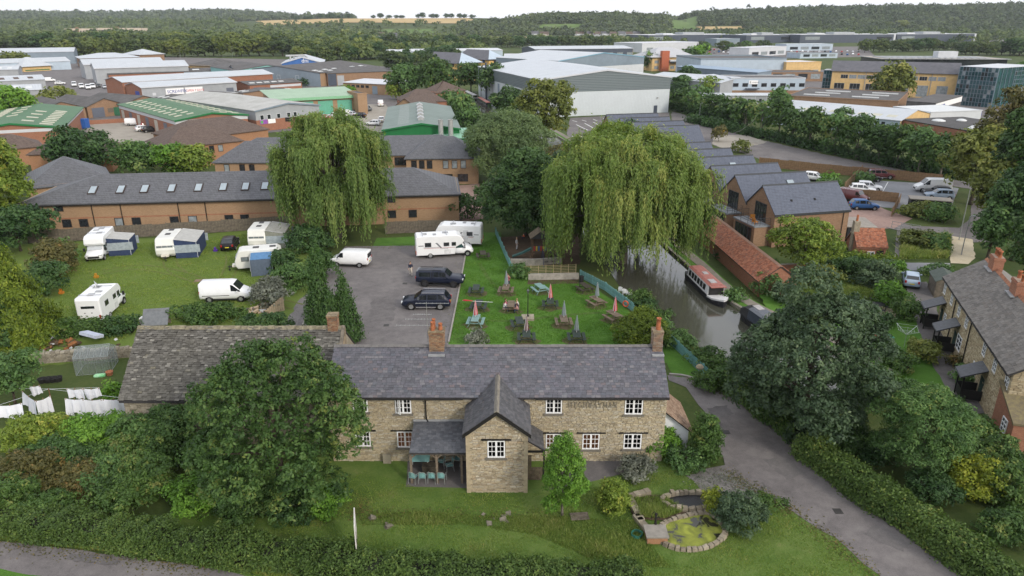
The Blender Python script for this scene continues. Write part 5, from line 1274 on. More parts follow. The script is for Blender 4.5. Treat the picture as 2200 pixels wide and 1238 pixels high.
# --- small brick outbuilding with chimney
q=shed('brick_cottage','tiny brick outbuilding with red tile roof and chimney behind the gardens',(1842,530),(1905,531),2.2,1.7,REDB,M('under_tile',(.2,.09,.06)),depth=3.4,over=.15)
o_=q.mx@Vector((-.15,-.2,2.18));d_=q.mx.to_3x3()@Vector((0,1.9,1.88));WM[q.roof.name]=WM[q.t.name].copy()
lay(q.roof,'tile','slate',RTILE,slate_items(o_,q.U,d_,q.L+.3,d_.length,.22,.18,.025,None,.015,.1),0)
q.win('F',q.L*.36,.7,.9,.9,DKGLASS,WHTFR,2,2);q.panel('F',q.L*.68,.05,.85,1.7,BLACKWOOD,'door')
m_=MB();m_.b2(-.2,.5,1.3,2.0,0,5.0);m_.b2(-.27,.57,1.23,2.07,3.4,3.6);q.part(m_,'chimney',MORTAR);q.part(MB().lathe([(.15,5),(.13,5.7),(.17,5.72),(.1,5.75)],(.15,1.65,0),8),'pot',CLAY)
# --- row of stone cottages on the right
CA=Vector((35.0,44.8,0));CB=Vector((41.9,65.1,0));CU=(CB-CA).normalized();CN=Vector((CU.y,-CU.x,0));CL=(CB-CA).length
cot=thing('stone_cottages','row of buff stone cottages with grey tile roof and brick chimneys','cottages',CA,math.atan2(CU.y,CU.x))
m_=MB();m_.prism([(0,0),(-6,0),(-6,5),(-3,6.95),(0,5)],0,CL,'x');m_.build('wall',MORTAR,cot)
m_=MB();m_.prism([(.3,4.8),(-3,7.0),(-6.3,4.8),(-6.3,4.68),(-3,6.86),(.3,4.68)],-.1,CL+.15,'x');cr=m_.build('roof',ROOFFELT,cot);WM[cr.name]=WM[cot.name].copy();mx_=WM[cot.name]
CTILE=piece_mat('grey_stone_tile',[(0,(.130,.120,.110)),(.4,(.175,.163,.150)),(.7,(.205,.19,.172)),(1,(.155,.138,.122))],.85,.25,4,.3,(.11,.10,.085),.25,.3)
o_=mx_@Vector((CL+.15,.33,4.82));d_=mx_.to_3x3()@Vector((0,-3.35,2.2))
lay(cr,'tile','slate',CTILE,slate_items(o_,-CU,d_,CL+.25,d_.length,.42,.27,.022,None,.012,.1),300)
m_=MB();m_.prism([(-3.05,7.03),(-6.33,4.84),(-6.3,4.8),(-3.05,6.98)],-.1,CL+.15,'x');m_.build('rear_slope',CTILE,cr)
m_=MB();m_.prism([(-3.2,6.92),(-3,7.13),(-2.8,6.92)],-.12,CL+.17,'x');m_.build('ridge',M('ridge_red',(.36,.16,.09),.85,.3,3),cot)
CST=piece_mat('cottage_stone',[(0,(.30,.24,.15)),(.5,(.40,.33,.21)),(1,(.50,.43,.30))],.9,.2,6,.3,(.3,.25,.17))
def cx_(px,py):   # distance along the cottage front from a ground point
 return(G(px,py)-CA).dot(CU)
cwins=[]
for(px,py,z,w_,h_)in((2043,622,3.3,.8,1.05),(2058,645,3.3,.8,1.05),(2072,669,3.3,.8,1.05),(2089,694,3.3,.8,1.05),(2127,753,3.3,.8,1.05),(2150,788,3.3,.8,1.05),(2172,826,3.3,.8,1.05),(2079,742,.9,1.5,1.3),(2115,800,.9,1.1,1.2),(2050,690,.9,.9,1.1)):
 u=(G(px,py,z+.5)-CA).dot(CU);cwins.append((u,z,w_,h_))
it=stone_items(mx_@Vector((CL,.0,0)),-CU,(0,0,1),CL,4.85,(.1,.2),(.2,.55),(.02,.05),[(CL-u-w_/2,CL-u+w_/2,z,z+h_)for(u,z,w_,h_)in cwins])
it+=stone_items(mx_@Vector((0,0,0)),-Vector((-CN.x,-CN.y,0)),(0,0,1),6,6.9,(.1,.2),(.2,.55),(.02,.05),(),lambda u,v:v<5+1.9*(1-abs(u-3)/3)-.15)
lay(cot,'stone','stone',CST,it,0)
for(u,z,w_,h_)in cwins:
 f=MB();
 for(a0,a1,z0,z1)in((u-w_/2,u+w_/2,z,z+.07),(u-w_/2,u+w_/2,z+h_-.07,z+h_),(u-w_/2,u-w_/2+.07,z+.07,z+h_-.07),(u+w_/2-.07,u+w_/2,z+.07,z+h_-.07),(u-.03,u+.03,z+.07,z+h_-.07)):f.b2(a0,a1,-.02,.06,z0,z1)
 for k in(1,2):f.b2(u-w_/2+.07,u+w_/2-.07,-.02,.055,z+h_*k/3-.015,z+h_*k/3+.015)
 wn=f.build('window',WHITEWOOD,cot);MB().b2(u-w_/2+.07,u+w_/2-.07,-.02,.02,z+.07,z+h_-.07).build('pane',DKGLASS,wn)
 MB().b2(u-w_/2-.1,u+w_/2+.1,-.02,.12,z-.12,z-.005).build('sill',M('sill_buff',(.36,.31,.22)),wn)
def cchim(u,pots):
 W=lambda x,y,z:mx_@Vector((x,y,z))
 m_=MB();m_.b2(u-.75,u+.75,-3.4,-2.6,6.2,8.1);m_.b2(u-.8,u+.8,-3.46,-2.54,7.8,8.0);c=m_.build('chimney',REDB,cot)
 for k in range(pots):MB().lathe([(.16,0),(.14,.5),(.19,.52),(.19,.62),(.12,.62)],(u-.5+k*(1.0/max(1,pots-1)),-3,8.1),9).build('pot',CLAY,c,True)
 MB().b2(u-.85,u+.85,-2.6,-2.3,6.75,6.85).build('flashing',LEAD,c)
cchim(CL-2.6,3);cchim(CL-9.3,2)
for k,(px,py)in enumerate(((2025,706),(2052,757),(2118,862))):
 u=cx_(px,py);m_=MB();
 for(x,y)in((u-.75,1.5),(u+.75,1.5)):m_.b2(x-.05,x+.05,y-.05,y+.05,0,2.2)
 m_.b2(u-.75,u+.75,1.46,1.5,.3,1.0);m_.b2(u-.79,u-.74,.06,1.45,.3,1.1);m_.b2(u+.74,u+.79,.06,1.45,.3,1.1)
 p=m_.build('porch',BLACKWOOD,cot);m_=MB()
 m_.add([(u-.95,.05,3.0),(u+.95,.05,3.0),(u+.95,1.8,2.2),(u-.95,1.8,2.2),(u-.95,.05,2.93),(u+.95,.05,2.93),(u+.95,1.8,2.13),(u-.95,1.8,2.13)],[(3,2,1,0),(4,5,6,7),(0,1,5,4),(1,2,6,5),(2,3,7,6),(3,0,4,7)])
 pr_=m_.build('porch_roof',M('porch_slate_dark',(.06,.065,.075),.45,.3,4),p)
 m_=MB()
 for j in range(5):
  for i in range(7):m_.b2(u-.93+i*.27,u-.68+i*.27,0,.35,0,.02,0,Matrix.Translation((0,1.82-.34*(j+1),2.215+.157*j))@Matrix.Rotation(-.42,4,'X'))
 m_.build('porch_slates',MATS['wet_blue_slate'],p)
 MB().b2(u-.45,u+.45,.0,.05,.05,2.0).build('door',M('dark_green_door',(.02,.05,.04)),p)
for u in(cx_(2085,745),cx_(2100,800)):MB().tube([(u,.12,0),(u,.12,4.6)],[.05,.05],6).build('downpipe',BLACKWOOD,cot)
MB().tube([(0,.34,4.72),(CL,.34,4.72)],[.06,.06],6).build('gutter',BLACKWOOD,cot)
# red brick extension in front of the cottages
a,e=G(2122,938),G(2162,972)
q=shed('brick_extension','small red brick extension with mossy tile roof against the cottages',(e.x,e.y),(e.x+6,e.y-1.6),2.3,1.5,REDB,M('mossy_tile',(.12,.10,.07),.95,.4,4,col2=(.19,.16,.08),bump=.6),depth=(a-e).length+1.4,ridge='mono',over=.12,world=True)
q.win('L',q.D*.5,.85,.85,1.1,DKGLASS,WHTFR,2,3)
# ================================================================ vegetation
def unit(a):return a/np.maximum(1e-6,np.linalg.norm(a,axis=-1,keepdims=True))
def leaf_quads(p,n,s,asp=.55,axis=None,fold=0):
 """diamond leaf faces: p (N,3) centres, n (N,3) normals, s (N,) half length; axis = preferred long direction"""
 N=len(p);a=rng.normal(size=(N,3))if axis is None else axis+rng.normal(size=(N,3))*.35
 t=unit(a-n*np.sum(a*n,1,keepdims=True));b=np.cross(n,t);s=s[:,None]
 return np.stack([p-t*s,p+b*s*asp-t*s*.1,p+t*s,p-b*s*asp-t*s*.1],1)
def sample_lumps(lumps,K,zmin=.05):
 c=np.array([l[:3]for l in lumps]);r=np.array([l[3:6]for l in lumps]);w=(r[:,0]*r[:,2]);w=w/w.sum()
 i=rng.choice(len(lumps),K,p=w);d=unit(rng.normal(size=(K,3)));d[:,2]=np.where(d[:,2]<-.25,-d[:,2]*.6,d[:,2]);d=unit(d)
 wob=1+.10*np.sin(d[:,0]*7+i)*np.sin(d[:,1]*6+i*2)+.07*np.sin(d[:,2]*13+d[:,0]*9)
 f=wob*(1-np.abs(rng.normal(size=K))*.10)
 p=c[i]+d*r[i]*f[:,None];n=unit(d/r[i])
 # drop points buried inside other lumps
 q=(p[:,None,:]-c[None])/r[None];inside=(np.sum(q*q,2)<.62).sum(1)>0
 keep=~(inside&(rng.random(K)<.85))&(p[:,2]>zmin)
 return p[keep],n[keep],i[keep]
def crown_mesh(name,lumps,s,cover=2.6,M_=24,asp=.55,up=.45,flat=.75,rcf=4.2,zmin=.05,axis=None,cap=60000,gap=.0):
 """leaf sprays: each a small dome of leaves facing out and up, so sprays catch light on top and stay dark below"""
 area=sum(4*PI*((l[3]*l[5]))*.55 for l in lumps);N=min(cap,cover*area/(2*s*s*asp));K=max(12,int(N/M_))
 p,n,i=sample_lumps(lumps,int(K*1.35),zmin)
 if gap:
  g=np.sin(p[:,0]*1.9+1)*np.sin(p[:,1]*1.7)*np.sin(p[:,2]*2.1+2);k=g<(1-gap);p,n,i=p[k],n[k],i[k]
 K=len(p);lo=rng.normal(size=len(lumps))*.09;cc=.5+rng.normal(size=K)*.16+lo[i]
 ax=unit(n*.8+np.array([0,0,up]));d=unit(rng.normal(size=(K,M_,3))+ax[:,None]*1.1);R_=s*rcf*rng.uniform(.55,1.25,(K,1,1))
 off=d*R_*rng.uniform(.55,1.0,(K,M_,1));off[...,2]*=flat
 P=(p[:,None]+off).reshape(-1,3);nn=unit(d*.9+rng.normal(size=(K,M_,3))*.38+np.array([0,0,.25])).reshape(-1,3)
 c=(cc[:,None]+rng.normal(size=(K,M_))*.10).reshape(-1);k=P[:,2]>zmin
 P,nn,c=P[k],nn[k],c[k];S=s*rng.uniform(.6,1.3,len(P))
 return npmesh(name,leaf_quads(P,nn,S,asp),4,np.clip(c,.02,.99))
def make_lumps(rx,ry,rz,zc,n,fr=(.36,.5),seed=1,top=1.0,jag=.12,cone=0):
 r=random.Random(seed);L=[(0,0,zc,rx*.62,ry*.62,rz*.68)];n=int(n*1.7)
 for k in range(n):
  z=1-2*(k+.5)/n;a=k*2.39996+r.uniform(-.4,.4);q=math.sqrt(max(0,1-z*z));f=r.uniform(.58,.76)+r.uniform(-jag,jag)*.6
  e=r.uniform(fr[0]*.62,fr[1]*.86);w_=1-cone*max(-.3,z);e*=w_**.5;L.append((rx*q*math.cos(a)*f*w_,ry*q*math.sin(a)*f*w_,zc+rz*z*f,rx*e,ry*e,rz*e*r.uniform(.7,.95)))
 return L
BARK=M('grey_brown_bark',(.085,.068,.05),.95,.4,5,bump=.8);PALEBARK=M('pale_bark',(.20,.18,.15),.95,.4,5,bump=.6)
def trunk_mesh(h,r,lumps,n=6,seed=1,lean=0):
 q=random.Random(seed);b=MB();b.tube([(0,0,-.1),(0.02,0,h*.12),(lean*.4,q.uniform(-.1,.1),h*.5),(lean,q.uniform(-.2,.2),h*.92)],[r*1.5,r,r*.75,r*.3],8)
 ls=sorted(lumps[1:],key=lambda l:q.random())[:n]
 for l in ls:
  z0=h*q.uniform(.25,.6);m=Vector((l[0]*.45+lean*z0/h,l[1]*.45,(z0+l[2])/2+.1))
  b.tube([(lean*z0/h,0,z0),m,(l[0]*.95,l[1]*.95,max(z0+.2,l[2]))],[r*.45,r*.3,r*.1],5)
 return b.mesh('trunk',True)
LEAF={}
def LM(k,*a,**kw):LEAF[k]=leaf_mat("leaf_"+k,*[(c[0]*1.62,c[1]*1.66,c[2]*1.4)for c in a],**kw)
LM('sycamore',(.015,.033,.011),(.032,.064,.019),(.064,.105,.033),(.11,.13,.04))
LM('dark',(.013,.030,.013),(.026,.056,.020),(.050,.088,.032))
LM('greydark',(.022,.038,.024),(.042,.068,.040),(.085,.115,.070))
LM('ash',(.026,.052,.020),(.050,.095,.032),(.085,.14,.05),(.13,.15,.05))
LM('bright',(.035,.075,.012),(.070,.145,.020),(.115,.20,.035))
LM('yellowgreen',(.048,.075,.012),(.095,.135,.022),(.16,.19,.04),(.22,.21,.05))
LM('golden',(.045,.062,.010),(.10,.125,.015),(.19,.20,.025),(.25,.24,.04))
LM('willow',(.034,.060,.018),(.074,.116,.034),(.122,.162,.052),(.17,.185,.065),trans=.35)
LM('willowy',(.036,.064,.018),(.082,.124,.034),(.138,.172,.052),(.19,.20,.065),trans=.35)
LM('greywillow',(.045,.068,.034),(.075,.110,.052),(.115,.150,.075))
LM('olive',(.045,.058,.016),(.085,.100,.026),(.135,.145,.042),(.17,.16,.05))
LM('hedgelight',(.026,.046,.014),(.052,.086,.024),(.095,.132,.038),(.14,.14,.045))
LM('hedge',(.020,.040,.013),(.040,.076,.021),(.072,.115,.032),(.11,.12,.04))
LM('conegold',(.030,.050,.009),(.070,.100,.013),(.125,.155,.02),(.16,.18,.03))
LM('cypress',(.016,.036,.014),(.030,.062,.021),(.050,.090,.030))
LM('autumn',(.034,.036,.014),(.066,.062,.025),(.105,.088,.036),(.14,.085,.035))
LM('lavender',(.055,.06,.055),(.10,.105,.10),(.16,.165,.16))
LM('far',(.022,.038,.016),(.044,.066,.024),(.078,.100,.036),ov=.5)
LM('faryellow',(.040,.058,.016),(.070,.092,.024),(.115,.130,.036),ov=.5)
LM('forest',(.024,.036,.020),(.042,.060,.030),(.068,.085,.040))
def scale_at(v):return(Vector((v[0],v[1],3))-CAMP).length
def tree(name,label,base,H,W,leaf,n=12,trunk_h=None,cover=2.6,seed=1,zc=.55,dz=None,group=None,cat='tree',k=1.0,asp=.55,fr=(.36,.5),Wy=None,lean=0,gap=0,bark=None,rcf=4.2,flat=.75,up=.45,skirt=None,tr=None,jag=.12,cone=0):
 """one whole tree: base (x,y[,z]), height, crown width; zc = height of the crown centre as a share of H"""
 b=Vector(base);t=thing(name,label,cat,b,0 if Wy else seed*1.7,group);s=scale_at(b)*.0020*k
 rz=dz or H*(1-zc);L=make_lumps(W/2,(Wy or W)/2,rz,H*zc,n,fr,seed,jag=jag,cone=cone)
 if skirt:L+=skirt
 me=crown_mesh('crown',L,s,cover,asp=asp,gap=gap,rcf=rcf,flat=flat,up=up,zmin=.1 if trunk_h is None else trunk_h)
 ob('crown',me,LEAF[leaf],t);ob('trunk',trunk_mesh(H*.8,tr or max(.08,H*.022),L,7,seed,lean),bark or BARK,t)
 return t
def tpx(name,label,bx,by,topy,wpx,leaf,**kw):
 """tree from its foot in the photo (bx,by), the height of its top and its width there"""
 b=G(bx,by);kpx=28/abs(ray(bx,by).z);H=V(bx,topy,b.y).z
 if 'atop' in kw:H*=kw.pop('atop')
 depth=(b.y*_c-(H*.5-CAMH)*_s)
 return tree(name,label,b,H,wpx*depth/F,leaf,**kw)
# --- big trees near the pub
tpx('sycamore_tree','huge dark green sycamore hiding the left end of the pub',612,1085,726,388,'sycamore',n=24,zc=.46,cone=.5,atop=1.1,cover=3.2,seed=3,fr=(.28,.42),k=1.15,jag=.16)
tpx('sycamore_tree','big dark grey-green tree between the drive and the canal',1722,925,608,345,'greydark',atop=1.06,n=22,zc=.46,cone=.25,cover=3.0,seed=5,fr=(.28,.42),k=1.15,jag=.15)
tpx('ash_tree','feathery mid-green ash behind the drive hedge',1965,1025,835,225,'ash',n=14,zc=.55,cover=2.2,seed=8,fr=(.3,.42),asp=.35,gap=.05)
tpx('birch_tree','slender young birch in front of the pub wall',1208,1108,915,92,'bright',n=16,zc=.5,cone=.45,jag=.25,cover=1.5,seed=9,k=.85,fr=(.3,.45),asp=.5,gap=.05,bark=PALEBARK,tr=.07)
tpx('willow_tree','large grey-green willow behind the offices forecourt',1095,395,232,190,'greywillow',n=18,zc=.5,cover=3,seed=12,asp=.25,up=.7)
tpx('poplar_tree','olive rounded tree in front of the white warehouse',1172,330,168,130,'olive',n=16,zc=.6,cover=2.2,seed=13,fr=(.3,.42),gap=.06)
tpx('horse_chestnut_tree','broad dark tree towering over the playground',1130,505,320,200,'dark',n=18,zc=.48,cover=3,seed=14,fr=(.3,.45))
tpx('horse_chestnut_tree','rust-tinged tree beside the dark one over the playground',1220,470,318,150,'autumn',n=12,zc=.5,cover=1.6,seed=15,fr=(.3,.45))
tpx('horse_chestnut_tree','dark tree filling the gap behind the big canal willow',1250,480,312,170,'dark',n=14,zc=.5,cover=2.6,seed=16,fr=(.3,.45))
tpx('hawthorn_tree','small wispy hawthorn at the end of the back fence',1005,470,418,80,'sycamore',n=10,zc=.5,cover=1.6,seed=17,gap=.08)
tpx('apple_tree','light green round tree in front of the nearest canal house',1722,592,470,148,'yellowgreen',n=16,zc=.6,cover=2.0,seed=18,trunk_h=2.2,fr=(.3,.45),gap=.04)
tpx('garden_tree','round dark tree peeking over the farthest canal house',1350,330,262,75,'ash',n=10,seed=19)
# --- weeping willows
def weeper(label,base,H,W,leaf,nb,seed,low=1.2):
 r=np.random.default_rng(seed);t=thing('weeping_willow',label,'tree',base,0);d=scale_at(base);ll=d*.0021;Rr=W/2;P=[];Nn=[];C=[];A=[];S=[];bo=[]
 for k in range(nb):                                      # boughs, each hung with a ragged curtain
  ro=math.sqrt(r.uniform(.02,1.0));a=k*2.39996+r.uniform(-.4,.4);rr=Rr*(.80+.12*math.sin(a*3+seed)+.07*math.sin(a*7))*ro
  zt=H*(1-.30*ro**2)*r.uniform(.90,1.02);z=zt if r.random()<.42 else zt*r.uniform(.38,.92);z=max(z,H*.28)
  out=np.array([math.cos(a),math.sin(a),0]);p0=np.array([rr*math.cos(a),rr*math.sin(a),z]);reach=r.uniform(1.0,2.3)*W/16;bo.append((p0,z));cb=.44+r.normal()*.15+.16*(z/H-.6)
  side=np.array([-out[1],out[0],0]);wd=r.uniform(.5,1.3)*W/16
  lm=z-low*r.uniform(.5,2.0);ln=min(lm,H*r.uniform(.16,.34))if z>H*.72 else lm*r.uniform(.55,1.0)
  m=70;sp=r.random(m);tp=p0+out*reach*sp[:,None]+r.normal(size=(m,3))*np.array([.55,.55,.3])*W/16;tp[:,2]+=H*.03+.15   # loose feathery shoots on top
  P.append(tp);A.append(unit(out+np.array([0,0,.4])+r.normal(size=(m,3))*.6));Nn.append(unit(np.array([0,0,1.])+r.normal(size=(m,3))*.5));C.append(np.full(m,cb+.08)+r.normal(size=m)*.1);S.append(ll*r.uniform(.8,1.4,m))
  for j in range(r.integers(6,11)):                   # tassels along the bough
   s0=r.uniform(.1,1);q=p0+out*reach*s0+side*r.normal()*wd*.6;q[2]+=H*.045*math.sin(s0*2.2)-.5*s0*s0;Lt=ln*r.uniform(.45,1.1);ct=cb+r.normal()*.06
   for m_ in range(r.integers(6,10)):
    q0=q+r.normal(size=3)*np.array([.24,.24,.2])*(d/90);L=Lt*r.uniform(.4,1.15);m=max(5,int(L/(ll*.85)));s=np.linspace(0,1,m)
    pts=q0+out*(min(.7,.12*L)*(1-np.exp(-3*s)))[:,None];pts[:,2]+=.2*np.sin(np.minimum(1,s*4)*PI*.5)-L*s**1.2;pts=pts+(np.sin(s*4+r.uniform(0,6))*.13)[:,None]*side
    pts=pts[pts[:,2]>.5];m=len(pts)
    if m<3:continue
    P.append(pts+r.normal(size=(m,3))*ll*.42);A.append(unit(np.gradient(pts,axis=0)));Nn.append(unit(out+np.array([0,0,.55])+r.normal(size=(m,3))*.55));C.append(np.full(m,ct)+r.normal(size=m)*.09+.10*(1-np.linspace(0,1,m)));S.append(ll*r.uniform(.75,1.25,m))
 P,Nn,A,C,S=(np.concatenate(x)for x in(P,Nn,A,C,S));Nn=unit(Nn-A*np.sum(A*Nn,1,keepdims=True)*.6)
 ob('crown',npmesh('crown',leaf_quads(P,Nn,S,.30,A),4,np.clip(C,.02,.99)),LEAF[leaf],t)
 b=MB();b.tube([(0,0,-.1),(.1,0,H*.12),(.3,.2,H*.32)],[.75,.55,.45],9)
 for k,(p,z)in enumerate(bo[::3]):
  z0=H*random.uniform(.25,.4);b.tube([(.25,.15,z0),(p[0]*.5,p[1]*.5,(z0+z)/2+H*.08),(p[0],p[1],z+.1)],[.22,.13,.04],5)
 b.build('trunk',PALEBARK,t,True);return t
g1=G(724,512);weeper('tall weeping willow with hanging curtains beside the car park',(g1.x,g1.y+.5,0),V(724,250,g1.y).z,14.2,'willow',150,21,1.4)
g2=G(1368,560);weeper('broad weeping willow trailing over the canal and fence',(g2.x-2.0,g2.y-.8,0),V(1368,276,g2.y).z,18.8,'willowy',270,22,1.0)
tpx('fruit_tree','small fruit tree with dark trunk beside the washing lines',33,868,765,130,'ash',n=10,seed=37,zc=.62,trunk_h=1.2,lean=.3)
# --- conifers
def conifer(name,label,base,cones,leaf,seed,cover=3,k=1.0,asp=.4,cat='tree'):
 t=thing(name,label,cat,base,0);s=scale_at(base)*.0021*k;r=np.random.default_rng(seed);P=[];Nn=[];A=[];C=[]
 for(cx,cy,z0,h,rad)in cones:
  ar=PI*rad*math.hypot(rad,h);N=int(cover*ar/(2*s*s*asp));K=max(10,N//9)
  u=r.random(K);u=1-np.sqrt(u);a=r.random(K)*2*PI;bul=np.sin(np.minimum(1,u*5+.25)*PI/2)
  rr=rad*(1-u)**.95*bul*(1+.12*np.sin(a*5+u*22)+.08*np.sin(a*9-u*31))*(1-np.abs(r.normal(size=K))*.12)
  p=np.stack([cx+rr*np.cos(a),cy+rr*np.sin(a),z0+u*h],1);n=np.stack([np.cos(a),np.sin(a),np.full(K,rad/h)],1)
  cc=.5+r.normal(size=K)*.17;off=r.normal(size=(K,9,3))*s*1.3
  P.append((p[:,None]+off).reshape(-1,3));Nn.append(unit(n[:,None]+r.normal(size=(K,9,3))*.5).reshape(-1,3));ax=n*.6+np.array([0,0,.8]);A.append(np.repeat(ax,9,0));C.append((cc[:,None]+r.normal(size=(K,9))*.08).reshape(-1))
 P,Nn,A,C=(np.concatenate(x)for x in(P,Nn,A,C));k_=P[:,2]>.05;P,Nn,A,C=P[k_],Nn[k_],A[k_],C[k_]
 ob('crown',npmesh('crown',leaf_quads(P,Nn,s*r.uniform(.7,1.3,len(P)),asp,A),4,np.clip(C,.02,.99)),LEAF[leaf],t)
 b=MB()
 for(cx,cy,z0,h,rad)in cones:b.tube([(cx,cy,0),(cx,cy,z0+h*.9)],[max(.06,rad*.12),.03],6)
 b.build('trunk',BARK,t,True);return t
c_=G(724,733);hh=V(690,520,c_.y).z
conifer('cypress_tree','dark twin-topped cypress between the car park and barn',c_,[(-1.35,.2,0,hh,1.7),(.9,0,0,hh*.72,1.7),(-.2,-.6,0,hh*.55,1.9)],'cypress',31)
c_=G(22,735);hh=V(22,515,c_.y).z
conifer('golden_conifer','big golden-tipped conifer on the left edge of the camping field',c_,[(0,0,0,hh*1.12,4.9),(2.0,-1.2,0,hh*.45,2.6),(-3.2,0,0,hh*.7,2.6)],'conegold',32,cover=4)
tpx('conifer_shade_tree','dark bushy tree under the golden conifer',0,755,640,110,'dark',n=10,zc=.45,seed=33)
c_=G(1378,742)
tree('golden_cypress','rounded yellow-green cypress beside the pub chimney',(c_.x,c_.y+.3,0),V(1378,668,c_.y).z,5.0,'conegold',n=14,zc=.46,cone=.4,seed=34,asp=.35,up=.9,cover=3,k=.9)
# --- trees of the camping field edge and offices
for(bx,by,ty,wp,lf,lab,sd)in((15,510,292,130,'yellowgreen','tall yellow-green tree at the left picture edge behind the field',41),(45,540,440,140,'dark','dark thicket tree below the tall left-edge tree',42),(-10,430,300,110,'ash','green tree cut by the left picture edge',40),
  (180,385,275,135,'dark','broad dark tree behind the office roof hip',43),(296,384,302,105,'ash','young ash in front of the brown-roofed office',44),(375,384,310,80,'bright','bright green young tree beside the ash',45),(420,385,315,85,'yellowgreen','yellowish young tree right of the bright green one',46),
  (35,268,185,90,'bright','round bright green tree above the left green roof',47),(130,232,193,80,'olive','thin bare-looking tree among the brown workshops',48),(25,150,118,55,'olive','small olive tree by the pyramid-roofed pavilion',49)):
 tpx('broadleaf_tree',lab,bx,by,ty,wp,lf,n=12,seed=sd,zc=.55,gap=.1 if 'thin' in lab else 0,cover=1.4 if 'thin' in lab else 2.4,k=1.1)
for(bx,by,ty,wp,lf,lab,sd)in((872,215,140,68,'ash','tall rounded tree right of the white flat-roofed workshop',51),(852,215,182,36,'yellowgreen','small tree at the foot of the tall rounded one',52),(940,215,132,75,'sycamore','dark tree in front of the golden offices',53),(925,190,118,40,'far','narrow tree left of the golden offices',50),(1012,200,138,62,'sycamore','conical tree before the golden end wall',54),(1062,215,142,66,'sycamore','dense tree left of the white warehouse',55),(1090,258,190,70,'sycamore','lower dark tree against the white warehouse side',56),
  (995,265,205,50,'ash','light tree beside the green hall',57),(968,240,195,40,'ash','young tree over the far canal',58),(1010,300,235,60,'ash','canal-side tree right of the green hall',59),(750,215,188,40,'bright','small bushy tree by the white workshop',60),(655,185,176,30,'dark','clipped dark bush at the estate corner',61)):
 tpx('broadleaf_tree',lab,bx,by,ty,wp,lf,n=12,seed=sd,zc=.55,k=1.1)
# --- row along the yard road, trunks showing
row=[(1462,240,186,50),(1498,247,182,58),(1532,258,196,52),(1566,266,202,56),(1600,276,205,58),(1636,288,210,60),(1672,297,188,50),(1700,306,222,66),(1738,318,218,70),(1790,330,232,76),(1838,342,234,76),(1885,352,258,70),(1925,360,252,76),(1972,372,258,80),(2018,385,270,80)]
for i,(bx,by,ty,wp)in enumerate(row):
 tpx('roadside_tree',['first','second','third','fourth','fifth','sixth','seventh','eighth','ninth','tenth','eleventh','twelfth','thirteenth','fourteenth','fifteenth'][i]+' tree from the warehouse in the row lining the yard road',bx,by,ty,wp,('sycamore','ash','bright' if i in(8,)else 'sycamore','sycamore')[i%4],n=12,seed=70+i,zc=.6,trunk_h=1.6,bark=PALEBARK,group='trees lining the yard road',atop=.86,cover=2.2,k=1.1,fr=(.3,.45))
for(bx,by,ty,wp,lf,lab,sd)in((2085,440,270,130,'olive','tall olive tree over the residents parking',91),(2150,430,185,150,'autumn','rust-tinted tall tree at the right edge',92),(2190,500,215,150,'sycamore','dark tall tree at the right edge behind the cottages',93),(2175,560,330,130,'dark','dark tree behind the cottage chimneys',94),(2210,640,420,120,'sycamore','dark tree cut by the right edge above the cottages',95),(2125,500,330,90,'olive','olive tree leaning over the access road',96),(2120,560,430,80,'ash','greenery by the gravel bay',97)):
 tpx('broadleaf_tree',lab,bx,by,ty,wp,lf,n=14,seed=sd,zc=.55,k=1.1,fr=(.3,.45))
for(bx,by,ty,wp,lf,lab,sd)in((1918,222,135,62,'olive','tall eucalyptus in front of the yellow office',101),(1893,218,158,34,'olive','shorter eucalyptus beside the tall one',102),(1672,262,186,40,'ash','thin tree before the modular cabin',103),(1810,280,238,36,'ash','thin tree before the white workshop roof',104),(1525,203,172,44,'yellowgreen','yellowish tree by the modular cabin',105),(1395,152,120,24,'ash','tree between the two white warehouses',106),(1480,140,108,30,'ash','tree beside the red tower office',107),(1505,140,100,26,'bright','young tree near the showroom',108)):
 tpx('broadleaf_tree',lab,bx,by,ty,wp,lf,n=10,seed=sd,zc=.55,k=1.1)
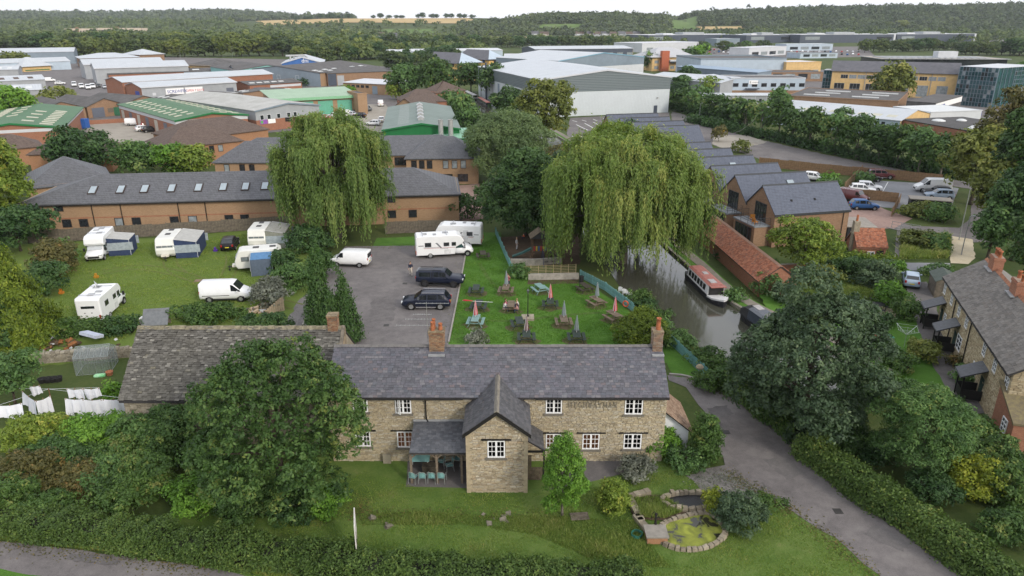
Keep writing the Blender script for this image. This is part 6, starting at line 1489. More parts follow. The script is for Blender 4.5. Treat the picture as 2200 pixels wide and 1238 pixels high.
# --- bushes: foot, top, width
bush_list=[(700,1110,1045,78,'bright','bright green young bush under the sycamore'),(1420,985,905,78,'bright','glossy green climber bush against the pub corner'),(1372,1035,985,84,'lavender','grey lavender bush in front of the pub'),(1478,1018,968,96,'ash','leafy bush by the white lean-to'),(1520,1000,885,66,'hedge','dense rounded shrub at the bend of the drive'),(1318,1110,1035,70,'yellowgreen','yellow-green sapling bush left of the pond'),
 (1590,1145,1065,120,'greydark','dark rounded shrub beside the pond'),(1532,1105,1050,36,'golden','golden upright shrub behind the pond'),(1660,1095,1075,60,'hedge','low weedy shrub by the drive edge'),(1025,742,712,46,'lavender','grey lavender clump behind the pub ridge'),(430,705,655,150,'hedge','wide domed evergreen shrub behind the barn'),(565,720,680,120,'dark','low evergreen shrub right of the domed one'),(580,665,600,82,'lavender','silvery shrub beside the white van'),(620,630,565,90,'ash','green shrub behind the silvery one'),(600,590,540,70,'dark','dark shrub beside the caravan awning'),(660,550,485,95,'dark','dark shrub under the left willow'),(690,600,540,60,'sycamore','shrub at the car park edge under the willow'),
 (110,600,510,90,'autumn','brownish thicket left of the camping field'),(130,575,515,60,'ash','green thicket bush near the field fence'),(90,640,560,80,'dark','dark thicket bush beside the golden conifer'),(150,722,694,110,'hedge','ivy mound on the garden wall'),(240,725,688,110,'dark','ivy-covered hump under the rear motorhome'),(50,745,715,80,'ash','weedy bush by the rubble heap'),(250,1108,1040,150,'hedge','dark shrub filling the bank above the front hedge'),(110,1020,945,170,'ash','green shrub in the left thicket'),(260,1030,950,150,'hedge','olive shrub in the left thicket'),(240,872,826,50,'bright','bright laurel beside the laundry'),
 (60,985,895,190,'yellowgreen','sprawling bramble below the laundry on the left'),(190,980,898,150,'bright','bright shrub mass below the hanging sheets'),(310,985,890,160,'ash','shrub in front of the barn wall'),(370,1010,880,110,'sycamore','dark shrub between barn and sycamore'),(40,1060,985,170,'autumn','rusty bramble thicket at the left edge'),(160,1070,1000,140,'autumn','brownish bramble beside the hedge'),(220,1060,990,110,'ash','blue-green shrub above the front hedge'),(310,1085,990,140,'hedge','dark green shrub behind the front hedge'),(420,1110,1020,150,'bright','low green growth at the foot of the sycamore'),(520,1125,1040,130,'sycamore','ground-hugging growth under the sycamore'),(10,1110,1035,110,'hedge','shrub at the lower left picture edge'),(100,1120,1060,100,'hedge','tangled shrub above the roadside'),(640,1120,1060,130,'dark','shadowed undergrowth right of the sycamore trunk'),(455,1015,925,100,'ash','olive bush left of the sycamore crown'),
 (1525,797,755,100,'hedge','canal bank bramble near the picket fence end'),(1455,748,716,80,'ash','bramble on the canal bank behind the fence'),(1422,692,670,50,'hedge','bank shrub behind the golden cypress'),(1392,668,648,44,'dark','bank shrub beside the white chairs'),(1375,656,630,60,'hedge','bank shrub under the willow fringe by the water'),(1415,712,686,60,'ash','bank shrub below the golden cypress'),(1592,852,785,110,'sycamore','leafy bank shrub right of the fence end'),(1660,900,800,110,'sycamore','shrub in the shade of the big grey-green tree'),(1612,818,765,80,'hedge','shrub closing the view of the canal'),(1520,840,800,60,'hedge','low bramble behind the picket fence'),
 (1652,640,585,60,'ash','shrub on the towpath gable of the tiled outbuilding'),(1655,610,560,40,'dark','ivy climbing the outbuilding gable'),(1600,585,560,45,'hedge','white-flowering shrub along the outbuilding wall'),(1560,558,530,40,'dark','shrub at the far end of the outbuilding wall'),(1580,650,625,50,'ash','towpath weeds by the bank'),(1690,660,610,60,'greydark','pale-leaved shrub behind the outbuilding'),(1770,620,570,90,'olive','golden rough shrub in the long garden'),(1840,600,555,100,'dark','dark shrub below the tiny brick outbuilding'),(1890,625,560,90,'greydark','grey-green shrub in the long garden'),(1915,662,608,70,'bright','bright green shrub beside the blue car'),(1950,690,640,60,'hedge','dark shrub along the cottage path'),(1865,695,668,40,'dark','clipped ball shrub by the patio'),(1908,705,680,34,'dark','small round standard bush on the garden lawn'),(1870,560,530,80,'yellowgreen','yellowish growth before the tiny outbuilding'),(1800,560,530,60,'hedge','ivy by the brick wall'),
 (1985,540,500,70,'olive','tall grasses in the triangle bed'),(1960,530,500,50,'olive','reedy growth beside the footpath'),(2015,545,505,50,'ash','weedy bed edge by the pale gravel'),(1985,470,440,90,'olive','planted bed beside the black bin store'),(2030,480,440,60,'ash','shrub behind the bin store'),(2020,592,572,60,'ash','shrub by the cottage lane'),(1925,592,565,44,'bright','garden shrub behind the parked blue car'),
 (1990,780,735,70,'olive','white-flowering bush in the cottage garden'),(1935,800,755,60,'hedge','shrub by the garden edging'),(2085,830,790,60,'ash','flower bed by the third porch'),(2060,790,765,40,'autumn','orange-flecked flower bed along the cottage wall'),(1900,850,790,80,'hedge','shrub between garden and big tree'),(1950,880,820,80,'ash','shrub behind the ash crown'),(2040,900,850,80,'sycamore','shrub under the cottage path end'),(2100,1085,985,130,'golden','yellow-leaved elder behind the drive hedge'),(2060,990,930,100,'ash','shrub right of the ash'),(2140,1030,945,110,'sycamore','shrub by the brick extension'),(2190,1110,1000,120,'hedge','shrub at the right picture edge'),(2170,1180,1100,110,'sycamore','dark shrub behind the lower hedge end'),(1830,985,900,110,'sycamore','undergrowth between the big tree and the ash'),(2010,1090,1020,110,'dark','undergrowth behind the middle of the drive hedge'),(1900,1000,940,100,'dark','shaded growth below the ash'),(2110,950,900,60,'hedge','bush by the cottage path end'),(1850,880,800,90,'dark','bush behind the big grey-green tree'),
 (1115,600,570,50,'ash','shrub at the corner of the play area'),(1545,305,275,20,'autumn','rusty columnar shrub in the yard'),(1595,330,305,34,'olive','weeds at the yard edge'),(1790,415,385,40,'ash','small shrub by the wooden fence'),(1860,400,375,34,'ash','sapling by the slatted fence'),(1780,395,375,30,'bright','young plant behind the canal houses'),(1520,350,330,40,'ash','weeds behind the canal houses'),(985,395,385,50,'hedge','planting at the office forecourt'),(1250,322,300,70,'dark','scrub along the large car park edge'),(1310,330,305,60,'ash','scrub below the farthest canal house')]
for i,(bx,by,ty,wp,lf,lab)in enumerate(bush_list):
 b=G(bx,by);depth=b.y*_c+(CAMH-1)*_s;W=wp*depth/F;b=b+Vector((0,W*.25,0));H=max(.4,V(bx,ty,b.y).z)
 H=min(H,W*1.6+1.2)
 tree('columnar_shrub' if wp<25 else 'shrub',lab,b,H,W,lf,n=8,seed=200+i,zc=.42,dz=H*.58,cat='shrub',cover=2.4,k=1.0,Wy=min(W,3.5),tr=.05,fr=(.36,.52),asp=.5)
# --- hedges
def hedge(label,px,wd,ht,leaf,seed,world=False,cover=2.8,k=1.0,wob=.18):
 pts=[Vector((p[0],p[1],0))for p in px]if world else[G(*p)for p in px];pts=smooth_line([(p.x,p.y,0)for p in pts],5)
 base=pts[len(pts)//2];t=thing('hedge',label,'hedge',base);s=scale_at(base)*.0019*k
 seg=[(pts[i+1]-pts[i]).length for i in range(len(pts)-1)];tot=sum(seg);cum=np.concatenate([[0],np.cumsum(seg)]);arr=np.array([(p.x,p.y)for p in pts])
 per=2*ht+wd;N=int(min(70000,1.35*cover*tot*per/(2*s*s*.55)));K=N//9;r=np.random.default_rng(seed)
 u=r.random(K)*tot;q=r.random(K)*per;x=np.interp(u,cum,arr[:,0]);y=np.interp(u,cum,arr[:,1])
 i=np.clip(np.searchsorted(cum,u)-1,0,len(seg)-1);d=unit(arr[i+1]-arr[i]);n2=np.stack([d[:,1],-d[:,0]],1)
 bump=1+wob*np.sin(u*1.7)*np.sin(u*.53+1)+wob*.5*np.sin(u*4.1+q);hh=ht*bump;ww=wd*(1+wob*.6*np.sin(u*1.1+2))
 side=np.where(q<ht,-1,np.where(q<ht+wd,0,1));v=np.where(q<ht,q/ht,np.where(q<ht+wd,(q-ht)/wd*2-1,(q-ht-wd)/ht))
 lat=np.where(side==0,v*.5,side*.5*(1-.12*v**3))*ww;z=np.where(side==0,1-.1*v*v,v)*hh
 P=np.stack([x+n2[:,0]*lat,y+n2[:,1]*lat,z],1);n=np.where((side==0)[:,None],np.array([0,0,1.]),np.stack([n2[:,0]*side,n2[:,1]*side,np.full(K,.3)],1))
 cc=.5+r.normal(size=K)*.16+.08*np.sin(u*.8);P=(P[:,None]+r.normal(size=(K,9,3))*s*1.3).reshape(-1,3)-np.array(base);n=unit(n[:,None]+r.normal(size=(K,9,3))*.55).reshape(-1,3);c=(cc[:,None]+r.normal(size=(K,9))*.09).reshape(-1);k_=P[:,2]>.02
 P,n,c=P[k_],n[k_],c[k_]
 ob('foliage',npmesh('foliage',leaf_quads(P,n,s*r.uniform(.65,1.25,len(P)),.55),4,np.clip(c,.02,.99)),LEAF[leaf],t)
 b=MB();secs=[]
 for j,p in enumerate(pts):
  dd=(pts[min(j+1,len(pts)-1)]-pts[max(j-1,0)]).normalized();nn=Vector((dd.y,-dd.x,0))*wd*.38;o=p-base
  secs.append([o-nn,o+nn,o+nn*.8+Vector((0,0,ht*.8)),o-nn*.8+Vector((0,0,ht*.8))])
 b.loft(secs);b.build('dark_core',M('hedge_dark_core',(.022,.028,.014),.95,.4,5),t);return t  # solid dark core added inside the leaves to block the view through
hedge('long rough hedge between the front lawn and the road',[(-60,1130),(60,1140),(200,1155),(400,1185),(600,1210),(760,1232),(960,1255),(1200,1265),(1380,1268)],1.9,1.15,'hedgelight',301,cover=3.2,wob=.22)
hedge('clipped hedge running along the right side of the drive',[(1722,975),(1790,1020),(1860,1075),(1950,1130),(2040,1195),(2140,1262),(2200,1305)],1.7,1.55,'hedgelight',302,cover=3.2,wob=.12)
hedge('low hedge beside the barn end and garden wall',[(112,724),(200,718),(288,712)],1.4,1.1,'hedge',303)
hedge('garden hedge by the cottage lawn',[(1812,735),(1850,752),(1900,772),(1930,790)],1.0,1.1,'hedge',304)
hedge('hedge behind the long garden',[(1745,585),(1800,578),(1860,572),(1925,580)],1.4,1.3,'yellowgreen',305)
hedge('green bank hedge under the big grey-green tree',[(1560,830),(1620,870),(1680,915),(1720,950)],2.0,1.3,'hedge',306)
hedge('overgrown strip along the far yard fence',[(1480,262),(1560,280),(1680,305),(1800,332),(1940,362),(2060,385)],2.4,1.4,'dark',307,wob=.5)
hedge('hedge along the foot of the huge warehouse',[(1440,232),(1480,243),(1530,256),(1600,270)],3,2.2,'dark',308,wob=.4)
# ================================================================ far countryside
def far_proto(seed,n,s,leaf,tall=1.0,quads=420):
 L=make_lumps(.5,.5,.5*tall,.5*tall,n,(.34,.48),seed,jag=.15)
 return crown_mesh('crown',L,s,2.2,M_=14,cap=quads,zmin=.0,rcf=2.6,up=.5),L
FP={}
for kk,lf in(('far','far'),('faryellow','faryellow'),('dark','dark'),('ash','ash')):
 for j in range(3):
  me,L=far_proto(400+j+len(kk)*5,9+j,.068,lf,quads=1500);me.materials.append(LEAF[lf])
  tm=trunk_mesh(.55,.03,L,4,j);tm.materials.append(BARK);FP[(kk,j)]=(me,tm)
rr_=random.Random(5)
def far_tree(x,y,H,W,lf,label,group,z=0.0,name='distant_tree'):
 t=thing(name,label,'tree',(x,y,z-.2),rr_.uniform(0,6),group);me,tm=FP[(lf,rr_.randrange(3))]
 a=bpy.data.objects.new('crown',me);COL.objects.link(a);a.parent=t;a.scale=(W,W,H*.95);a.location=(0,0,H*.05)
 b=bpy.data.objects.new('trunk',tm);COL.objects.link(b);b.parent=t;b.scale=(W,W,H)
def belt(n,pa,pb,ya,yb,Hr,kinds,label,group,name='distant_tree'):
 """n trees spread along a belt given by two photo points of its foot, jittered in depth"""
 for i in range(n):
  f=(i+.5+rr_.uniform(-.4,.4))/n;px=pa+(pb-pa)*f;py=ya+(yb-ya)*f+rr_.uniform(-1.6,1.6);g=G(px,py)
  H=rr_.uniform(*Hr);far_tree(g.x,g.y,H,H*rr_.uniform(.95,1.4),rr_.choice(kinds),label,group,name=name)
gp='woodland trees behind the estate'
belt(26,-20,430,116,112,(12,18),['far','dark','far'],'tree in the wood edge behind the left warehouses',gp)
belt(26,110,660,124,120,(12,17),['faryellow','far','faryellow'],'yellow-green tree in the sunny wood edge above the estate',gp)
belt(20,180,640,110,108,(13,18),['faryellow','far','faryellow'],'rounded tree in the second rank of the estate wood',gp)
belt(24,640,870,132,124,(9,13),['far','faryellow','dark'],'tree behind the blue sheds',gp)
belt(16,600,850,116,112,(8,12),['faryellow','far'],'scrubby tree in the open rank behind the blue sheds',gp)
belt(12,840,1000,150,118,(8,12),['dark','far'],'tree around the golden offices',gp)
belt(24,700,1120,100,103,(10,15),['dark','far','far'],'dark tree in the belt behind the golden offices',gp)
belt(20,1090,1310,101,97,(9,13),['dark','dark','far'],'dark conifer-like tree along the stubble field edge',gp)
belt(18,1120,1420,90,88,(6,9),['far','dark'],'hedgerow tree at the stubble field',gp)
belt(8,1495,1660,113,108,(8,11),['ash','far'],'tree between the showrooms',gp)
belt(18,1850,2060,112,108,(8,13),['far','dark','far'],'tree behind the flat-roofed glass office',gp)
belt(16,2060,2260,118,120,(9,14),['far','dark'],'tree behind the second glass block',gp)
belt(10,1460,1480,205,170,(5,8),['ash','dark'],'scrub tree by the low white-roofed unit',gp)
belt(12,2140,2260,205,160,(8,12),['far','ash'],'tree at the right edge behind the glass',gp)
for i in range(9):
 g=G(1690+(0,14,24,45,56,68,78,120,150)[i],76);H=(26,28,25,27,29,28,27,17,19)[i]
 far_tree(g.x,g.y,H,H*.42,'far',('tall poplar in the row above the navy units' if i<7 else 'shorter poplar right of the tall row'),'poplars above the navy units',name='poplar_tree')
for px,H,W in((1905,26,26),(1935,29,34),(1962,22,20)):
 g=G(px,76);far_tree(g.x,g.y,H,W,'faryellow','large yellowish tree behind the navy units','yellow trees behind the navy units')
for i in range(26):
 px=640+i*15+rr_.uniform(-5,5)
 if 760<px<800 or 870<px<885:continue
 y=1990+rr_.uniform(-15,15);x=(px-1100)/1643.6*y;far_tree(x,y,rr_.uniform(9,15),rr_.uniform(12,18),'dark','tree on the bare skyline ridge above the stubble field','skyline trees',terr(x,y))
# the mass of woods and hedges that nobody could count
def mass(name,label,pts,leaf,q,Hs,sz=(.12,.22)):
 """pts: (x, y, z) feet; each tree a heap of leaf clumps on two or three lobes"""
 N=len(pts);pts=np.array(pts);H=rng.uniform(Hs[0],Hs[1],N)*rng.uniform(.7,1.1,N);Wd=rng.uniform(.38,.62,N);d=unit(rng.normal(size=(N,q,3)));d[...,2]=np.abs(d[...,2])*1.1-.15
 lob=rng.normal(size=(N,3,3))*np.array([.22,.22,.16]);li=rng.integers(0,3,(N,q));off=lob[np.arange(N)[:,None],li]*H[:,None,None]
 P=pts[:,None]+off+d*np.stack([H*Wd,H*Wd,H*.42],1)[:,None]*rng.uniform(.6,.95,(N,q,1));P[...,2]+=(H*.46)[:,None]
 nn=unit(d+rng.normal(size=(N,q,3))*.45+np.array([0,0,.3]));S=(H[:,None]*rng.uniform(sz[0],sz[1],(N,q)))
 c=(.48+rng.normal(size=N)*.22)[:,None]+(rng.normal(size=(N,3))*.08)[np.arange(N)[:,None],li]+rng.normal(size=(N,q))*.10
 stuff(ob(name,npmesh(name,leaf_quads(P.reshape(-1,3),nn.reshape(-1,3),S.reshape(-1),.7),4,np.clip(c.reshape(-1),.02,.99)),LEAF[leaf]),label)
def scatter(n,pxr,yr,keep=None,hill=True):
 out=[]
 for _ in range(n):
  px=rr_.uniform(*pxr);y=math.sqrt(rr_.uniform(yr[0]**2,yr[1]**2));x=(px-1100)/1643.6*y
  if keep is None or keep(px,y):out.append((x,y,terr(x,y)-1 if hill else-.5))
 return out
nf=lambda px,y:not((500<px<1120 and y>1800)or(555<px<1012 and 1800<y<2005)or(820<px<930 and 1540<y<1700)or(1155<px<1250 and 1570<y<1700)or(1438<px<1502 and 1480<y<2000)or(1500<px<1602 and 1470<y<1650)or(880<px<1420 and 1090<y<1410)or(1130<px<1385 and 1380<y<1480))
mass('forest','wooded hill on the central skyline',scatter(3400,(985,1475),(1480,1950),nf),'forest',26,(9,15),(.15,.28))
mass('forest','long wooded ridge on the right skyline',scatter(6500,(1455,2500),(1330,2250),nf),'forest',24,(9,16),(.15,.28))
mass('forest','blue wooded hills on the left skyline',scatter(6000,(-300,760),(2500,3750)),'forest',14,(16,26),(.2,.34))
mass('woods','darker trees of the wooded plain behind the left estate',scatter(1500,(-300,800),(740,1500),nf),'far',44,(9,16))
mass('woods','yellower trees of the wooded plain behind the left estate',scatter(1000,(-300,800),(720,1400),nf),'faryellow',44,(8,14))
mass('woods','wooded plain beyond, towards the hills',scatter(3200,(-300,1500),(1300,2300),nf),'far',22,(8,15),(.16,.3))
mass('woods','hedgerows around the stubble fields',[p for p in scatter(900,(640,1500),(560,1120))if not(1100+1643*p[0]/p[1]>1050 and p[1]<900)],'far',44,(7,12))
mass('woods','trees behind the business units',scatter(1400,(1470,2500),(1060,1500),nf),'far',36,(9,16))
# the evening air between here and the hills
b=MB();b.b2(-4200,4200,-150,4300,-1.2,135);hz=b.build('haze',None);hz['kind']='stuff';hz['label']='pale air haze over the whole valley'
hm=bpy.data.materials.new('haze_air');hm.use_nodes=True;t_=hm.node_tree;t_.nodes.remove(t_.nodes['Principled BSDF']);pv=t_.nodes.new('ShaderNodeVolumePrincipled');pv.inputs['Color'].default_value=(.84,.90,.97,1);pv.inputs['Density'].default_value=.00007;pv.inputs['Anisotropy'].default_value=.2
t_.links.new(pv.outputs[0],t_.nodes['Material Output'].inputs['Volume']);hz.data.materials.append(hm)
# ================================================================ vehicles (front = +x, built once per kind, then copied and repainted)
def paint(name,col,rough=.28,metal=.0):
 return M('paint_'+name,col,rough,.04,2,metal,spec=.6 if col[0]>.1 else .3)
PT={k:paint(k,c)for k,c in{'white':(.72,.73,.74),'black':(.012,.012,.014),'navy':(.012,.016,.032),'silver':(.45,.47,.50),'blue':(.03,.10,.26),'red':(.30,.03,.03),'maroon':(.12,.025,.03),'grey':(.16,.17,.18),'paleblue':(.30,.38,.48),'cream':(.66,.63,.54)}.items()}
CARGL=M('car_glass',(.018,.022,.026),.05,.2,2,spec=.9);TYRE=M('tyre_rubber',(.018,.018,.019),.9);RIM=M('alloy_rim',(.42,.43,.44),.35,.1,3,.6);DRIM=M('dark_rim',(.06,.06,.065),.4,.1,3,.4)
TAIL=M('tail_lamp',(.35,.015,.015),.3);HEAD=M('head_lamp',(.6,.62,.64),.15,spec=.8);TRIMB=M('black_trim',(.02,.02,.021),.6);CHROME=M('chrome',(.6,.6,.62),.2,.05,2,.8);PLATE=M('number_plate',(.6,.5,.05),.5);PLATEW=M('number_plate_white',(.7,.7,.68),.5)
def wheel(par,x,y,r,wd,rim=RIM):
 b=MB();sg=1 if y>0 else-1
 prof=[(r*.62,wd/2),(r*.9,wd/2),(r,wd/2-.04),(r,-wd/2+.04),(r*.9,-wd/2),(r*.62,-wd/2)]
 b.lathe(prof,(0,0,0),16);mx=Matrix.Translation((x,y,r))@Matrix.Rotation(PI/2,4,'X');b.v=[tuple(mx@Vector(p))for p in b.v]
 w_=b.build('wheel',TYRE,par,True);d=MB();d.lathe([(0,.02),(r*.18,.03),(r*.2,.0),(r*.6,.01),(r*.64,.04)],(0,0,0),14)
 for k in range(5):
  a=k*2*PI/5;d.bar((r*.12*math.cos(a),r*.12*math.sin(a),.03),(r*.6*math.cos(a),r*.6*math.sin(a),.035),r*.16,.02)
 mx=Matrix.Translation((x,y+sg*(wd/2-.03),r))@Matrix.Rotation(-PI/2*sg,4,'X');d.v=[tuple(mx@Vector(p))for p in d.v]
 d.build('rim',rim,w_)
def interp(st,x):
 xs=[q[0]for q in st];return[float(np.interp(x,xs,[q[k]for q in st]))for k in range(1,6)]
def car(name,label,L,W,st,wins,shield,rear,wb,r=.33,rim=RIM,body='white',clad=False,rails=False,cat='car',side_split=(),group=None):
 """st: stations (x, half width share, z bottom, z shoulder, z top, top share); wins: side glass spans (x0,x1)"""
 t=thing(name,label,cat,(0,0,0),0,group);secs=[];h=W/2
 xs=sorted(set([s[0]for s in st]+list(np.linspace(st[0][0],st[-1][0],22))))
 for x in xs:
  w_,zb,zs,zt,tw=interp(st,x);w_*=h;m=(zb+zs)/2
  pr=[(w_*.86,zb),(w_*.98,zb+.12),(w_,m),(w_*.985,zs-.06),(w_*.95,zs),(w_*(tw+.04),zt-.05),(w_*(tw-.06),zt)]
  secs.append([(x,-y,z)for y,z in pr]+[(x,y,z)for y,z in pr[::-1]])
 b=MB();b.loft(secs);b.build('body',PT[body],t,True)
 def glass(pts,nm='window'):
  g=MB();n=len(pts)//2;g.add(pts,[(2*i,2*i+2,2*i+3,2*i+1)for i in range(n-1)]);return g.build(nm,CARGL,t)
 for sg in(-1,1):
  for(x0,x1)in wins:
   p=[]
   for x in np.linspace(x0,x1,6):
    w_,zb,zs,zt,tw=interp(st,x);w_*=h;a,e=(w_*.95,zs),(w_*(tw+.04),zt-.05)
    for v in(.10,.90):p.append((x,sg*(a[0]+(e[0]-a[0])*v+.015),a[1]+(e[1]-a[1])*v+.005))
   glass(p)
 for nm,(x0,x1)in(('windscreen',shield),('rear_window',rear)):
  if x0==x1:continue
  p=[]
  for x in np.linspace(x0,x1,5):
   w_,zb,zs,zt,tw=interp(st,x);w_*=h;d_=.03 if nm=='windscreen' else-.03;p+=[(x+d_*.6,-w_*(tw-.03),zt+.012),(x+d_*.6,w_*(tw-.03),zt+.012)]
  glass(p,nm)
 for x in(wb[0],wb[1]):
  for sg in(-1,1):
   a=MB();a.lathe([(0,0),(r+.07,0),(r+.07,.03)],(0,0,0),16);mx=Matrix.Translation((x,sg*(h-.015),r+.01))@Matrix.Rotation(-PI/2*sg,4,'X');a.v=[tuple(mx@Vector(p))for p in a.v];a.build('wheel_arch',TRIMB,t);wheel(t,x,sg*(h-.085),r,.23,rim)
 fw,fzb,fzs,fzt,_=interp(st,st[-1][0]-.12);bw,bzb,bzs,bzt,_=interp(st,st[0][0]+.05)
 for sg in(-1,1):
  q=MB();q.box((st[-1][0]-.1,sg*h*fw*.72,fzs-.06),(.22,h*.36,.16));q.build('headlight',HEAD,t)
  q=MB();q.box((st[0][0]+.03,sg*h*bw*.84,bzs-.06),(.12,h*.22,.26));q.build('tail_light',TAIL,t)
  q=MB();xm=shield[1]-.25 if shield[1]else 1;w_,zb,zs,zt,tw=interp(st,xm);q.box((xm,sg*(h*w_+.10),zs+.06),(.14,.2,.15));q.build('mirror',PT[body],t)
 MB().box((st[-1][0]+.0,0,fzb+.18),(.06,h*1.1,.2)).build('grille',TRIMB,t);MB().box((st[0][0]-.005,0,bzb+.28),(.03,.5,.12)).build('number_plate',PLATE,t)
 for sg in(-1,1):MB().b2(wb[0]+r+.1,wb[1]-r-.1,sg*h-.02,sg*h+.015,.24,.36).build('sill_trim',TRIMB if not clad else CHROME,t)
 if rails:
  for sg in(-1,1):
   w_,zb,zs,zt,tw=interp(st,-.3);MB().bar((-L*.38,sg*h*w_*(tw-.04),zt+.04),(L*.08,sg*h*w_*(tw-.04),zt+.05),.05).build('roof_rail',CHROME,t)
 return t
def stn(L,H,kind):
 e=L/2
 if kind=='suv':return[(-e,.84,.5,.92,.98,.7),(-e+.08,.95,.38,1.0,1.06,.78),(-e+.22,.98,.33,1.08,1.2,.8),(-e+.62,1,.30,1.1,H-.05,.74),(-e+1.4,1,.28,1.08,H,.74),(.1,1,.28,1.06,H,.74),(.5,1,.28,1.05,H-.07,.74),(1.25,1,.28,1.04,1.10,.82),(e-.5,.98,.3,.98,1.0,.84),(e-.14,.92,.35,.86,.9,.8),(e,.78,.42,.68,.72,.74)]
 if kind=='hatch':return[(-e,.84,.42,.85,.9,.7),(-e+.08,.95,.32,.95,1.0,.78),(-e+.2,.98,.28,1.0,1.12,.8),(-e+.55,1,.26,1.0,H-.05,.72),(-e+1.2,1,.25,.98,H,.72),(0,1,.25,.96,H-.01,.72),(.3,1,.25,.95,H-.07,.73),(1.0,1,.25,.92,.98,.82),(e-.4,.97,.27,.84,.87,.84),(e-.12,.9,.3,.74,.78,.8),(e,.76,.36,.58,.62,.74)]
 if kind=='van':return[(-e,.95,.42,1.1,H-.06,.86),(-e+.06,.99,.35,1.12,H-.01,.86),(-e+1.2,1,.32,1.12,H,.86),(.55,1,.32,1.12,H,.86),(.95,1,.32,1.12,H-.08,.86),(e-1.0,1,.32,1.1,1.30,.86),(e-.45,.98,.33,1.0,1.08,.86),(e-.12,.92,.36,.86,.92,.84),(e,.82,.42,.72,.78,.8)]
 if kind=='pickup':return[(-e,.92,.55,1.05,1.12,.8),(-e+.06,.97,.5,1.1,H-.14,.8),(-e+.3,.98,.48,1.12,H-.09,.78),(-.85,.98,.45,1.12,H-.07,.78),(-.75,1,.45,1.12,H,.76),(.35,1,.45,1.12,H,.76),(.6,1,.45,1.12,H-.07,.76),(1.25,1,.45,1.12,1.2,.84),(e-.35,.99,.46,1.08,1.12,.88),(e-.1,.95,.5,.98,1.04,.86),(e,.86,.52,.8,.86,.84)]
def place(t,f,r,W,lab=None):
 """stand a vehicle so that its camera-side wheels touch the ground at the photo points f (front) and r (rear)"""
 a,b=G(*r),G(*f);d=(b-a).normalized();n=Vector((-d.y,d.x,0))
 if n.dot((a+b)/2-Vector((0,0,0)))<0:n=-n
 p=(a+b)/2+n*(W/2-.05);t.location=(p.x,p.y,.04);t.rotation_euler=(0,0,math.atan2(d.y,d.x));return t
suv=car('suv','black estate SUV with chrome roof rails in the pub car park',5.05,1.97,stn(5.05,1.72,'suv'),[(-1.95,-1.25),(-1.15,-.2),(-.1,.85)],(.52,1.2),(-2.28,-1.93),(-1.5,1.5),.39,clad=True,rails=True,body='navy',cat='car')
place(suv,(883,667),(947,667),1.97)
pick=car('pickup_truck','black double-cab pickup with hardtop and roof bars',5.35,1.9,stn(5.35,1.84,'pickup'),[(-2.3,-1.0),(-.62,-.05),(.03,.75)],(.62,1.2),(-2.66,-2.42),(-1.65,1.6),.40,DRIM,'navy',cat='pickup')
place(pick,(975,619),(913,617),1.9)
MB().b2(-.83,-.76,-.93,.93,.5,1.7).build('bed_gap',TRIMB,pick)
for sg in(-1,1):MB().bar((-2.4,sg*.62,1.84),(.2,sg*.62,1.9),.05).build('roof_bar',TRIMB,pick)
t4=car('panel_van','older white panel van parked under the left willow',4.75,1.84,stn(4.75,1.94,'van'),[(.62,1.45)],(.98,1.38),(-2.375,-2.375),(-1.35,1.5),.32,cat='van')
place(t4,(724,574),(775,576),1.84);MB().b2(-2.4,-2.37,-.7,.7,1.15,1.7).build('rear_window',CARGL,t4)
for k in range(6):MB().b2(-2.1+k*.42,-2.06+k*.42,-.7,.7,1.935,1.955).build('roof_rib',PT['white'],t4)
MB().b2(-1.0,-.97,-.925,-.915,.5,1.8).build('door_seam',TRIMB,t4)
tr_=car('panel_van','white high-nosed van parked on the grass beside the silvery shrub',5.2,1.98,stn(5.2,2.05,'van'),[(.70,1.65)],(.98,1.6),(-2.6,-2.6),(-1.6,1.65),.33,cat='van')
place(tr_,(516,649),(453,651),1.98);MB().b2(-2.3,.5,-.998,-.985,.72,.78).build('side_moulding',TRIMB,tr_)
hat=car('hatchback','dark MPV parked at the top of the camping field',4.4,1.8,stn(4.4,1.6,'hatch'),[(-1.65,-1.05),(-.95,-.1),(0,.75)],(.33,.95),(-2.0,-1.68),(-1.35,1.35),.32,body='black',cat='car')
def head_to(t,rear,front,off=0.0):
 a,b=G(*rear),G(*front);d=(b-a).normalized();t.location=a+d*off+Vector((0,0,.04));t.rotation_euler=(0,0,math.atan2(d.y,d.x))
head_to(hat,(489,543),(505,517),2.2)
# motorhomes: coach box on a van cab
def coach_box(b,L0,L1,H,W,z0=.38,front='slope',mi=0):
 h=W/2;ch=.12
 if front=='slope':pr=[(L0,z0),(L1-.25,z0),(L1-.1,1.3),(L1+.75,1.75),(L1+.95,2.05),(L1+.6,H-.2),(L1+.1,H),(L0+.15,H),(L0,H-.2)]
 elif front=='luton':pr=[(L0,z0),(L1-.25,z0),(L1-.1,1.7),(L1+1.0,1.85),(L1+1.15,2.1),(L1+1.0,H-.25),(L1+.5,H),(L0+.15,H),(L0,H-.2)]
 elif front=='caravan':pr=[(L0,z0),(L1-.3,z0),(L1-.05,.75),(L1,1.25),(L1-.25,1.95),(L1-.55,H-.1),(L1-.9,H),(L0+.5,H),(L0+.12,H-.3),(L0,1.4)]
 cx=sum(p[0]for p in pr)/len(pr);cz=sum(p[1]for p in pr)/len(pr);sh=lambda p,k:(cx+(p[0]-cx)*k,cz+(p[1]-cz)*k)
 secs=[]
 for y,k in((-h,.955),(-h+ch*.4,.985),(-h+ch,1),(h-ch,1),(h-ch*.4,.985),(h,.955)):secs.append([(q[0],y,q[1])for q in(sh(p,k)for p in pr)])
 b.loft(secs,mi)
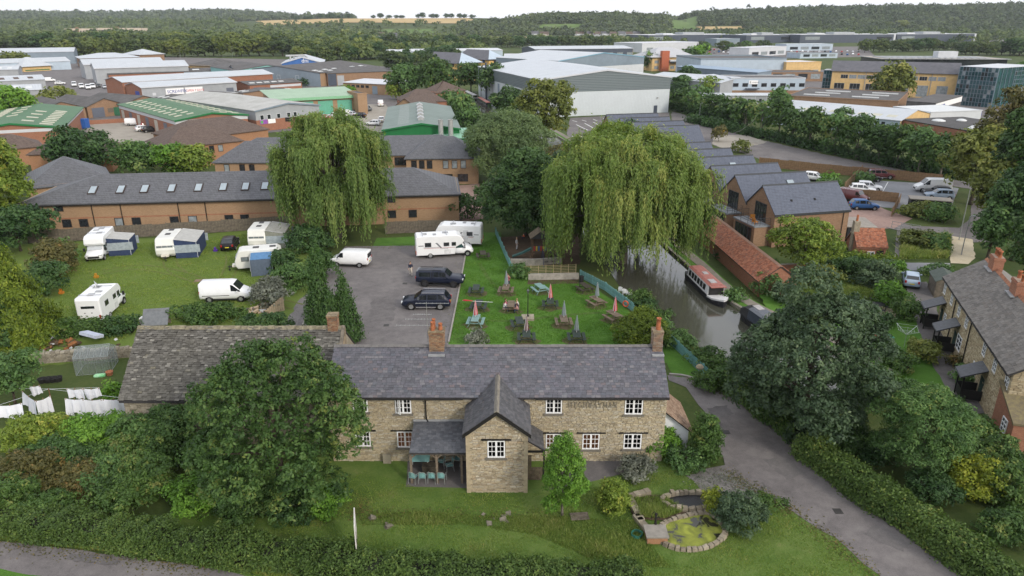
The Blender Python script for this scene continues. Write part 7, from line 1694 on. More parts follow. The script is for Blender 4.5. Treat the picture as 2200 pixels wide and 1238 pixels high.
def panel(t,name,x0,x1,z0,z1,y,mat,d=.02,par=None):
 return MB().b2(x0,x1,min(y,y+(d if y>0 else-d)),max(y,y+(d if y>0 else-d)),z0,z1).build(name,mat,par or t)
def mwin(t,x0,x1,z0,z1,y,glass=None):
 w_=panel(t,'window',x0,x1,z0,z1,y,M('window_surround',(.10,.10,.105),.5),.03);panel(t,'pane',x0+.05,x1-.05,z0+.05,z1-.05,y,glass or CARGL,.04,w_)
MHW=M('motorhome_white',(.74,.75,.76),.3,.04,1,spec=.5,grime=.08);GREYST=M('decal_grey',(.16,.17,.19),.4);REDST=M('decal_red',(.35,.05,.06),.4);NAVYF=M('awning_navy',(.035,.055,.12),.9,.2,3);GREYF=M('awning_grey',(.42,.42,.40),.9,.12,2);CLEARV=M('awning_window',(.35,.40,.44),.3,.2,3)
def motorhome(label,L=7.2,W=2.3,H=2.85,front='slope',cab=True,decals=True,mirrorY=False):
 t=thing('motorhome',label,'motorhome');e=L/2;b=MB();L1=e-2.1;coach_box(b,-e,L1,H,W,.38,front);b.build('coach_body',MHW,t,False)
 secs=[];h=W/2-.12
 for(x,w_,zb,zs,zt,tw)in[(L1-.3,1,.4,1.1,1.95,.85),(L1+.5,1,.36,1.1,1.95,.85),(L1+1.15,1,.36,1.08,1.30,.87),(e-.45,.98,.36,1.0,1.1,.86),(e-.12,.93,.38,.86,.93,.84),(e,.84,.44,.7,.78,.8)]:
  w2=w_*h;pr=[(w2*.9,zb),(w2,zb+.15),(w2,zs-.05),(w2*.96,zs),(w2*tw,zt)];secs.append([(x,-y,z)for y,z in pr]+[(x,y,z)for y,z in pr[::-1]])
 b=MB();b.loft(secs);b.build('cab',MHW,t,True)
 g=MB();g.add([(L1+.53,-h*.8,1.95),(L1+.53,h*.8,1.95),(L1+1.14,h*.82,1.33),(L1+1.14,-h*.82,1.33)],[(0,3,2,1)]);g.v=[(p[0]+.02,p[1],p[2]+.02)for p in g.v];g.build('windscreen',CARGL,t)
 for sg in(-1,1):
  g=MB();g.add([(L1-.15,sg*(h*.97+.015),1.14),(L1+.95,sg*(h*.97+.015),1.14),(L1+.5,sg*(h*.87+.03),1.85),(L1-.15,sg*(h*.87+.03),1.85)],[(0,1,2,3)]);g.build('cab_window',M('cab_glass_teal',(.04,.09,.09),.06,.3,2,spec=.9),t)
  for x in(-e+1.75,L1+1.35):
   a=MB();a.lathe([(0,0),(.43,0),(.43,.03)],(0,0,0),16);yy=sg*(W/2-.01 if x<0 else h+.02);mx=Matrix.Translation((x,yy-sg*.02,.36))@Matrix.Rotation(-PI/2*sg,4,'X');a.v=[tuple(mx@Vector(p))for p in a.v];a.build('wheel_arch',TRIMB,t);wheel(t,x,yy-sg*.09,.34,.22)
  MB().box((L1+1.0,sg*(h+.22),1.35),(.12,.2,.4)).build('mirror',TRIMB,t);MB().box((e-.12,sg*h*.75,.82),(.22,.4,.18)).build('headlight',HEAD,t);MB().box((-e-.01,sg*(W/2-.15),.8),(.06,.16,.5)).build('tail_light',TAIL,t)
  y=sg*W/2
  mwin(t,-e+1.1,-e+1.9,1.5,2.05,y);mwin(t,-.15,.55,1.5,1.98,y);mwin(t,.85,1.4,1.5,1.98,y)
  if decals:
   for(x0,x1,z0,z1,m_)in((-e+1.0,L1-.2,1.28,1.32,REDST),(-e+.9,-.6,1.4,1.44,GREYST),(-.6,.4,1.17,1.21,GREYST),(-e+.3,-e+.95,1.62,1.72,GREYST)):panel(t,'decal',x0,x1,z0,z1,y,m_,.012)
   q=MB();q.add([(-1.2,y+sg*.014,1.98),(-.95,y+sg*.014,1.98),(-.35,y+sg*.014,1.3),(-.55,y+sg*.014,1.3)],[(0,1,2,3)]);q.build('decal',GREYST,t)
  panel(t,'skirt_locker',-.1,.7,.42,1.05,y,M('locker_white',(.68,.69,.70),.4),.012)
  panel(t,'side_door',-1.9,-1.25,.5,2.25,y,M('locker_white',(.68,.69,.70),.4),.014)if sg>0 else None
 MB().box((e+.0,0,.62),(.05,1.3,.26)).build('grille',TRIMB,t);MB().box((-e-.01,0,.6),(.03,.5,.12)).build('number_plate',PLATE,t)
 if front=='slope':g=MB();g.add([(L1+.72,-.5,H-.24),(L1+.72,.5,H-.24),(L1+.96,.45,2.18),(L1+.96,-.45,2.18)],[(0,3,2,1)]);g.v=[(p[0]+.03,p[1],p[2]+.03)for p in g.v];g.build('skylight',CARGL,t)
 for(x,y,s_)in((-e+1.2,0,.5),(.2,.3,.7),(-1.2,-.4,.4)):MB().b2(x-s_/2,x+s_/2,y-.3,y+.3,H-.02,H+.07).build('roof_vent',M('roof_vent_grey',(.35,.36,.37)),t)
 for x in(-e+.9,.3):MB().bar((x,-W/2+.1,H+.1),(x,W/2-.1,H+.1),.06).build('roof_bar',CHROME,t)
 return t
m1=motorhome('white low-profile motorhome with grey decals, front one at the car park edge');place(m1,(991,552),(922,556),2.3)
m2=motorhome('white motorhome behind the low-profile one, nose pointing the other way');place(m2,(940,529),(1012,531),2.3)
m3=motorhome('white motorhome with roof dish seen from behind by the garden hedge',L=6.4,W=2.3,H=2.75,decals=False)
a,e=G(171,701),G(222,697);mid=(a+e)/2;dd=(G(264,657)-e).normalized();m3.location=mid+dd*3.2;m3.rotation_euler=(0,0,math.atan2(dd.y,dd.x))
q=MB();q.lathe([(0,0),(.2,.05),(.38,.16),(.39,.17),(.2,.07),(0,.02)],(0,0,0),14);mx=Matrix.Translation((-.1,.3,3.15))@Matrix.Rotation(R(55),4,'X')@Matrix.Rotation(R(30),4,'Y');q.v=[tuple(mx@Vector(p))for p in q.v];q.bar((-.1,.3,2.7),(-.1,.3,3.2),.06);q.build('satellite_dish',PT['white'],m3)
MB().b2(-3.23,-3.19,-.62,.62,1.75,2.0).build('rear_window',CARGL,m3);MB().b2(-3.26,-3.2,-1.1,1.1,.45,.62).build('rear_bumper',MHW,m3)
for y in(-.35,.3):MB().b2(-3.225,-3.195,y,y+.12,1.25,1.32).build('handle',TRIMB,m3)
m4=motorhome('white luton-nosed motorhome with a blue awning',L=6.2,W=2.25,H=2.95,front='luton',decals=False);a,e=G(203,564),G(238,528);dd=(a-e).normalized();m4.location=a-dd*3.1;m4.rotation_euler=(0,0,math.atan2(dd.y,dd.x))
panel(m4,'decal',-2.5,1.2,1.15,1.2,1.125,GREYST,.012)
MB().add([(1.64,-.85,1.9),(1.64,.85,1.9),(2.2,.8,1.35),(2.2,-.8,1.35)],[(0,3,2,1)]).build('screen_blind',M('screen_silver',(.5,.53,.56),.3,.1,4),m4)
def caravan(label,L,W=2.25,H=2.6):
 t=thing('caravan',label,'caravan');e=L/2;b=MB();coach_box(b,-e,e,H,W,.42,'caravan');b.build('body',M('caravan_cream',(.66,.66,.62),.35,.06,1,spec=.45,grime=.15),t)
 MB().b2(e-.17,e-.10,-.95,.95,1.3,1.78).build('front_window',M('caravan_glass',(.22,.25,.27),.1,.3,2,spec=.9),t,rz=0)
 for y in(-.32,.30):MB().b2(e-.19,e-.085,y,y+.03,1.3,1.78).build('window_bar',PT['cream'],t)
 for sg in(-1,1):mwin(t,-.6,.4,1.3,1.85,sg*W/2,MATS['caravan_glass']);mwin(t,e-1.6,e-.75,1.3,1.85,sg*W/2,MATS['caravan_glass']);wheel(t,-.1,sg*(W/2-.12),.31,.18)
 for sg in(-1,1):a=MB();a.b2(-.5,.3,sg*W/2-.01,sg*W/2+.012,.42,.75);a.build('wheel_arch',TRIMB,t)
 b=MB();b.bar((e-.3,-.5,.48),(e+.95,0,.45),.07);b.bar((e-.3,.5,.48),(e+.95,0,.45),.07);b.cyl((e+.75,.15,0),(e+.75,.15,.7),.035,n=6);b.cyl((e+.75,.12,.12),(e+.75,.18,.12),.12,n=10);b.build('tow_frame',TRIMB,t)
 MB().b2(e-.05,e+.4,-.45,.45,.5,.72).build('gas_locker',PT['cream'],t)
 for x in(-e+1,.2):MB().b2(x-.35,x+.35,-.3,.3,H-.02,H+.06).build('roof_vent',M('vent_dark',(.08,.08,.085)),t)
 return t
def awning(label,loc,rz,L,D,H,wall,roof,H2=2.05):
 """tent attached along local x=0..L, reaching out to y=-D; H at the vehicle, H2 at the front"""
 t=thing('awning',label,'awning',loc,rz);b=MB()
 b.add([(0,0,H),(L,0,H),(L,-D,H2),(0,-D,H2)],[(0,3,2,1)]);b.add([(0,0,H-.03),(L,0,H-.03),(L,-D,H2-.03),(0,-D,H2-.03)],[(0,1,2,3)]);b.build('roof_sheet',roof,t)
 b=MB();b.b2(0,L,-D-.02,-D+.02,.03,H2-.04)
 for x in(0,L):b.add([(x-.02,0,.03),(x-.02,-D,.03),(x-.02,-D,H2-.05),(x-.02,0,H-.05),(x+.02,0,.03),(x+.02,-D,.03),(x+.02,-D,H2-.05),(x+.02,0,H-.05)],[(0,1,2,3),(7,6,5,4)])
 b.build('wall_sheet',wall,t)
 n=max(1,int(L/1.8))
 for i in range(n):x0=L*i/n+.25;x1=L*(i+1)/n-.25;MB().b2(x0,x1,-D-.045,-D-.022,.75,H2-.35).build('window',CLEARV,t)
 for x,sg in((0,-1),(L,1)):MB().b2(min(x+sg*.022,x+sg*.045),max(x+sg*.022,x+sg*.045),-D+.35,-.7,.75,H2-.3).build('window',CLEARV,t)
 b=MB()
 for x in(0,L):b.bar((x,-D-.03,0),(x,-D-.03,H2),.05);b.bar((x,-D,H2+.02),(x,0,H+.02),.04)
 b.build('poles',M('awning_trim',(.6,.62,.64)),t);return t
cv=caravan('cream caravan with a long grey-topped awning in the middle of the field',5.6);a,e=G(357,559),G(388,520);dd=(a-e).normalized();cv.location=a-dd*2.9;rz=math.atan2(dd.y,dd.x);cv.rotation_euler=(0,0,rz)
nrm=Vector((-dd.y,dd.x,0));p=cv.location+nrm*1.15
awning('grey-roofed navy awning beside the middle caravan',(p-dd*2.6),rz,5.2,-2.6,2.5,NAVYF,GREYF)
nrm4=Vector((-math.sin(m4.rotation_euler.z),math.cos(m4.rotation_euler.z),0));d4=Vector((math.cos(m4.rotation_euler.z),math.sin(m4.rotation_euler.z),0))
awning('navy awning with grey top beside the luton motorhome',m4.location+nrm4*1.15-d4*2.0,m4.rotation_euler.z,3.0,-2.6,2.4,NAVYF,GREYF)
cv2=caravan('cream caravan with green-edged awning in the field corner by the fence',5.0);a,e=G(553,538),G(577,505);dd=(a-e).normalized();cv2.location=a-dd*2.6;rz=math.atan2(dd.y,dd.x);cv2.rotation_euler=(0,0,rz);nrm=Vector((-dd.y,dd.x,0))
awning('drab grey awning of the corner caravan',cv2.location+nrm*1.15-dd*2.4,rz,4.6,-2.4,2.5,M('awning_drab',(.24,.25,.21),.9),M('awning_roof_drab',(.34,.34,.31),.9))
cv3=caravan('white touring caravan turned sideways below the corner caravan',5.4);a,e=G(505,586),G(600,578);dd=(a-e).normalized();cv3.location=(a+e)/2+Vector((0,1.1,0));rz=math.atan2(dd.y,dd.x);cv3.rotation_euler=(0,0,rz);nrm=Vector((-dd.y,dd.x,0))
awning('small blue porch awning on the sideways caravan',cv3.location+nrm*1.15-dd*1.6,rz,2.4,-2.0,2.3,M('awning_bluegrey',(.10,.13,.18),.9),M('awning_blue',(.10,.22,.40),.9))
# --- cars on the right
hb=car('hatchback','pale blue hatchback on the lane behind the cottages',4.0,1.7,stn(4.0,1.5,'hatch'),[(-1.45,-.9),(-.8,-.05),(.05,.75)],(.33,.95),(-1.8,-1.48),(-1.2,1.25),.3,body='paleblue');head_to(hb,(1957,623),(1954,596),2.0)
def placed(src,f,r,W,lab,col,**kw):
 c=dup(src,(0,0,0),0,lab,'cars in the residents parking',paint={'body':PT[col],'mirror':PT[col],'coach_body':PT[col]},**kw);c.name=src.name.split('.')[0];place(c,f,r,W);return c
placed(hat,(1880,453),(1838,452),1.8,'blue hatchback on the pink paving beside the wooden fence','blue')
placed(hat,(1887,392),(1853,392),1.8,'black hatchback in the residents parking','black');placed(suv,(1908,386),(1878,385),1.9,'dark red off-roader behind the black hatchback','maroon')
placed(hat,(1888,413),(1845,410),1.8,'white car nearer the slatted fence','white');placed(hat,(1870,418),(1836,416),1.8,'white car farther from the slatted fence, partly hidden','white')
v=placed(tr_,(1978,414),(2032,416),2.0,'large white van in the residents parking','white');v.scale=(1.1,1.05,1.15)
placed(hat,(1993,421),(2036,424),1.8,'black estate behind the bin store','black');placed(hat,(2000,428),(2040,430),1.8,'silver-blue saloon right behind the bin store','paleblue')
v=placed(t4,(1838,436),(1815,432),1.84,'maroon minibus behind the nearest canal house','maroon');v=placed(hat,(1762,392),(1730,388),1.8,'white car behind the canal houses','white')
# --- estate vehicles
k=0
def estate(src,px,py,deg,col,lab,sc_=1.0):
 g=G(px,py);c=dup(src,(g.x,g.y,.04),R(deg),lab,'vehicles on the trading estate',paint={'body':PT[col],'mirror':PT[col]},scale=sc_);c.name=src.name.split('.')[0]
for(src,px,py,dg,col,lab)in((tr_,292,270,5,'white','white van at the shutters of the long green-roofed workshop'),(hat,310,282,40,'white','white car in front of the green-roofed workshop'),(hat,324,284,40,'black','black car nose-in beside the white one'),(hat,320,275,30,'red','red car at the green-roofed workshop'),
  (tr_,160,186,-60,'white','white van farthest left in the van park'),(tr_,176,190,-58,'white','second white van in the van park'),(tr_,190,192,-58,'white','third white van in the van park'),(tr_,107,176,30,'white','white van by the pale shed'),(tr_,200,190,-58,'white','fourth white van in the van park'),(hat,212,188,-58,'black','dark car at the end of the van row'),(hat,226,190,-58,'silver','silver car at the end of the van row'),(hat,130,182,20,'white','white car near the pale shed'),(hat,216,178,10,'white','white car behind the van row'),
  (tr_,754,232,60,'white','white minibus in front of the teal doors'),(tr_,818,228,100,'white','white van beside the small office kiosk'),(tr_,736,250,150,'white','white small van in the middle yard'),(hat,718,253,160,'white','white car left of the small van'),(hat,752,250,150,'silver','silver car right of the small van'),(hat,772,253,160,'black','black car at the end of the middle yard row'),(hat,680,242,170,'silver','silver car under the teal shutters'),(hat,820,262,100,'white','white car beside the green hall'),(hat,802,270,170,'white','pale car hidden by the willow top'),(hat,700,258,20,'red','red car in the middle yard'),(hat,770,243,150,'navy','dark van-like car near the minibus'),(tr_,785,240,60,'grey','grey van beside the minibus'),(hat,690,236,100,'black','black car by the shop units')):
 estate(src,px,py,dg,col,lab)
fc=thing('parked_car','small distant car','car',(0,0,0));b=MB();st=stn(4.3,1.5,'hatch');b.loft([[(q[0],-q[1]*.88,q[2]),(q[0],-q[1]*.88,q[3]),(q[0],-q[1]*q[5]*.88,q[4]),(q[0],q[1]*q[5]*.88,q[4]),(q[0],q[1]*.88,q[3]),(q[0],q[1]*.88,q[2])]for q in st]);b.build('body',PT['white'],fc)
b=MB();b.b2(-1.5,.6,-.86,.86,1.0,1.35);b.build('windows',CARGL,fc);b=MB();[b.cyl((x,-.86,.3),(x,.86,.3),.31,n=8)for x in(-1.3,1.3)];b.build('wheels',TYRE,fc);fc.location=G(1495,112);fc['label']='white car at the left end of the dealer forecourt';fc['group']='vehicles on the trading estate'
cols=['white','silver','black','red','grey','blue','white','silver']
for i in range(34):estate(fc,1504+(i%17)*10,108+(i//17)*5+(i%3),80,cols[i%8],cols[i%8]+' car on the crowded dealer forecourt')
for i in range(26):estate(fc,1700+(i%13)*12,112+(i//13)*6+(i%2),70,cols[(i*3)%8],cols[(i*3)%8]+' car parked around the pale blue showroom')
for i in range(24):estate(fc,2092+(i%12)*10,88+(i//12)*4,90,cols[(i*5)%8],cols[(i*5)%8]+' car in the far business park')
# ================================================================ fences, garden things, boats, people
TEAL=M('teal_fence_paint',(.16,.34,.34),.7,.2,4);WOODG=M('grey_fence_wood',(.17,.145,.115),.9,.35,3,bump=.3);WOODB=M('brown_fence_wood',(.27,.17,.095),.85,.3,3,bump=.2)
def fence(label,pts,step,bw,h,mat,pointed=True,gap=True,z=0.02,part='picket',post=2.4,name='fence',hs=None):
 P=[G(*p)for p in pts];t=thing(name,label,'fence',P[0]);o=P[0]
 me=MB();
 if pointed:me.prism([(-bw/2,0),(bw/2,0),(bw/2,h-.07),(0,h),(-bw/2,h-.07)],-.011,.011,'y')
 else:me.b2(-bw/2,bw/2,-.011,.011,0,h)
 me=me.mesh(part);me.materials.append(mat);r=random.Random(len(pts)+int(h*100))
 for i in range(len(P)-1):
  d=P[i+1]-P[i];L=d.length;a=math.atan2(d.y,d.x);n=int(L/step);u=d/L;nn=Vector((-u.y,u.x,0))
  for k in range(n+1):
   q=bpy.data.objects.new(part,me);COL.objects.link(q);q.parent=t;q.location=P[i]-o+u*(k*step)+Vector((0,0,z));q.rotation_euler=(r.uniform(-.02,.02),r.uniform(-.02,.02),a)
  for zz in(.28*h,.72*h):b=MB();b.bar(P[i]-o+nn*.035+Vector((0,0,zz)),P[i+1]-o+nn*.035+Vector((0,0,zz)),.04,.08);b.build('rail',mat,t)
  for k in range(int(L/post)+1):p=P[i]-o+u*min(L,k*post)+nn*.09;b=MB();b.b2(p.x-.05,p.x+.05,p.y-.05,p.y+.05,0,h*.98);b.build('post',mat,t)
 return t
fence('teal picket fence between the garden lawn and the play area',[(1064,503),(1082,545),(1101,588)],.16,.10,1.0,TEAL)
fence('teal picket fence along the canal side of the beer garden',[(1246,597),(1300,625),(1362,672)],.16,.10,1.0,TEAL)
fence('teal picket fence running down beside the pub gable to the drive',[(1430,731),(1480,778),(1534,829)],.15,.10,1.0,TEAL)
def panel_fence(label,pts,h,mat,pw=1.85,name='fence',cap=True):
 P=[G(*p)for p in pts];o=P[0];t=thing(name,label,'fence',o);b=MB();r=random.Random(3);nb=13
 for k in range(nb):x=-pw/2+pw*k/nb;y=.012*(k%2);b.b2(x+.003,x+pw/nb-.003+.012,-.012+y,.006+y,.02,h+r.uniform(-.02,.02))
 b.b2(-pw/2,pw/2,.025,.06,h*.25,h*.25+.09);b.b2(-pw/2,pw/2,.025,.06,h*.75,h*.75+.09);b.b2(-pw/2-.04,-pw/2+.06,-.05,.07,0,h+.08)
 me=b.mesh('panel');me.materials.append(mat)
 for i in range(len(P)-1):
  d=P[i+1]-P[i];L=d.length;n=max(1,round(L/pw));u=d/L
  for k in range(n):
   q=bpy.data.objects.new('panel',me);COL.objects.link(q);q.parent=t;q.location=P[i]-o+u*(L*(k+.5)/n);q.rotation_euler=(0,0,math.atan2(d.y,d.x));q.scale=(L/n/pw,1,r.uniform(.96,1.04))
 return t
panel_fence('tall grey board fence along the back of the camping field',[(62,523),(330,508),(622,490)],1.75,WOODG)
panel_fence('grey board fence behind the motorhomes',[(828,503),(900,500),(990,499)],1.75,WOODG)
panel_fence('new brown board fence separating the canal houses from the yard',[(1630,357),(1760,372),(1900,384),(2022,397)],1.8,WOODB)
panel_fence('brown board fence beside the blue hatchback',[(1838,428),(1890,432),(1928,436)],1.7,WOODB)
def slat_fence(label,a,b_,h,mat,n=6):
 A,B=G(*a),G(*b_);t=thing('slatted_fence',label,'fence',A);d=B-A
 for k in range(n):b=MB();z=h*(k+.6)/n;b.bar(Vector((0,0,z)),d+Vector((0,0,z)),.03,h/n*.7);b.build('slat',mat,t)
 for k in range(4):p=d*k/3;MB().b2(p.x-.05,p.x+.05,p.y-.05,p.y+.05,0,h+.05).build('post',mat,t)
slat_fence('slatted brown fence running down to the parked cars',(1813,412),(1850,374),1.7,WOODB)
slat_fence('slatted brown fence at the path corner',(1915,466),(1932,436),1.5,WOODB)
# picnic tables
def picnic(label,px,py,mat,rz=90,first=None):
 g=G(px,py)
 if first:
  c=dup(first,(g.x,g.y,.03),R(rz),label,'picnic tables in the beer garden',paint={k:mat for k in('top_plank','seat_plank','leg','brace')});c.name='picnic_table';return c
 t=thing('picnic_table',label,'picnic table',(g.x,g.y,.03),R(rz),'picnic tables in the beer garden')
 pm=MB().b2(-.9,.9,-.068,.068,0,.04).mesh('plank');pm.materials.append(mat);pm2=MB().b2(-.9,.9,-.066,.066,0,.04).mesh('plank');pm2.materials.append(mat)
 for k in range(5):ob('top_plank',pm,mat,t,(0,-.30+k*.15,.74))
 for y in(-.78,-.63,.63,.78):ob('seat_plank',pm2,mat,t,(0,y,.44))
 for x in(-.62,.62):
  for s in(-1,1):b=MB();b.bar((x,s*.30,.735),(x,s*.72,0),.09,.05);b.build('leg',mat,t)
  b=MB();b.bar((x+.05,-.85,.40),(x+.05,.85,.40),.05,.09);b.bar((x+.05,-.36,.69),(x+.05,.36,.69),.05,.09);b.build('brace',mat,t)
 return t
DKG=M('table_dark_green',(.045,.062,.055),.7,.3,5);BRW=M('table_weathered',(.22,.17,.125),.85,.35,5);PTL=M('table_pale_teal',(.22,.35,.335),.7,.2,5);DKW=M('table_dark_wood',(.07,.06,.045),.8,.3,5)
T0=picnic('dark picnic table beside the motorhomes',1038,556,DKW,96)
tabs=[(1023,632,DKG,'dark green picnic table farthest left, level with the pickup',88),(1087,631,BRW,'weathered picnic table with two women standing behind it',84),(1161,629,PTL,'pale teal picnic table alone below the planted bed',112),(1257,627,DKW,'dark picnic table under the willow fringe',112),(1281,657,BRW,'weathered picnic table with grey parasol by the canal fence',118),(1182,661,DKG,'dark green picnic table with red parasol in the middle',88),(1028,666,DKG,'dark green picnic table with a fallen parasol',84),(1022,699,PTL,'pale teal picnic table with red parasol near the lavender',84),(1098,668,BRW,'weathered picnic table where a group is sitting',88),(1116,704,DKG,'dark green picnic table just left of the lamp post',96),(1211,700,BRW,'weathered picnic table with grey parasol right of the lamp post',92),(1318,689,BRW,'weathered picnic table with red parasol beside the golden cypress',118),(1131,733,DKG,'dark green picnic table with maroon parasol against the pub',90),(1238,733,DKG,'dark green picnic table with grey parasol against the pub',90)]
WORN=ground_mat('worn_turf',[(.2,(.06,.075,.02)),(.45,(.10,.085,.045)),(.8,(.14,.11,.07))],(.5,3,12),.95,.5)
for(px,py,m_,lb,rz)in tabs:
 picnic(lb,px,py,m_,rz,T0);g=G(px,py);rq=random.Random(px);sheet('worn_patch',[(g.x+(1.15+rq.uniform(-.25,.3))*math.cos(a),g.y+(1.05+rq.uniform(-.25,.3))*math.sin(a))for a in np.linspace(0,5.9,13)],.031,WORN,.1,.3,True)
def parasol(label,px,py,c1,c2,h=2.5):
 g=G(px,py);t=thing('closed_parasol',label,'parasol',(g.x,g.y,.03),0,'closed parasols');b=MB();b.cyl((0,0,.3),(0,0,h),.022,n=6);b.build('pole',WHITEWOOD,t)
 for k in range(8):
  a0,a1=2*PI*k/8,2*PI*(k+1)/8;am=(a0+a1)/2;b=MB();secs=[]
  for(z,r)in((1.0,.19),(1.05,.21),(1.5,.17),(2.0,.10),(2.35,.05),(h,.012)):secs.append([(r*math.cos(a0)*.8,r*math.sin(a0)*.8,z),(r*math.cos(am)*1.15,r*math.sin(am)*1.15,z),(r*math.cos(a1)*.8,r*math.sin(a1)*.8,z)])
  b.loft(secs,closed=False,cap=False);b.build('canopy_fold',c1 if k%2 else c2,t)
 return t
REDC=M('parasol_red',(.55,.035,.06),.85);WHC=M('parasol_white',(.66,.6,.6),.85);GRC=M('parasol_grey',(.24,.28,.29),.85,.15);MRC=M('parasol_maroon',(.12,.03,.035),.85)
for(px,py,a,b_,lb)in((1022,697,REDC,WHC,'red and white closed parasol over the teal table near the lavender'),(1182,659,REDC,WHC,'red and white closed parasol in the middle of the lawn'),(1320,688,REDC,WHC,'red and white closed parasol next to the golden cypress'),(1211,698,GRC,GRC,'grey closed parasol right of the lamp post'),(1282,655,GRC,GRC,'grey closed parasol by the canal fence'),(1238,731,GRC,GRC,'grey closed parasol against the pub'),(1131,731,MRC,WHC,'maroon and white closed parasol against the pub'),(1088,629,GRC,GRC,'grey closed parasol beside the standing women')):parasol(lb,px,py,a,b_)
g=G(1012,664);t=thing('fallen_parasol','red and white parasol lying across a dark green table','parasol',(g.x+.4,g.y,.86),R(-8));b=MB();b.cyl((-1.3,0,0),(1.9,0,0),.02,n=6);b.build('pole',WHITEWOOD,t);b=MB();b.tube([(-1.3,0,.03),(-1.0,0,.05),(-.2,0,.03)],[.02,.09,.03],8);b.build('canopy',REDC,t)
g=G(1134,685);t=thing('lamp_post','black garden lamp post on a square stone plinth','lamp post',g);b=MB()
for i in range(3):
 for j in range(3):b=MB();b.b2(-.62+i*.42,-.22+i*.42,-.62+j*.42,-.22+j*.42,.02,.26+random.uniform(-.02,.02));b.build('plinth_stone',M('plinth_stone',(.33,.29,.22),bump=.4),t)
b=MB();b.lathe([(.12,.2),(.12,.35),(.06,.45),(.045,1.2),(.04,2.6),(.06,2.65),(.03,2.7)],(0,0,0),8);b.build('column',BLACKWOOD,t);b=MB();b.lathe([(.05,2.7),(.13,3.0),(.15,3.02),(.05,3.15),(0,3.22)],(0,0,0),6);b.build('lantern',M('lantern_glass',(.10,.11,.11),.2),t)
# people
C=lambda n,c:M('cloth_'+n,c,.9,.1)
HB,HD,HG=M('hair_brown',(.09,.05,.025)),M('hair_dark',(.02,.015,.012)),M('hair_blond',(.35,.24,.12))
def per(lb,px,py,rz,pose,top,legs,hair,**kw):g=G(px,py);return person(lb,(g.x,g.y),R(rz),pose,top,legs,hair,z=kw.pop('z',.03),**kw)
per('person in dark jacket and pale trousers crossing the car park',883,593,-80,'walk',C('navy',(.02,.025,.05)),C('stone',(.5,.45,.38)),HB)
per('person in patterned red top standing at the weathered table',1092,621,-100,'raise',C('rose',(.35,.12,.12)),C('ink',(.03,.03,.06)),HB,long=True);per('person in dark dress with long hair beside the patterned top',1089,618,-60,'stand',C('wine',(.10,.03,.03)),C('wine',(.10,.03,.03)),HD,long=True)
per('person in pale grey clothes watching the slide',1110,537,-30,'stand',C('palegrey',(.5,.5,.5)),C('palegrey',(.5,.5,.5)),HG,h=.95);per('small child in orange sitting at the top of the slide',1126,530,200,'sit',C('orange',(.5,.12,.04)),C('ink',(.03,.03,.06)),HB,h=.6,z=1.0)
tg=G(1098,668);ra=R(88)
for(u,v,top,lb,dz)in((.35,.70,C('pink',(.75,.08,.30)),'person in bright pink top seated at the group table',0),(-.3,.70,C('white',(.7,.7,.68)),'person in white top seated beside the pink one',0),(.4,-.70,C('white',(.7,.7,.68)),'person in white seated across the table',0),(-.15,-.70,C('plum',(.06,.03,.06)),'person in dark top seated nearest the pub',0),(-.65,-.70,C('blush',(.55,.3,.28)),'child in pale pink seated at the table end',0)):
 x=tg.x+math.cos(ra)*u-math.sin(ra)*v;y=tg.y+math.sin(ra)*u+math.cos(ra)*v
 q=person(lb,(x,y),ra+(-PI/2 if v>0 else PI/2),'sit',top,C('denim',(.06,.08,.14)),(HB,HG,HD)[int(abs(u*10))%3],h=.9 if 'child' not in lb else .75,z=.03,long='pink' in lb)
# play area
g=G(1158,553);t=thing('playhouse','wooden play tower with shingle roof, slide and ramp under the trees','playhouse',g,R(5));PW=M('play_timber',(.16,.105,.065),.85,.3,4)
for(x,y)in((-.9,-.8),(.9,-.8),(-.9,.8),(.9,.8)):MB().b2(x-.06,x+.06,y-.06,y+.06,0,2.9).build('post',PW,t)
MB().b2(-1,1,-.9,.9,1.05,1.15).build('deck',PW,t)
b=MB();b.prism([(-1.2,2.75),(1.2,2.75),(0,3.6)],-1.1,1.1,'y');rf_=b.build('roof',ROOFFELT,t)
for s in(-1,1):
 for j in range(6):b=MB();x=s*(1.25-j*.21);z=2.73+j*.148;b.add([(x,-1.15,z),(x,1.15,z),(x-s*.27,1.15,z+.2),(x-s*.27,-1.15,z+.2),(x,-1.15,z+.035),(x,1.15,z+.035),(x-s*.27,1.15,z+.21),(x-s*.27,-1.15,z+.21)],[(0,1,2,3),(7,6,5,4),(0,4,5,1),(1,5,6,2),(3,2,6,7),(0,3,7,4)]);b.build('shingle_course',M('shingle',(.14,.11,.075),.95,.35,5),rf_)
for k,c in enumerate(((.4,.05,.04),(.45,.33,.05),(.05,.15,.3),(.4,.05,.04),(.45,.33,.05),(.05,.15,.3))):MB().b2(-.8+k*.28,-.62+k*.28,-.92,-.88,1.15,1.75).build('coloured_slat',M('playslat%d'%(k%3),c),t)
b=MB();b.loft([[(-1.0,-.3,1.1),(-1.0,.2,1.1),(-1.0,.2,1.35),(-1.0,-.3,1.35)],[(-2.2,-.3,.55),(-2.2,.2,.55),(-2.2,.2,.75),(-2.2,-.3,.75)],[(-3.4,-.3,.16),(-3.4,.2,.16),(-3.4,.2,.32),(-3.4,-.3,.32)]]);b.build('slide',M('slide_green',(.05,.13,.12),.4),t)
b=MB();b.add([(.95,-.7,1.1),(.95,.7,1.1),(2.1,.7,.05),(2.1,-.7,.05)],[(0,1,2,3)]);b.add([(.95,-.7,1.06),(.95,.7,1.06),(2.1,.7,.01),(2.1,-.7,.01)],[(3,2,1,0)]);b.build('ramp',M('ramp_dark',(.05,.045,.045)),t)
b=MB()
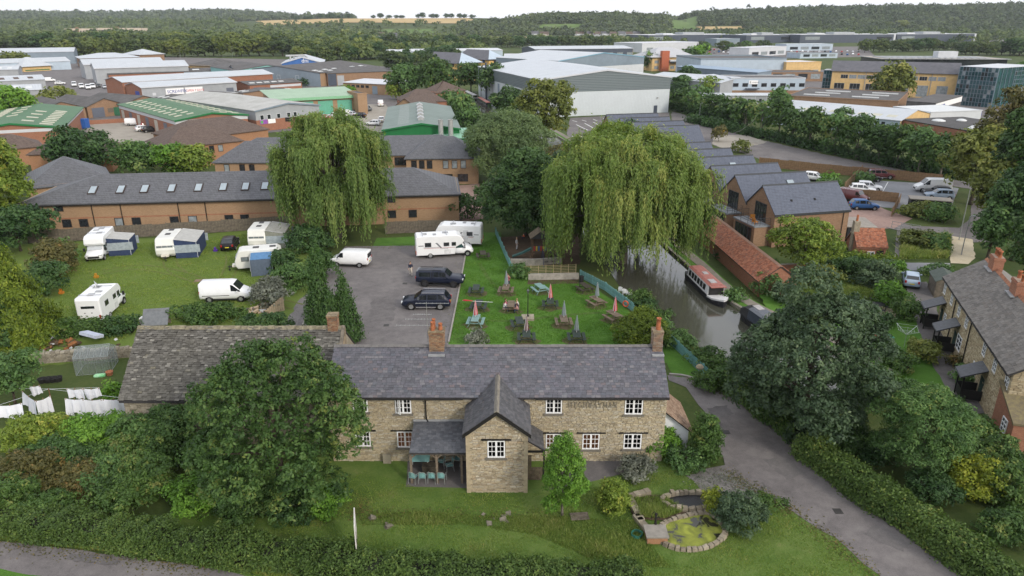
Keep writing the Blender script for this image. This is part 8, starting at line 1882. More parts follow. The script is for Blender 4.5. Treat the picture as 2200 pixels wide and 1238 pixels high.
for k in range(4):b.b2(-1.5+k*.2,-1.3+k*.2,-1.6+k*.12,-1.45+k*.12,.2+k*.22,.25+k*.22)
b.bar((-1.5,-1.6,.1),(-.9,-.95,1.1),.06);b.build('steps',PW,t)
g=G(1181,570);t=thing('swing_frame','dark blue metal swing frame below the play tower','swing',g,R(15));b=MB()
for x in(-1.0,1.0):
 for y in(-.7,.7):b.cyl((x,y,0),(x*.9,0,2.1),.035,n=6)
b.cyl((-.95,0,2.1),(.95,0,2.1),.035,n=6);b.build('frame',M('swing_blue',(.03,.04,.09),.5),t)
for x in(-.45,.45):b=MB();b.cyl((x-.2,0,.5),(x-.2,0,2.1),.01,n=4);b.cyl((x+.2,0,.5),(x+.2,0,2.1),.01,n=4);b.b2(x-.22,x+.22,-.09,.09,.46,.5);b.build('swing_seat',TRIMB,t)
CONW=M('retaining_concrete',(.34,.32,.28),.9,.25,2,bump=.4,grime=.3)
def wallrun(label,pts,w_,h,mat,name='retaining_wall',cap=None):
 P=[G(*p)for p in pts];t=thing(name,label,'wall',P[0]);b=MB()
 for i in range(len(P)-1):b.bar(P[i]-P[0]+Vector((0,0,h/2)),P[i+1]-P[0]+Vector((0,0,h/2)),w_,h)
 b.build('wall',mat,t)
 if cap:
  b=MB()
  for i in range(len(P)-1):b.bar(P[i]-P[0]+Vector((0,0,h+.03)),P[i+1]-P[0]+Vector((0,0,h+.03)),w_+.1,.06)
  b.build('coping',cap,t)
 return t
wallrun('low concrete retaining wall under the play tower',[(1097,570),(1150,570),(1206,566)],.3,.8,CONW)
wallrun('concrete planter wall facing the beer garden',[(1135,602),(1190,601),(1243,600)],.3,.75,CONW)
sheet('planter_soil',[(1133,612),(1243,610),(1244,600),(1135,602)],.04,SOILM,.03)
sheet('play_ground',[(1075,510),(1245,500),(1245,568),(1095,572)],.03,SOILM,.2)
A,B=G(1108,592),G(1237,588);t=thing('trellis_fence','long bamboo-coloured rail trellis above the planter wall','fence',A);d=B-A;BAM=M('bamboo',(.40,.32,.19),.8)
for k in range(6):b=MB();z=.15+k*.19;b.bar((0,0,z),d+Vector((0,0,z)),.03,.035);b.build('rail',BAM,t)
for k in range(9):p=d*k/8;MB().b2(p.x-.03,p.x+.03,p.y-.02,p.y+.04,0,1.2).build('post',BAM,t)
g=G(1249,608);t=thing('waste_bin','black dustbin at the corner of the planter wall','bin',g);b=MB();b.lathe([(.24,0),(.28,.75),(.3,.78),(.2,.86),(0,.9)],(0,0,0),10);b.build('bin_body',TRIMB,t)
g=G(1345,664);t=thing('lifebuoy','orange lifebuoy hanging on the teal canal fence','lifebuoy',(g.x-.1,g.y-.12,.62));b=MB();b.tube([(.3*math.cos(a)*.8,-.3*math.cos(a)*.5,.3*math.sin(a))for a in np.linspace(0,2*PI,17)],[.06]*17,8,cap=False);b.build('ring',M('lifebuoy_orange',(.65,.10,.03),.5),t,True)
def pchair(label,px,py,rz):
 g=G(px,py);t=thing('garden_chair',label,'chair',(g.x,g.y,.03),R(rz),'white plastic chairs by the water');m_=M('white_plastic',(.72,.73,.72),.45)
 MB().b2(-.24,.24,-.24,.24,.40,.44).build('seat',m_,t);b=MB();b.prism([(-.24,.44),(.24,.44),(.22,.86),(0,.92),(-.22,.86)],.22,.26,'y');b.build('backrest',m_,t)
 for(x,y)in((-.22,-.22),(.22,-.22),(-.22,.22),(.22,.22)):b=MB();b.bar((x,y,.42),(x*1.15,y*1.15,0),.05);b.build('leg',m_,t)
 for x in(-.26,.26):b=MB();b.bar((x,-.22,.62),(x,.24,.64),.05,.03);b.bar((x,-.2,.42),(x,-.2,.62),.04);b.build('armrest',m_,t)
pchair('white plastic chair nearest the willow by the water',1334,632,150);pchair('middle white plastic chair by the water',1343,637,165);pchair('white plastic chair closest to the bank bramble',1351,644,190)
# café chairs and table in the porch
ALU=M('chair_aluminium',(.55,.58,.58),.35,.1,3,.6);TSL=M('chair_teal_slat',(.20,.40,.40),.5,.1)
def cafe(label,x,y,rz,first=None):
 if first:c=dup(first,(x,y,.05),R(rz),label,'aluminium porch chairs');c.name='porch_chair';return c
 t=thing('porch_chair',label,'chair',(x,y,.05),R(rz),'aluminium porch chairs')
 for k in range(5):MB().b2(-.22+k*.09,-.145+k*.09,-.22,.22,.43,.45).build('seat_slat',TSL,t)
 for k in range(4):b=MB();z=.56+k*.085;b.add([(-.24,-.2,z),(-.30,0,z),(-.24,.2,z),(-.24,-.2,z+.06),(-.30,0,z+.06),(-.24,.2,z+.06)],[(0,1,4,3),(1,2,5,4)]);b.build('back_slat',TSL,t)
 b=MB()
 for s in(-1,1):b.tube([(.24,s*.26,0),(.24,s*.26,.6),(.1,s*.27,.66),(-.18,s*.25,.68)],[.014]*4,5);b.tube([(-.26,s*.24,0),(-.22,s*.23,.45),(-.26,s*.22,.85)],[.014]*3,5)
 b.tube([(-.26,-.22,.85),(-.31,-.1,.93),(-.33,0,.94),(-.31,.1,.93),(-.26,.22,.85)],[.014]*5,5);b.tube([(.24,-.26,.42),(.24,.26,.42)],[.012]*2,5);b.build('frame',ALU,t);return t
base=[G(px,1037)for px in(889,909,929,949)];f0=None
for i,g in enumerate(base):
 lb=['aluminium chair at the left end of the porch row','second aluminium chair in the porch row','third aluminium chair in the porch row','aluminium chair at the right end of the porch row'][i]
 c=cafe(lb,g.x,g.y,85 if i else 70,f0);f0=f0 or c
cafe('aluminium chair turned sideways deep in the porch',G(966,1010).x,G(966,1012).y,200,f0);cafe('aluminium chair at the back of the porch by the table',G(948,1005).x,G(948,1004).y,170,f0);cafe('aluminium chair folded against the back of the porch',G(984,995).x,G(984,998).y,250,f0)
g=G(905,1012);t=thing('porch_table','pale teal table in the corner of the porch','table',(g.x-.1,g.y+.35,.05));MB().b2(-.65,.65,-.4,.4,.7,.74).build('tabletop',TSL,t)
for(x,y)in((-.55,-.32),(.55,-.32),(-.55,.32),(.55,.32)):MB().b2(x-.03,x+.03,y-.03,y+.03,0,.7).build('leg',ALU,t)
g=G(925,1018);t=thing('dark_bench','dark wooden chest in the middle of the porch','chest',(g.x,g.y+.1,.05));MB().b2(-.5,.5,-.28,.28,.05,.55).build('box',DKW,t);MB().b2(-.54,.54,-.31,.31,.55,.6).build('lid',DKW,t)
# boats
def narrowboat(label,stern,bow,hull,side,top,canopy=None,L=None,plain=False,wz=.05):
 a,e=Vector((*stern,0)),Vector((*bow,0));d=e-a;L=d.length;t=thing('narrowboat',label,'narrowboat',(a.x,a.y,wz),math.atan2(d.y,d.x));h=1.03
 secs=[]
 for(x,w_,zt)in((0,.75,.62),(.4,.95,.6),(1.2,1,.58),(L-2.2,1,.58),(L-1.2,.86,.64),(L-.5,.5,.74),(L,.06,.82)):secs.append([(x,-h*w_,zt),(x,-h*w_*.9,-.2),(x,h*w_*.9,-.2),(x,h*w_,zt)])
 b=MB();b.loft(secs);b.build('hull',hull,t)
 b=MB();secs=[[(x,-h*.93,.56),(x,-h*.8,1.55),(x,-h*.5,1.66),(x,h*.5,1.66),(x,h*.8,1.55),(x,h*.93,.56)]for x in(1.2,L-2.4)];b.loft(secs);b.build('cabin',side,t)
 b=MB();secs=[[(x,-h*.83,1.56),(x,-h*.5,1.70),(x,h*.5,1.70),(x,h*.83,1.56),(x,h*.5,1.64),(x,-h*.5,1.64)]for x in(1.15,L-2.35)];b.loft(secs);b.build('cabin_roof',top,t)
 b=MB();secs=[[(x,-h*w_*1.03,zt-.16),(x,-h*w_*1.05,zt+.02),(x,h*w_*1.05,zt+.02),(x,h*w_*1.03,zt-.16)]for(x,w_,zt)in((L-2.2,1,.58),(L-1.2,.86,.64),(L-.5,.5,.74),(L+.03,.07,.82))];b.loft(secs);b.build('bow_band',side if not plain else hull,t)
 MB().b2(L-2.38,L-2.3,-.8,.8,.62,1.5).build('front_bulkhead',TRIMB,t)
 n=0 if plain else 6
 for k in range(n):
  x0=1.6+k*(L-4.6)/n;x1=x0+(L-4.6)/n*.78
  for s in(-1,1):b=MB();b.add([(x0,s*(h*.905+.02),.78),(x1,s*(h*.905+.02),.78),(x1,s*(h*.83+.02),1.42),(x0,s*(h*.83+.02),1.42)],[(0,1,2,3)]);b.build('window',DKGLASS,t)
 for(x,y,w_)in((L*.35,.1,.5),(L*.6,-.1,.7)):MB().b2(x,x+w_*1.6,y-w_/2,y+w_/2,1.70,1.76).build('roof_box',M('roof_box_grey',(.4,.38,.38)),t)
 if canopy:
  b=MB();secs=[[(x,-h*.9,.6),(x,-h*.75,z_),(x,0,z_+.2),(x,h*.75,z_),(x,h*.9,.6)]for x,z_ in((L-2.4,1.5),(L-1.6,1.45),(L-.9,1.1))];b.loft(secs,closed=False,cap=False);b.build('bow_canopy',canopy,t)
 else:MB().b2(L-2.45,L-1.7,-h*.82,h*.82,1.56,1.64).build('bow_awning',top,t)
 return t
BW=M('boat_white',(.62,.62,.62),.4,.1);BBK=M('boat_black',(.02,.02,.024),.5);BRD=M('boat_red_roof',(.36,.14,.115),.6,.2,3);BBL=M('boat_blue',(.045,.055,.075),.5)
def on_tow(off,i):p=TOW[i];d=(TOW[i+1]-TOW[i-1]).normalized();n=Vector((d.y,-d.x));return(p.x+n.x*off,p.y+n.y*off)
b1a,b1b=G(1496,594),G(1562,664)
narrowboat('red-roofed white narrowboat with big windows moored by the towpath',(b1a.x-.6,b1a.y),(b1b.x-.3,b1b.y+.2),BBK,BW,BRD)
b2a,b2b=G(1690,745),G(1594,676)
narrowboat('dark blue narrowboat with canvas bow cover behind the tree',(b2a.x,b2a.y),(b2b.x,b2b.y),BBK,BBL,M('boat_roof_grey',(.12,.13,.15)),M('canvas_black',(.035,.035,.037),.9),plain=True)
a,e=G(1000,203,.05),G(1024,215,.05);narrowboat('distant white narrowboat on the far canal reach',(a.x,a.y),(e.x,e.y),BBK,BW,BW)
a,e=G(1030,218,.05),G(1052,232,.05);narrowboat('distant red and blue narrowboat on the far canal reach',(a.x,a.y),(e.x,e.y),BBK,BBL,BRD)
# laundry
LIN=M('white_linen',(.72,.74,.80),.9,.06,3)
def linen(label,xa,ya,xb,yb,drop,seed,zt=1.85,notch=False):
 a,e=G(xa,ya,zt),G(xb,yb,zt);r=random.Random(seed);t=thing('hanging_sheet',label,'sheet',(a.x,a.y,0),0,'laundry on the lines');n,m=16,7;vs=[];fs=[];d=e-a;u=d.normalized();nn=Vector((-u.y,u.x,0));ph=r.uniform(0,6)
 for j in range(m+1):
  for i in range(n+1):
   s=i/n;v=j/m;sag=.10*math.sin(s*PI);dr=drop*(1+(.12*math.sin(s*5+ph)))
   if notch and .35<s<.6:dr*=.62
   p=d*s+nn*(v*(.10*math.sin(s*14+ph)+.06*math.sin(s*31+ph))+.12*v*math.sin(ph));vs.append((p.x,p.y,zt-sag-dr*v))
 for j in range(m):
  for i in range(n):q=j*(n+1)+i;fs.append((q,q+1,q+n+2,q+n+1))
 me=bpy.data.meshes.new('cloth');me.from_pydata(vs,[],fs);me.polygons.foreach_set('use_smooth',[True]*len(fs));me.update();ob('cloth',me,LIN,t)
 for s in(.05,.5,.95):p=d*s;MB().b2(p.x-.02,p.x+.02,p.y-.02,p.y+.02,zt-.12,zt+.04).build('peg',WOODB,t)
for k,(xa,ya,xb,yb,dr,lb)in enumerate(((-6,872,47,866,1.0,'sheet at the far left end of the front line'),(47,840,76,862,1.15,'slanting sheet left of the clothes pole'),(76,862,108,850,1.2,'wide sheet just left of the clothes pole'),(60,829,85,828,.8,'small pair of cloths on the rear left line'),(142,835,178,835,.8,'rear sheet above the notched one'),(178,835,213,833,.85,'rear sheet at the right end of the back line'),(139,856,180,857,1.45,'front sheet with a notched lower edge'),(176,858,219,858,1.65,'widest folded sheet on the front line'),(219,858,268,856,1.5,'front sheet touching the barn corner'))):linen(lb,xa,ya,xb,yb,dr,500+k,notch='notched lower' in lb)
a,e=G(116,882),G(268,856,1.85)
t=thing('clothes_line','rusty clothes pole with white lines strung to the barn','clothes line',a);b=MB();b.cyl((0,0,0),(0,0,1.9),.03,n=6);b.build('pole',M('rusty_steel',(.22,.09,.05),.9,.4,6),t)
for(px,py,z)in((268,856,1.85),(142,835,1.85),(40,835,1.85),(-6,872,1.85),(213,833,1.85)):q=G(px,py,z)-a;MB().bar((0,0,1.85),(q.x,q.y,1.86),.012).build('line',LIN,t)
# greenhouse
A,B=G(164,808),G(238,801);d=B-A;L=d.length;t=thing('greenhouse','small aluminium greenhouse beside the barn','greenhouse',A,math.atan2(d.y,d.x));D=2.3;e_,r_=1.55,2.2
FRM=M('greenhouse_alloy',(.30,.33,.33),.4,.1,3,.4);GG,_t,_b=_nodes('greenhouse_glass');_b.inputs['Base Color'].default_value=(.30,.35,.36,1);_b.inputs['Roughness'].default_value=.08;_b.inputs['Alpha'].default_value=.26;_b.inputs['Specular IOR Level'].default_value=.8
b=MB()
for i in range(6):
 x=L*i/5;b.bar((x,0,0),(x,0,e_),.028);b.bar((x,0,e_),(x,D/2,r_),.028);b.bar((x,D/2,r_),(x,D,e_),.028);b.bar((x,D,e_),(x,D,0),.028)
for(y,z)in((0,.03),(0,e_),(D/2,r_),(D,e_),(D,.03)):b.bar((0,y,z),(L,y,z),.03)
for x in(0,L):
 for y in(.75,1.55):b.bar((x,y,0),(x,y,e_+.4),.028)
 b.bar((x,0,e_),(x,D,e_),.028);b.bar((x,0,.03),(x,D,.03),.03)
b.build('frame',FRM,t)
for i in range(5):
 x0,x1=L*i/5+.03,L*(i+1)/5-.03
 for pts in([(x0,0,.08),(x1,0,.08),(x1,0,e_),(x0,0,e_)],[(x0,.02,e_+.01),(x1,.02,e_+.01),(x1,D/2,r_),(x0,D/2,r_)],[(x0,D/2,r_),(x1,D/2,r_),(x1,D-.02,e_+.01),(x0,D-.02,e_+.01)],[(x0,D,.08),(x1,D,.08),(x1,D,e_),(x0,D,e_)]):MB().poly(pts).build('pane',GG,t)
for x in(0,L):MB().poly([(x,.05,.08),(x,D-.05,.08),(x,D-.05,e_),(x,D/2,r_-.05),(x,.05,e_)]).build('end_pane',GG,t)
b=MB();b.b2(.3,L-.3,1.5,2.0,.6,.65);b.build('staging',WOODG,t)
for k,(px,py,s_,c,lb)in enumerate(((236,806,.3,(.35,.14,.07),'terracotta tub beside the greenhouse'),(92,822,.34,(.02,.02,.02),'first black tub in the tub row'),(104,821,.34,(.02,.02,.02),'second black tub in the tub row'),(116,820,.34,(.02,.02,.02),'third black tub in the tub row'),(126,819,.34,(.02,.02,.02),'black tub nearest the greenhouse'))):
 g=G(px,py);t=thing('plant_tub',lb,'tub',g,0,'garden tubs');b=MB();b.lathe([(s_*.75,0),(s_,s_*1.1),(s_*1.06,s_*1.12),(s_*.92,s_*1.12),(s_*.85,s_*.9),(0,s_*.88)],(0,0,0),12);b.build('tub_body',M('tub%d'%(k==0),c,.8),t)
t=tag(ob('compost_sack',MB().loft([[(x,-.25*w_,0),(x,.25*w_,0),(x,.28*w_,.1),(x,0,.2*w_),(x,-.28*w_,.1)]for x,w_ in((-.45,.7),(-.3,1.1),(.3,1.1),(.45,.7))]).mesh('sack'),M('sack_green_white',(.4,.6,.42),.6,.5,4,col2=(.08,.4,.12)),None,G(215,808),.2),'green and white compost sack in front of the greenhouse','sack')
g=G(200,738);t=thing('mattress','blue-white slab of foam lying on the rubble behind the wall','mattress',(g.x,g.y,.75),R(-18));b=MB();b.b2(-.95,.95,-.45,.45,0,.28);b.build('block',M('foam_blue',(.46,.50,.60),.9),t).rotation_euler=(R(-14),R(5),0)
def rubble(label,px,py,n,spread,mats,seed,h=.35,name='rubble_heap'):
 g=G(px,py);t=thing(name,label,'rubble',g);r=random.Random(seed)
 for k in range(n):
  b=MB();s=r.uniform(.12,.38);b.box((0,0,0),(s*r.uniform(.8,2.2),s,s*r.uniform(.25,.7)));b.v=[(x*r.uniform(.8,1.2),y*r.uniform(.8,1.2),z)for x,y,z in b.v]
  o=b.build('chunk',mats[k%len(mats)],t,loc=(r.gauss(0,spread),r.gauss(0,spread*.45),r.uniform(.02,h)));o.rotation_euler=(r.uniform(-.5,.5),r.uniform(-.5,.5),r.uniform(0,6))
 return t
SACKW=M('torn_sack',(.55,.56,.58),.8,.3,5);ORG=M('rusty_leaf_litter',(.26,.11,.04),.95,.4,6);TANW=M('raw_timber',(.42,.33,.23),.8,.2)
rubble('heap of soil, white sacks and rust-brown cuttings behind the garden wall',135,745,60,1.5,[SACKW,ORG,ORG,SOILM,SOILM],5,.5)
rubble('broken timber and debris heap beside the fence panel',548,672,34,.8,[TANW,SACKW,TANW,WOODG],6,.4);rubble('scattered loose stones along the rough strip',1085,1117,9,.6,[M('loose_stone',(.20,.18,.14),.95,.3,5,bump=.5)],7,.03,'stone_scatter');rubble('small scatter of pale stones left of the rough strip',820,1122,5,.5,[MATS['loose_stone']],8,.03,'stone_scatter')
g=G(592,672);t=thing('leaning_fence','leaning wooden fence panel beside the debris','fence',g,R(35))
for k in range(9):MB().b2(-1.0+k*.22,-.8+k*.22,0,.03,.02,.5+k*.14).build('board',TANW,t)
g=G(572,664);t=thing('pallet','wooden pallet propped on the debris','pallet',(g.x,g.y,.3),R(30))
for k in range(6):MB().b2(-.55,.55,-.45+k*.17,-.35+k*.17,.0,.025).build('slat',TANW,t).rotation_euler=(R(25),0,0)
for(px,py,lb,c)in((360,625,'purple garden toy on the camping grass',(.10,.02,.30)),(207,598,'yellow and black toy on the camping grass',(.45,.22,.02)),(132,632,'orange toy at the field edge',(.5,.18,.02)),(463,541,'purple folded camping chair beside the dark MPV',(.09,.03,.3)),(430,604,'brown board lying on the grass by the van',(.22,.15,.1))):
 g=G(px,py)if px!=360 else G(463,544);
 if px==360:continue
 t=thing('camp_item' if 'board' not in lb else 'ground_board',lb,'toy' if 'toy' in lb else 'camping gear',g)
 if 'board' in lb:MB().b2(-.6,.6,-.4,.4,.03,.07).build('board',M('ply',c),t)
 else:MB().b2(-.2,.25,-.15,.2,.05,.3).build('lower_block',M('toy_'+lb[:5],c),t);MB().b2(-.1,.1,-.12,.12,.3,.6).build('upper_block',M('toy_'+lb[:5],c),t)
g=G(320,700);t=thing('solar_array','grey tilted panel behind the barn ridge','panel',(g.x+.8,g.y,0),R(10));b=MB();b.add([(-1.2,-.7,.3),(1.2,-.7,.3),(1.2,.7,1.5),(-1.2,.7,1.5),(-1.2,-.7,.36),(1.2,-.7,.36),(1.2,.7,1.56),(-1.2,.7,1.56)],[(3,2,1,0),(4,5,6,7),(0,1,5,4),(1,2,6,5),(2,3,7,6),(3,0,4,7)]);b.build('panel_sheet',M('grey_felt_sheet',(.16,.17,.18)),t);MB().b2(-1.15,1.15,.5,.6,0,1.4).build('support',WOODG,t)
g=G(312,697);t=thing('white_box','small white appliance box beside the tilted panel','box',g);MB().b2(-.35,.35,-.3,.3,0,.75).build('casing',WHITEWOOD,t);MB().b2(.1,.3,-.32,-.3,.2,.6).build('vent',TRIMB,t)
# garden wall behind the greenhouse, stone by stone
A,B=G(74,783),G(290,768);t=thing('garden_wall','old dry stone garden wall behind the greenhouse','wall',A);d=(B-A);L=d.length;u=d.normalized();n_=Vector((-u.y,u.x,0));b=MB();b.bar(Vector((0,0,.45))+n_*.2,d+Vector((0,0,.45))+n_*.2,.36,.9);b.build('core',MORTAR,t)
lay(t,'stone','stone',GSTONE,stone_items(A+Vector((0,0,.0))+n_*.02,u,(0,0,1),L,.9,(.09,.16),(.18,.45),(.03,.06)),0)
lay(t,'coping_stone','stone',GSTONE,[frame(A+u*k*.4+n_*.2+Vector((0,0,.9)),u,n_)@Matrix.Diagonal((.38,.5,.1+.03*(k%3),1))for k in range(int(L/.4))],100)
# pond
ST=piece_mat('pond_edge_stone',[(0,(.19,.16,.12)),(.5,(.26,.225,.17)),(1,(.33,.29,.22))],.9,.2,6,.3,(.2,.18,.13))
t=thing('garden_pond','two-level stone-edged pond with green algae in the front lawn','pond',G(1490,1150));pond=t
ring=[(1412,1150),(1425,1128),(1450,1118),(1480,1110),(1510,1104),(1530,1108),(1548,1125),(1558,1145),(1548,1162),(1520,1178),(1485,1184),(1450,1180),(1425,1170)]
def disc(name,pts,z,mat):P=[G(*p)for p in pts];sm=smooth_line([(p.x,p.y,z)for p in P+[P[0]]],4)[:-1];b=MB();b.poly([tuple(p)for p in sm]);return b.build(name,mat,pond,world=True),sm
ALG,_t,_b=_nodes('algae_water');_co=nd(_t,'NewGeometry').outputs['Position'];_n=noise(_t,_co,1.1,5,.6,.6);_t.links.new(ramp(_t,_n,[(.40,(.03,.03,.02)),(.46,(.14,.16,.02)),(.7,(.27,.30,.04))]),_b.inputs['Base Color']);_t.links.new(ramp(_t,_n,[(.40,(.06,)*3),(.47,(.8,)*3)]),_b.inputs['Roughness'])
o,sm=disc('water',ring,.08,ALG)
if o.data.polygons[0].normal.z<0:o.data.flip_normals()
def edge_stones(sm,w_=.34,h=.16,gap=.03,z=.03):
 acc=0
 pts=sm+[sm[0]];items=[];k=0
 tot=[]
 for i in range(len(pts)-1):
  a,b_=Vector((pts[i].x,pts[i].y,0)),Vector((pts[i+1].x,pts[i+1].y,0));L=(b_-a).length;s=0
  while s<L:
   tot.append((a+(b_-a)*s/L,(b_-a).normalized()));s+=.05
 i=0
 while i<len(tot)-4:
  l=random.uniform(.3,.55);n=max(3,int(l/.05));j=min(len(tot)-1,i+n);p=(tot[i][0]+tot[j][0])/2;d=tot[j][0]-tot[i][0]
  if d.length>.05:items.append(frame(p+Vector((0,0,z)),d,Vector((-d.y,d.x,0)))@Matrix.Diagonal((d.length-gap,w_*random.uniform(.8,1.2),h*random.uniform(.8,1.3),1)))
  i=j
 lay(pond,'edge_stone','stone',ST,items,200)
edge_stones(sm)
up=[(1420,1078),(1440,1068),(1480,1064),(1515,1066),(1535,1082),(1515,1096),(1480,1100),(1440,1094)]
o,sm2=disc('liner',up,.12,M('pond_liner',(.012,.012,.015),.35,.3,4,bump=1.0,spec=.6));edge_stones(sm2,.35,.3)
if o.data.polygons[0].normal.z<0:o.data.flip_normals()
bed,_x=disc('weed_bed',[(1352,1075),(1420,1066),(1440,1095),(1480,1102),(1440,1118),(1400,1120),(1360,1110)],.10,SOILM)
if bed.data.polygons[0].normal.z<0:bed.data.flip_normals()
b=MB()
for(x0,y0,x1,y1)in((1352,1072,1395,1060),(1352,1075,1378,1125),(1365,1112,1392,1145)):
 p,q_=G(x0,y0),G(x1,y1);n=int((q_-p).length/.4)+1
 for k in range(n):c=p+(q_-p)*(k+.5)/n;bb=MB();bb.box((c.x,c.y,.14),(.36,.42,.26+.05*(k%2)),math.atan2((q_-p).y,(q_-p).x));bb.build('step_stone',ST,pond,world=True)
c=G(1410,1160);bb=MB();bb.b2(c.x-.6,c.x+.55,c.y-.4,c.y+.55,.02,.5);bb.build('pump_box',ORANGEB,pond,world=True);MB().b2(c.x-.68,c.x+.6,c.y-.5,c.y+.62,.5,.58).build('pump_slab',M('slab_grey',(.26,.24,.21),.9,bump=.3),pond,world=True)
g=G(1408,1148);t=thing('water_pump','black cast-iron hand pump on the pond slab','pump',(g.x,g.y+.2,.58));b=MB();b.lathe([(.10,0),(.07,.05),(.06,.6),(.09,.62),(.09,.7),(0,.78)],(0,0,0),8);b.build('barrel',BLACKWOOD,t);b=MB();b.tube([(0,0,.72),(-.12,0,.85),(-.24,0,.7),(-.26,0,.35)],[.02]*4,5);b.build('handle',BLACKWOOD,t);b=MB();b.tube([(.05,0,.45),(.2,0,.48),(.24,0,.38)],[.03]*3,6);b.build('spout',BLACKWOOD,t)
g=G(1368,1152);t=thing('garden_hose','coil of green hose beside the pond','hose',g);b=MB();b.tube([((.32+.02*math.sin(k))*math.cos(k*.5),(.32+.03*math.cos(k*2))*math.sin(k*.5),.05+.004*k)for k in range(52)],[.022]*52,5);b.build('coil',M('hose_green',(.03,.16,.11),.5),t,True)
g=G(1245,1113);t=thing('wooden_grate','grey slatted grate lying in the rough grass','grate',(g.x,g.y,.08),R(5))
for k in range(5):MB().b2(-.55,.55,-.3+k*.14,-.2+k*.14,0,.05).build('slat',WOODG,t)
# sign board seen nearly edge-on at the front hedge
g=G(769,1214);t=thing('sign_board','white sign board on black post, seen almost edge-on above the front hedge','sign',g,R(102));MB().b2(-.05,.05,-.05,.05,0,2.2).build('post',BLACKWOOD,t);MB().b2(-.1,1.6,-.03,.03,1.15,2.6).build('board',M('board_white',(.66,.64,.60),.7,.2),t)
MB().b2(-.12,1.62,-.045,-.031,1.13,1.2).build('frame_rail',GREYWOOD,t)
# right-hand gardens
IRON=M('cast_iron_black',(.025,.025,.028),.5)
g=G(1880,668);t=thing('patio_table','dark oval metal table on the round patio','table',(g.x,g.y,.04),R(10));b=MB();b.lathe([(0,.72),(.75,.72),(.78,.70),(.75,.68),(0,.68)],(0,0,0),16);b.v=[(x*1.25,y*.8,z)for x,y,z in b.v];b.build('tabletop',IRON,t)
for a in range(4):b=MB();b.bar((.5*math.cos(a*1.57+.8),.35*math.sin(a*1.57+.8),.7),(.6*math.cos(a*1.57+.8),.45*math.sin(a*1.57+.8),0),.05);b.build('leg',IRON,t)
pcs=None
for k,(px,py,rz,lb)in enumerate(((1852,664,0,'metal chair at the far left of the patio table'),(1860,655,-30,'metal chair behind the patio table, left'),(1872,650,-80,'metal chair at the back of the patio table'),(1903,668,180,'metal chair at the right end of the patio table'),(1895,676,140,'metal chair front right of the patio table'),(1868,678,60,'metal chair front left of the patio table'))):
 g=G(px,py)
 if pcs is None:
  c=thing('patio_chair',lb,'chair',(g.x,g.y,.04),R(rz),'metal patio chairs');b=MB();b.lathe([(0,.44),(.24,.44),(.24,.42),(0,.42)],(0,0,0),10);b.build('seat',IRON,c)
  for(x,y)in((.18,.18),(.18,-.18),(-.18,.18),(-.18,-.18)):MB().bar((x,y,.43),(x*1.2,y*1.2,0),.03).build('leg',IRON,c)
  b=MB();b.tube([(-.2,-.22,.43),(-.26,-.2,.85),(-.28,0,.95),(-.26,.2,.85),(-.2,.22,.43)],[.018]*5,5)
  for y in(-.12,0,.12):b.bar((-.21,y,.45),(-.27,y,.9),.018)
  b.build('backrest',IRON,c);pcs=c
 else:c=dup(pcs,(g.x,g.y,.04),R(rz),lb,'metal patio chairs');c.name='patio_chair'
g=G(1942,745);t=thing('rotary_dryer','rotary clothes dryer opened over the cottage lawn','rotary dryer',g);b=MB();b.cyl((0,0,0),(0,0,1.9),.025,n=6);b.build('pole',ALU,t)
for k in range(4):
 a=k*PI/2+.4;MB().bar((0,0,1.2),(1.2*math.cos(a),1.2*math.sin(a),1.9),.03).build('arm',ALU,t)
b=MB()
for r_ in(.5,.8,1.15):
 for k in range(4):a0,a1=k*PI/2+.4,(k+1)*PI/2+.4;z=1.2+.7*r_/1.2;b.bar((r_*math.cos(a0),r_*math.sin(a0),z),(r_*math.cos(a1),r_*math.sin(a1),z),.012)
b.build('lines',ALU,t)
for(px,py,c,lb)in((1879,727,(.45,.06,.03),'red sand tray on the cottage lawn'),(1911,727,(.05,.35,.28),'teal toy on the cottage lawn'),(1882,705,(.6,.45,.04),'yellow toy by the small round bush')):
 g=G(px,py);t=thing('garden_toy',lb,'toy',g);m_=M('toy'+lb[:4],c,.5);MB().b2(-.35,.35,-.25,.25,.03,.16).build('tray',m_,t);MB().b2(-.1,.15,-.1,.1,.16,.36).build('block',m_,t)
g=G(2022,640);t=thing('garden_shed','grey felt-roofed wooden shed at the end of the cottages','shed',(g.x+1.3,g.y-.6,0),math.atan2(CU.y,CU.x));b=MB();b.prism([(0,0),(2.2,0),(2.2,1.9),(1.1,2.4),(0,1.9)],0,3.4,'x');b.build('wall',WOODG,t);b=MB();b.prism([(-.15,1.86),(1.1,2.48),(2.35,1.86),(2.35,1.8),(1.1,2.42),(-.15,1.8)],-.12,3.52,'x');b.build('roof',M('green_felt',(.09,.11,.095),.9),t);MB().b2(.6,1.4,2.2,2.23,.1,1.7).build('door',WOODG,t)
def binstore(lab,px0,py0,px1,py1,h,D):
 q=shed('bin_store',lab,(px0,py0),(px1,py1),h,0,M('black_boarding',(.03,.032,.036),.7,.2,4),M('store_roof',(.33,.30,.26),.85),depth=D,ridge='flat',parapet=0,over=.6)
 for i in range(int(q.L/.3)):q.panel('F',.03+i*.3,.1,.27,h-.4,MATS['black_boarding'],'board',.02)
binstore('long black-boarded bin store beside the parked van',1958,428,2045,434,1.9,2.2);binstore('black flat-roofed store against the nearest canal house',1822,488,1882,490,2.0,5)
wallrun('brick garden wall below the round light green tree',[(1672,595),(1745,592)],.25,1.5,REDB,'garden_wall',KERB)
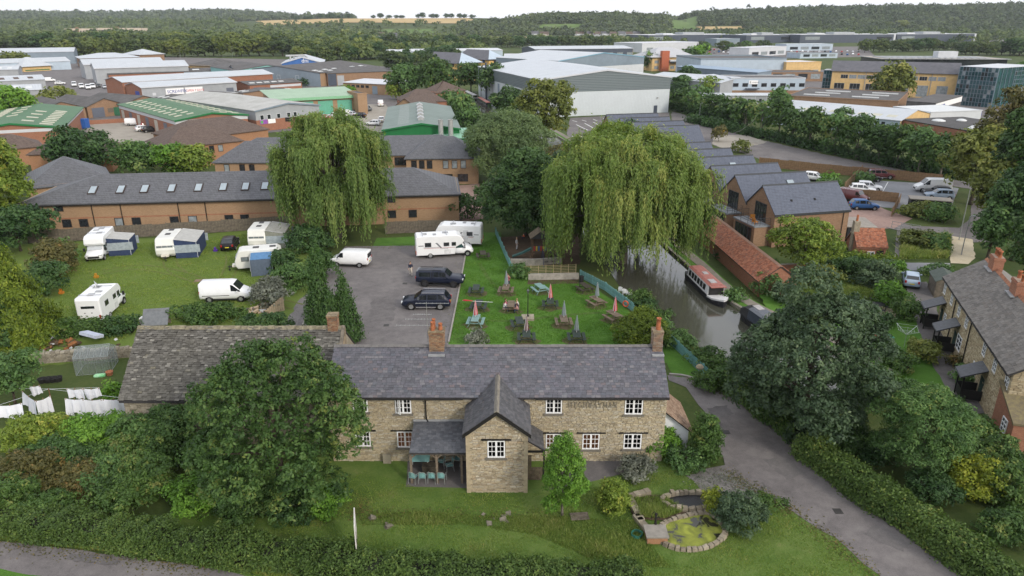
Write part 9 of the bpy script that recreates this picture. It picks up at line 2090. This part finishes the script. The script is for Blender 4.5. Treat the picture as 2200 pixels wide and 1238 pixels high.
def lamp(lab,bx,by,ty,arm=.0,name='street_lamp',wood=False):
 g=G(bx,by);H=V(bx,ty,g.y).z;t=thing(name,lab,'lamp post' if not wood else 'pole',g);b=MB();b.tube([(0,0,0),(0,0,H)],[.11 if wood else .07,.07 if wood else .045],8);b.build('pole',WOODG if wood else M('galvanised',(.33,.34,.34),.5,.1,3,.4),t)
 if arm:MB().bar((0,0,H),(arm,0,H+.08),.05).build('arm',MATS['galvanised'],t);MB().b2(arm-.1,arm+.4,-.12,.12,H+.02,H+.14).build('lamp_head',M('lamp_head_grey',(.4,.4,.4)),t)
 return t,H
lamp('tall bare pole at the end of the access road',2060,516,400,0,'tall_pole');lamp('street lamp on the pale gravel bay',2065,548,466,.3);lamp('street lamp at the yard bend',1502,258,222,.3)
tp,H1=lamp('timber telegraph pole in front of the roadside trees',1632,292,232,0,'telegraph_pole',True);q=G(1570,292)-G(1632,292);b=MB();b.tube([(0,0,H1-.3),(q.x*.33,q.y*.33,H1*.48),(q.x*.66,q.y*.66,H1*.2),(q.x,q.y,.4)],[.03]*4,4);b.build('slack_cable',M('cable_grey',(.35,.34,.32)),tp);MB().b2(-.6,.6,-.06,.06,H1-.8,H1-.65).build('crossarm',WOODG,tp)
lamp('timber pole among the roadside trees',1822,300,232,0,'telegraph_pole',True)
for k,(px,py,ty)in enumerate(((388,125,105),(500,125,100),(645,120,98),(1745,115,95),(1840,110,82),(1700,102,85))):lamp(['street lamp by the left brown office','street lamp by the grey estate shed','street lamp behind the blue shed','tall lamp amid the dealer cars','lamp column by the navy units','lamp column at the showroom'][k],px,py,ty,.8)
g=G(1543,288);t=thing('skip','yellow skip in the concrete yard','skip',g,R(20));b=MB();b.prism([(-1.6,1.2),(-1.1,.05),(1.1,.05),(1.6,1.2),(1.5,1.2),(1.05,.15),(-1.05,.15),(-1.5,1.2)],-.8,.8,'y');b.build('body',M('skip_yellow',(.55,.36,.03),.6,.2),t);MB().b2(-1.05,1.05,-.78,.78,.12,.5).build('load',SOILM,t)
def container(lab,px,py,L,col,rz):g=G(px,py);t=thing('shipping_container',lab,'container',g,R(rz));b=MB();b.b2(-L/2,L/2,-1.2,1.2,.1,2.6);b.build('box',M('cont_'+lab[:4],col,.6,.2),t);[MB().b2(-L/2+.15+k*.45,-L/2+.38+k*.45,-1.25,-1.2,.2,2.5).build('rib',M('cont_'+lab[:4],col),t)for k in range(int(L/.45))]
container('green container in front of the brown workshops',240,248,8,(.05,.18,.10),-2);container('blue container beside the left green roof',158,276,8,(.03,.12,.42),3)
for k,(px,py)in enumerate(((352,286),(362,288))):g=G(px,py);t=thing('wheelie_skip',['red bin at the workshop corner','second red bin at the workshop corner'][k],'bin',g);MB().b2(-.7,.7,-.5,.5,.1,1.2).build('body',M('bin_red',(.38,.03,.03),.5),t);MB().b2(-.74,.74,-.54,.54,1.2,1.28).build('lid',M('bin_red',(.38,.03,.03)),t)
wallrun('low brick wall along the concrete estate yard',[(190,268),(290,262),(375,258)],.3,1.2,REDB,'yard_wall')
g=G(1835,512);t=thing('red_mower','red ride-on mower beside the nearest canal house','mower',g);MB().b2(-.6,.6,-.35,.35,.2,.6).build('body',M('mower_red',(.35,.03,.04),.4),t);MB().b2(-.3,.1,-.25,.25,.6,1.0).build('seat',TRIMB,t);[wheel(t,x,y,.2,.15)for x in(-.45,.45)for y in(-.4,.4)]
A=G(1915,490);t=thing('metal_barrier','grey metal barrier across the footpath','barrier',A);d=G(1975,500)-A;b=MB();b.bar((0,0,1.0),d+Vector((0,0,1.0)),.05);b.bar((0,0,.55),d+Vector((0,0,.55)),.04);b.build('rails',M('galvanised',(.33,.34,.34)),t);[MB().b2(d.x*k/3-.03,d.x*k/3+.03,d.y*k/3-.03,d.y*k/3+.03,0,1.0).build('post',MATS['galvanised'],t)for k in range(4)]
OC=M('orange_chair',(.55,.22,.03),.6)
for k,(u,v)in enumerate(((-1.55,2.0),(-.8,3.9))):
 p=hs[0].mx@Vector((u,v,2.8));t=thing('balcony_chair',['orange chair at the outer end of the nearest balcony','orange chair by the balcony doors'][k],'chair',p,R(20+60*k),'orange balcony chairs');MB().b2(-.3,.3,-.3,.3,.3,.38).build('seat',OC,t);MB().b2(-.3,-.22,-.3,.3,.38,.85).build('backrest',OC,t);[MB().b2(x-.025,x+.025,y-.025,y+.025,0,.3).build('leg',OC,t)for x in(-.26,.26)for y in(-.26,.26)]
g=G(1501,812);t=thing('bird_table','small thatched bird table beside the teal fence','bird table',g);MB().cyl((0,0,0),(0,0,.9),.03,n=6).build('pole',GREYWOOD,t);MB().lathe([(.3,.9),(.3,1.0),(.34,1.02),(.2,1.2),(0,1.3)],(0,0,0),10).build('hood',M('hood_straw',(.3,.25,.17),.9),t)
# rough grass: tufts and blades that nobody could count
def blades(name,label,px,n,hr,leaf,seed,wd=.018):
 from mathutils.geometry import tessellate_polygon
 P=[G(*p)for p in px];tr=tessellate_polygon([P]);ar=[((P[b]-P[a]).cross(P[c]-P[a])).length for a,b,c in tr];r=np.random.default_rng(seed);pick=r.choice(len(tr),n,p=np.array(ar)/sum(ar));A=np.array([[P[i]for i in t]for t in tr])[pick];u,v=r.random((2,n));f=u+v>1;u[f],v[f]=1-u[f],1-v[f]
 p=A[:,0]+(A[:,1]-A[:,0])*u[:,None]+(A[:,2]-A[:,0])*v[:,None]
 cl=np.sin(p[:,0]*.9)*np.sin(p[:,1]*1.3)+.6*np.sin(p[:,0]*2.7+1)*np.sin(p[:,1]*3.1);h=r.uniform(hr[0],hr[1],n)*(1+.35*cl);a=r.random(n)*6.283;w_=np.stack([np.cos(a),np.sin(a),0*a],1)*wd*r.uniform(.7,1.5,n)[:,None];tip=p+np.stack([r.normal(size=n)*h*.35,r.normal(size=n)*h*.35,h],1)
 p[:,2]+=.02;stuff(ob(name,npmesh(name,np.stack([p-w_,p+w_,tip],1),3,np.clip(.5+.16*cl+r.normal(size=n)*.16,.02,.99)),LEAF[leaf]),label)
leaf_mat_grass=LM('lawnblade',(.054,.088,.015),(.094,.142,.029),(.142,.172,.048),(.21,.19,.08));LM('strawblade',(.06,.095,.022),(.105,.145,.038),(.17,.19,.07),(.27,.25,.12));LM('gardenblade',(.036,.084,.012),(.060,.132,.020),(.092,.158,.032))
blades('grass','short grass of the front lawn',[(780,1010),(900,1050),(1000,1062),(1140,1062),(1300,1045),(1440,1010),(1560,1065),(1700,1105),(1890,1240),(1300,1240),(800,1200),(560,1150),(700,1080)],90000,(.04,.10),'lawnblade',81,.02)
blades('grass','rough straw-coloured strip across the front lawn',[(770,1105),(900,1100),(1050,1108),(1220,1112),(1360,1120),(1390,1160),(1440,1220),(1300,1215),(1150,1150),(1000,1128),(780,1130)],22000,(.06,.22),'strawblade',82,.022)
blades('grass','weeds and grass around the pond',[(1355,1076),(1420,1068),(1470,1100),(1430,1116),(1370,1115)],5000,(.15,.5),'strawblade',83,.025)
blades('grass','grass of the beer garden lawn',[(1002,545),(1070,505),(1100,588),(1248,605),(1345,670),(1425,738),(960,738),(988,620)],70000,(.05,.10),'gardenblade',84,.035)
blades('grass','grass of the camping field',[(130,545),(330,520),(620,495),(600,620),(560,690),(300,700),(260,735),(130,700)],70000,(.05,.12),'lawnblade',85,.04)
blades('grass','tall grass in the triangle bed and long garden',[(1942,502),(2040,510),(2036,556),(1932,558)],14000,(.3,.9),'strawblade',86,.05)
blades('grass','long grass between the outbuilding and the gardens',[(1690,620),(1800,600),(1920,600),(1930,640),(1780,650)],14000,(.2,.6),'strawblade',87,.05)
blades('grass','grass fringe along the public road',[(0,1160),(250,1188),(640,1250),(620,1225),(400,1190),(100,1150),(0,1145)],14000,(.08,.3),'lawnblade',88,.02)
blades('grass','grass fringe along the drive hedge',[(1690,925),(1900,1075),(2115,1236),(2160,1240),(1960,1100),(1730,940)],12000,(.06,.2),'strawblade',89,.02)

def litter(label,paths,n,spread,seed,leaf='autumn'):
 r=np.random.default_rng(seed);P=[]
 for px in paths:
  q=np.array([tuple(G(*p))for p in px]);k=r.integers(0,len(q)-1,n);f=r.random(n)[:,None];P.append(q[k]*(1-f)+q[k+1]*f+np.stack([r.normal(size=n)*spread,r.normal(size=n)*spread,r.uniform(.05,.075,n)],1))
 P=np.concatenate(P);nn=unit(r.normal(size=P.shape)*.25+np.array([0,0,1.]));stuff(ob('leaf_litter',npmesh('leaf_litter',leaf_quads(P,nn,r.uniform(.03,.075,len(P)),.6),4,r.random(len(P))),LEAF[leaf]),label)
litter('fallen leaves along the edges of the drive',[[(1480,812),(1605,870),(1700,932),(1905,1085),(2115,1240)],[(1560,1015),(1640,1068),(1710,1102),(1890,1240)]],1500,.4,91)
litter('dead leaves and stones in the gravel patch',[[(1490,1030),(1560,1030),(1640,1070)]],900,.5,92,'lavender')
litter('fallen leaves under the sycamore and along the public road',[[(0,1168),(250,1198),(450,1226)],[(780,1080),(760,1110),(900,1105),(1200,1115)]],900,.4,93)
litter('willow leaves dropped on the car park',[[(745,535),(850,530),(990,530)],[(990,560),(968,735)]],700,.7,94)
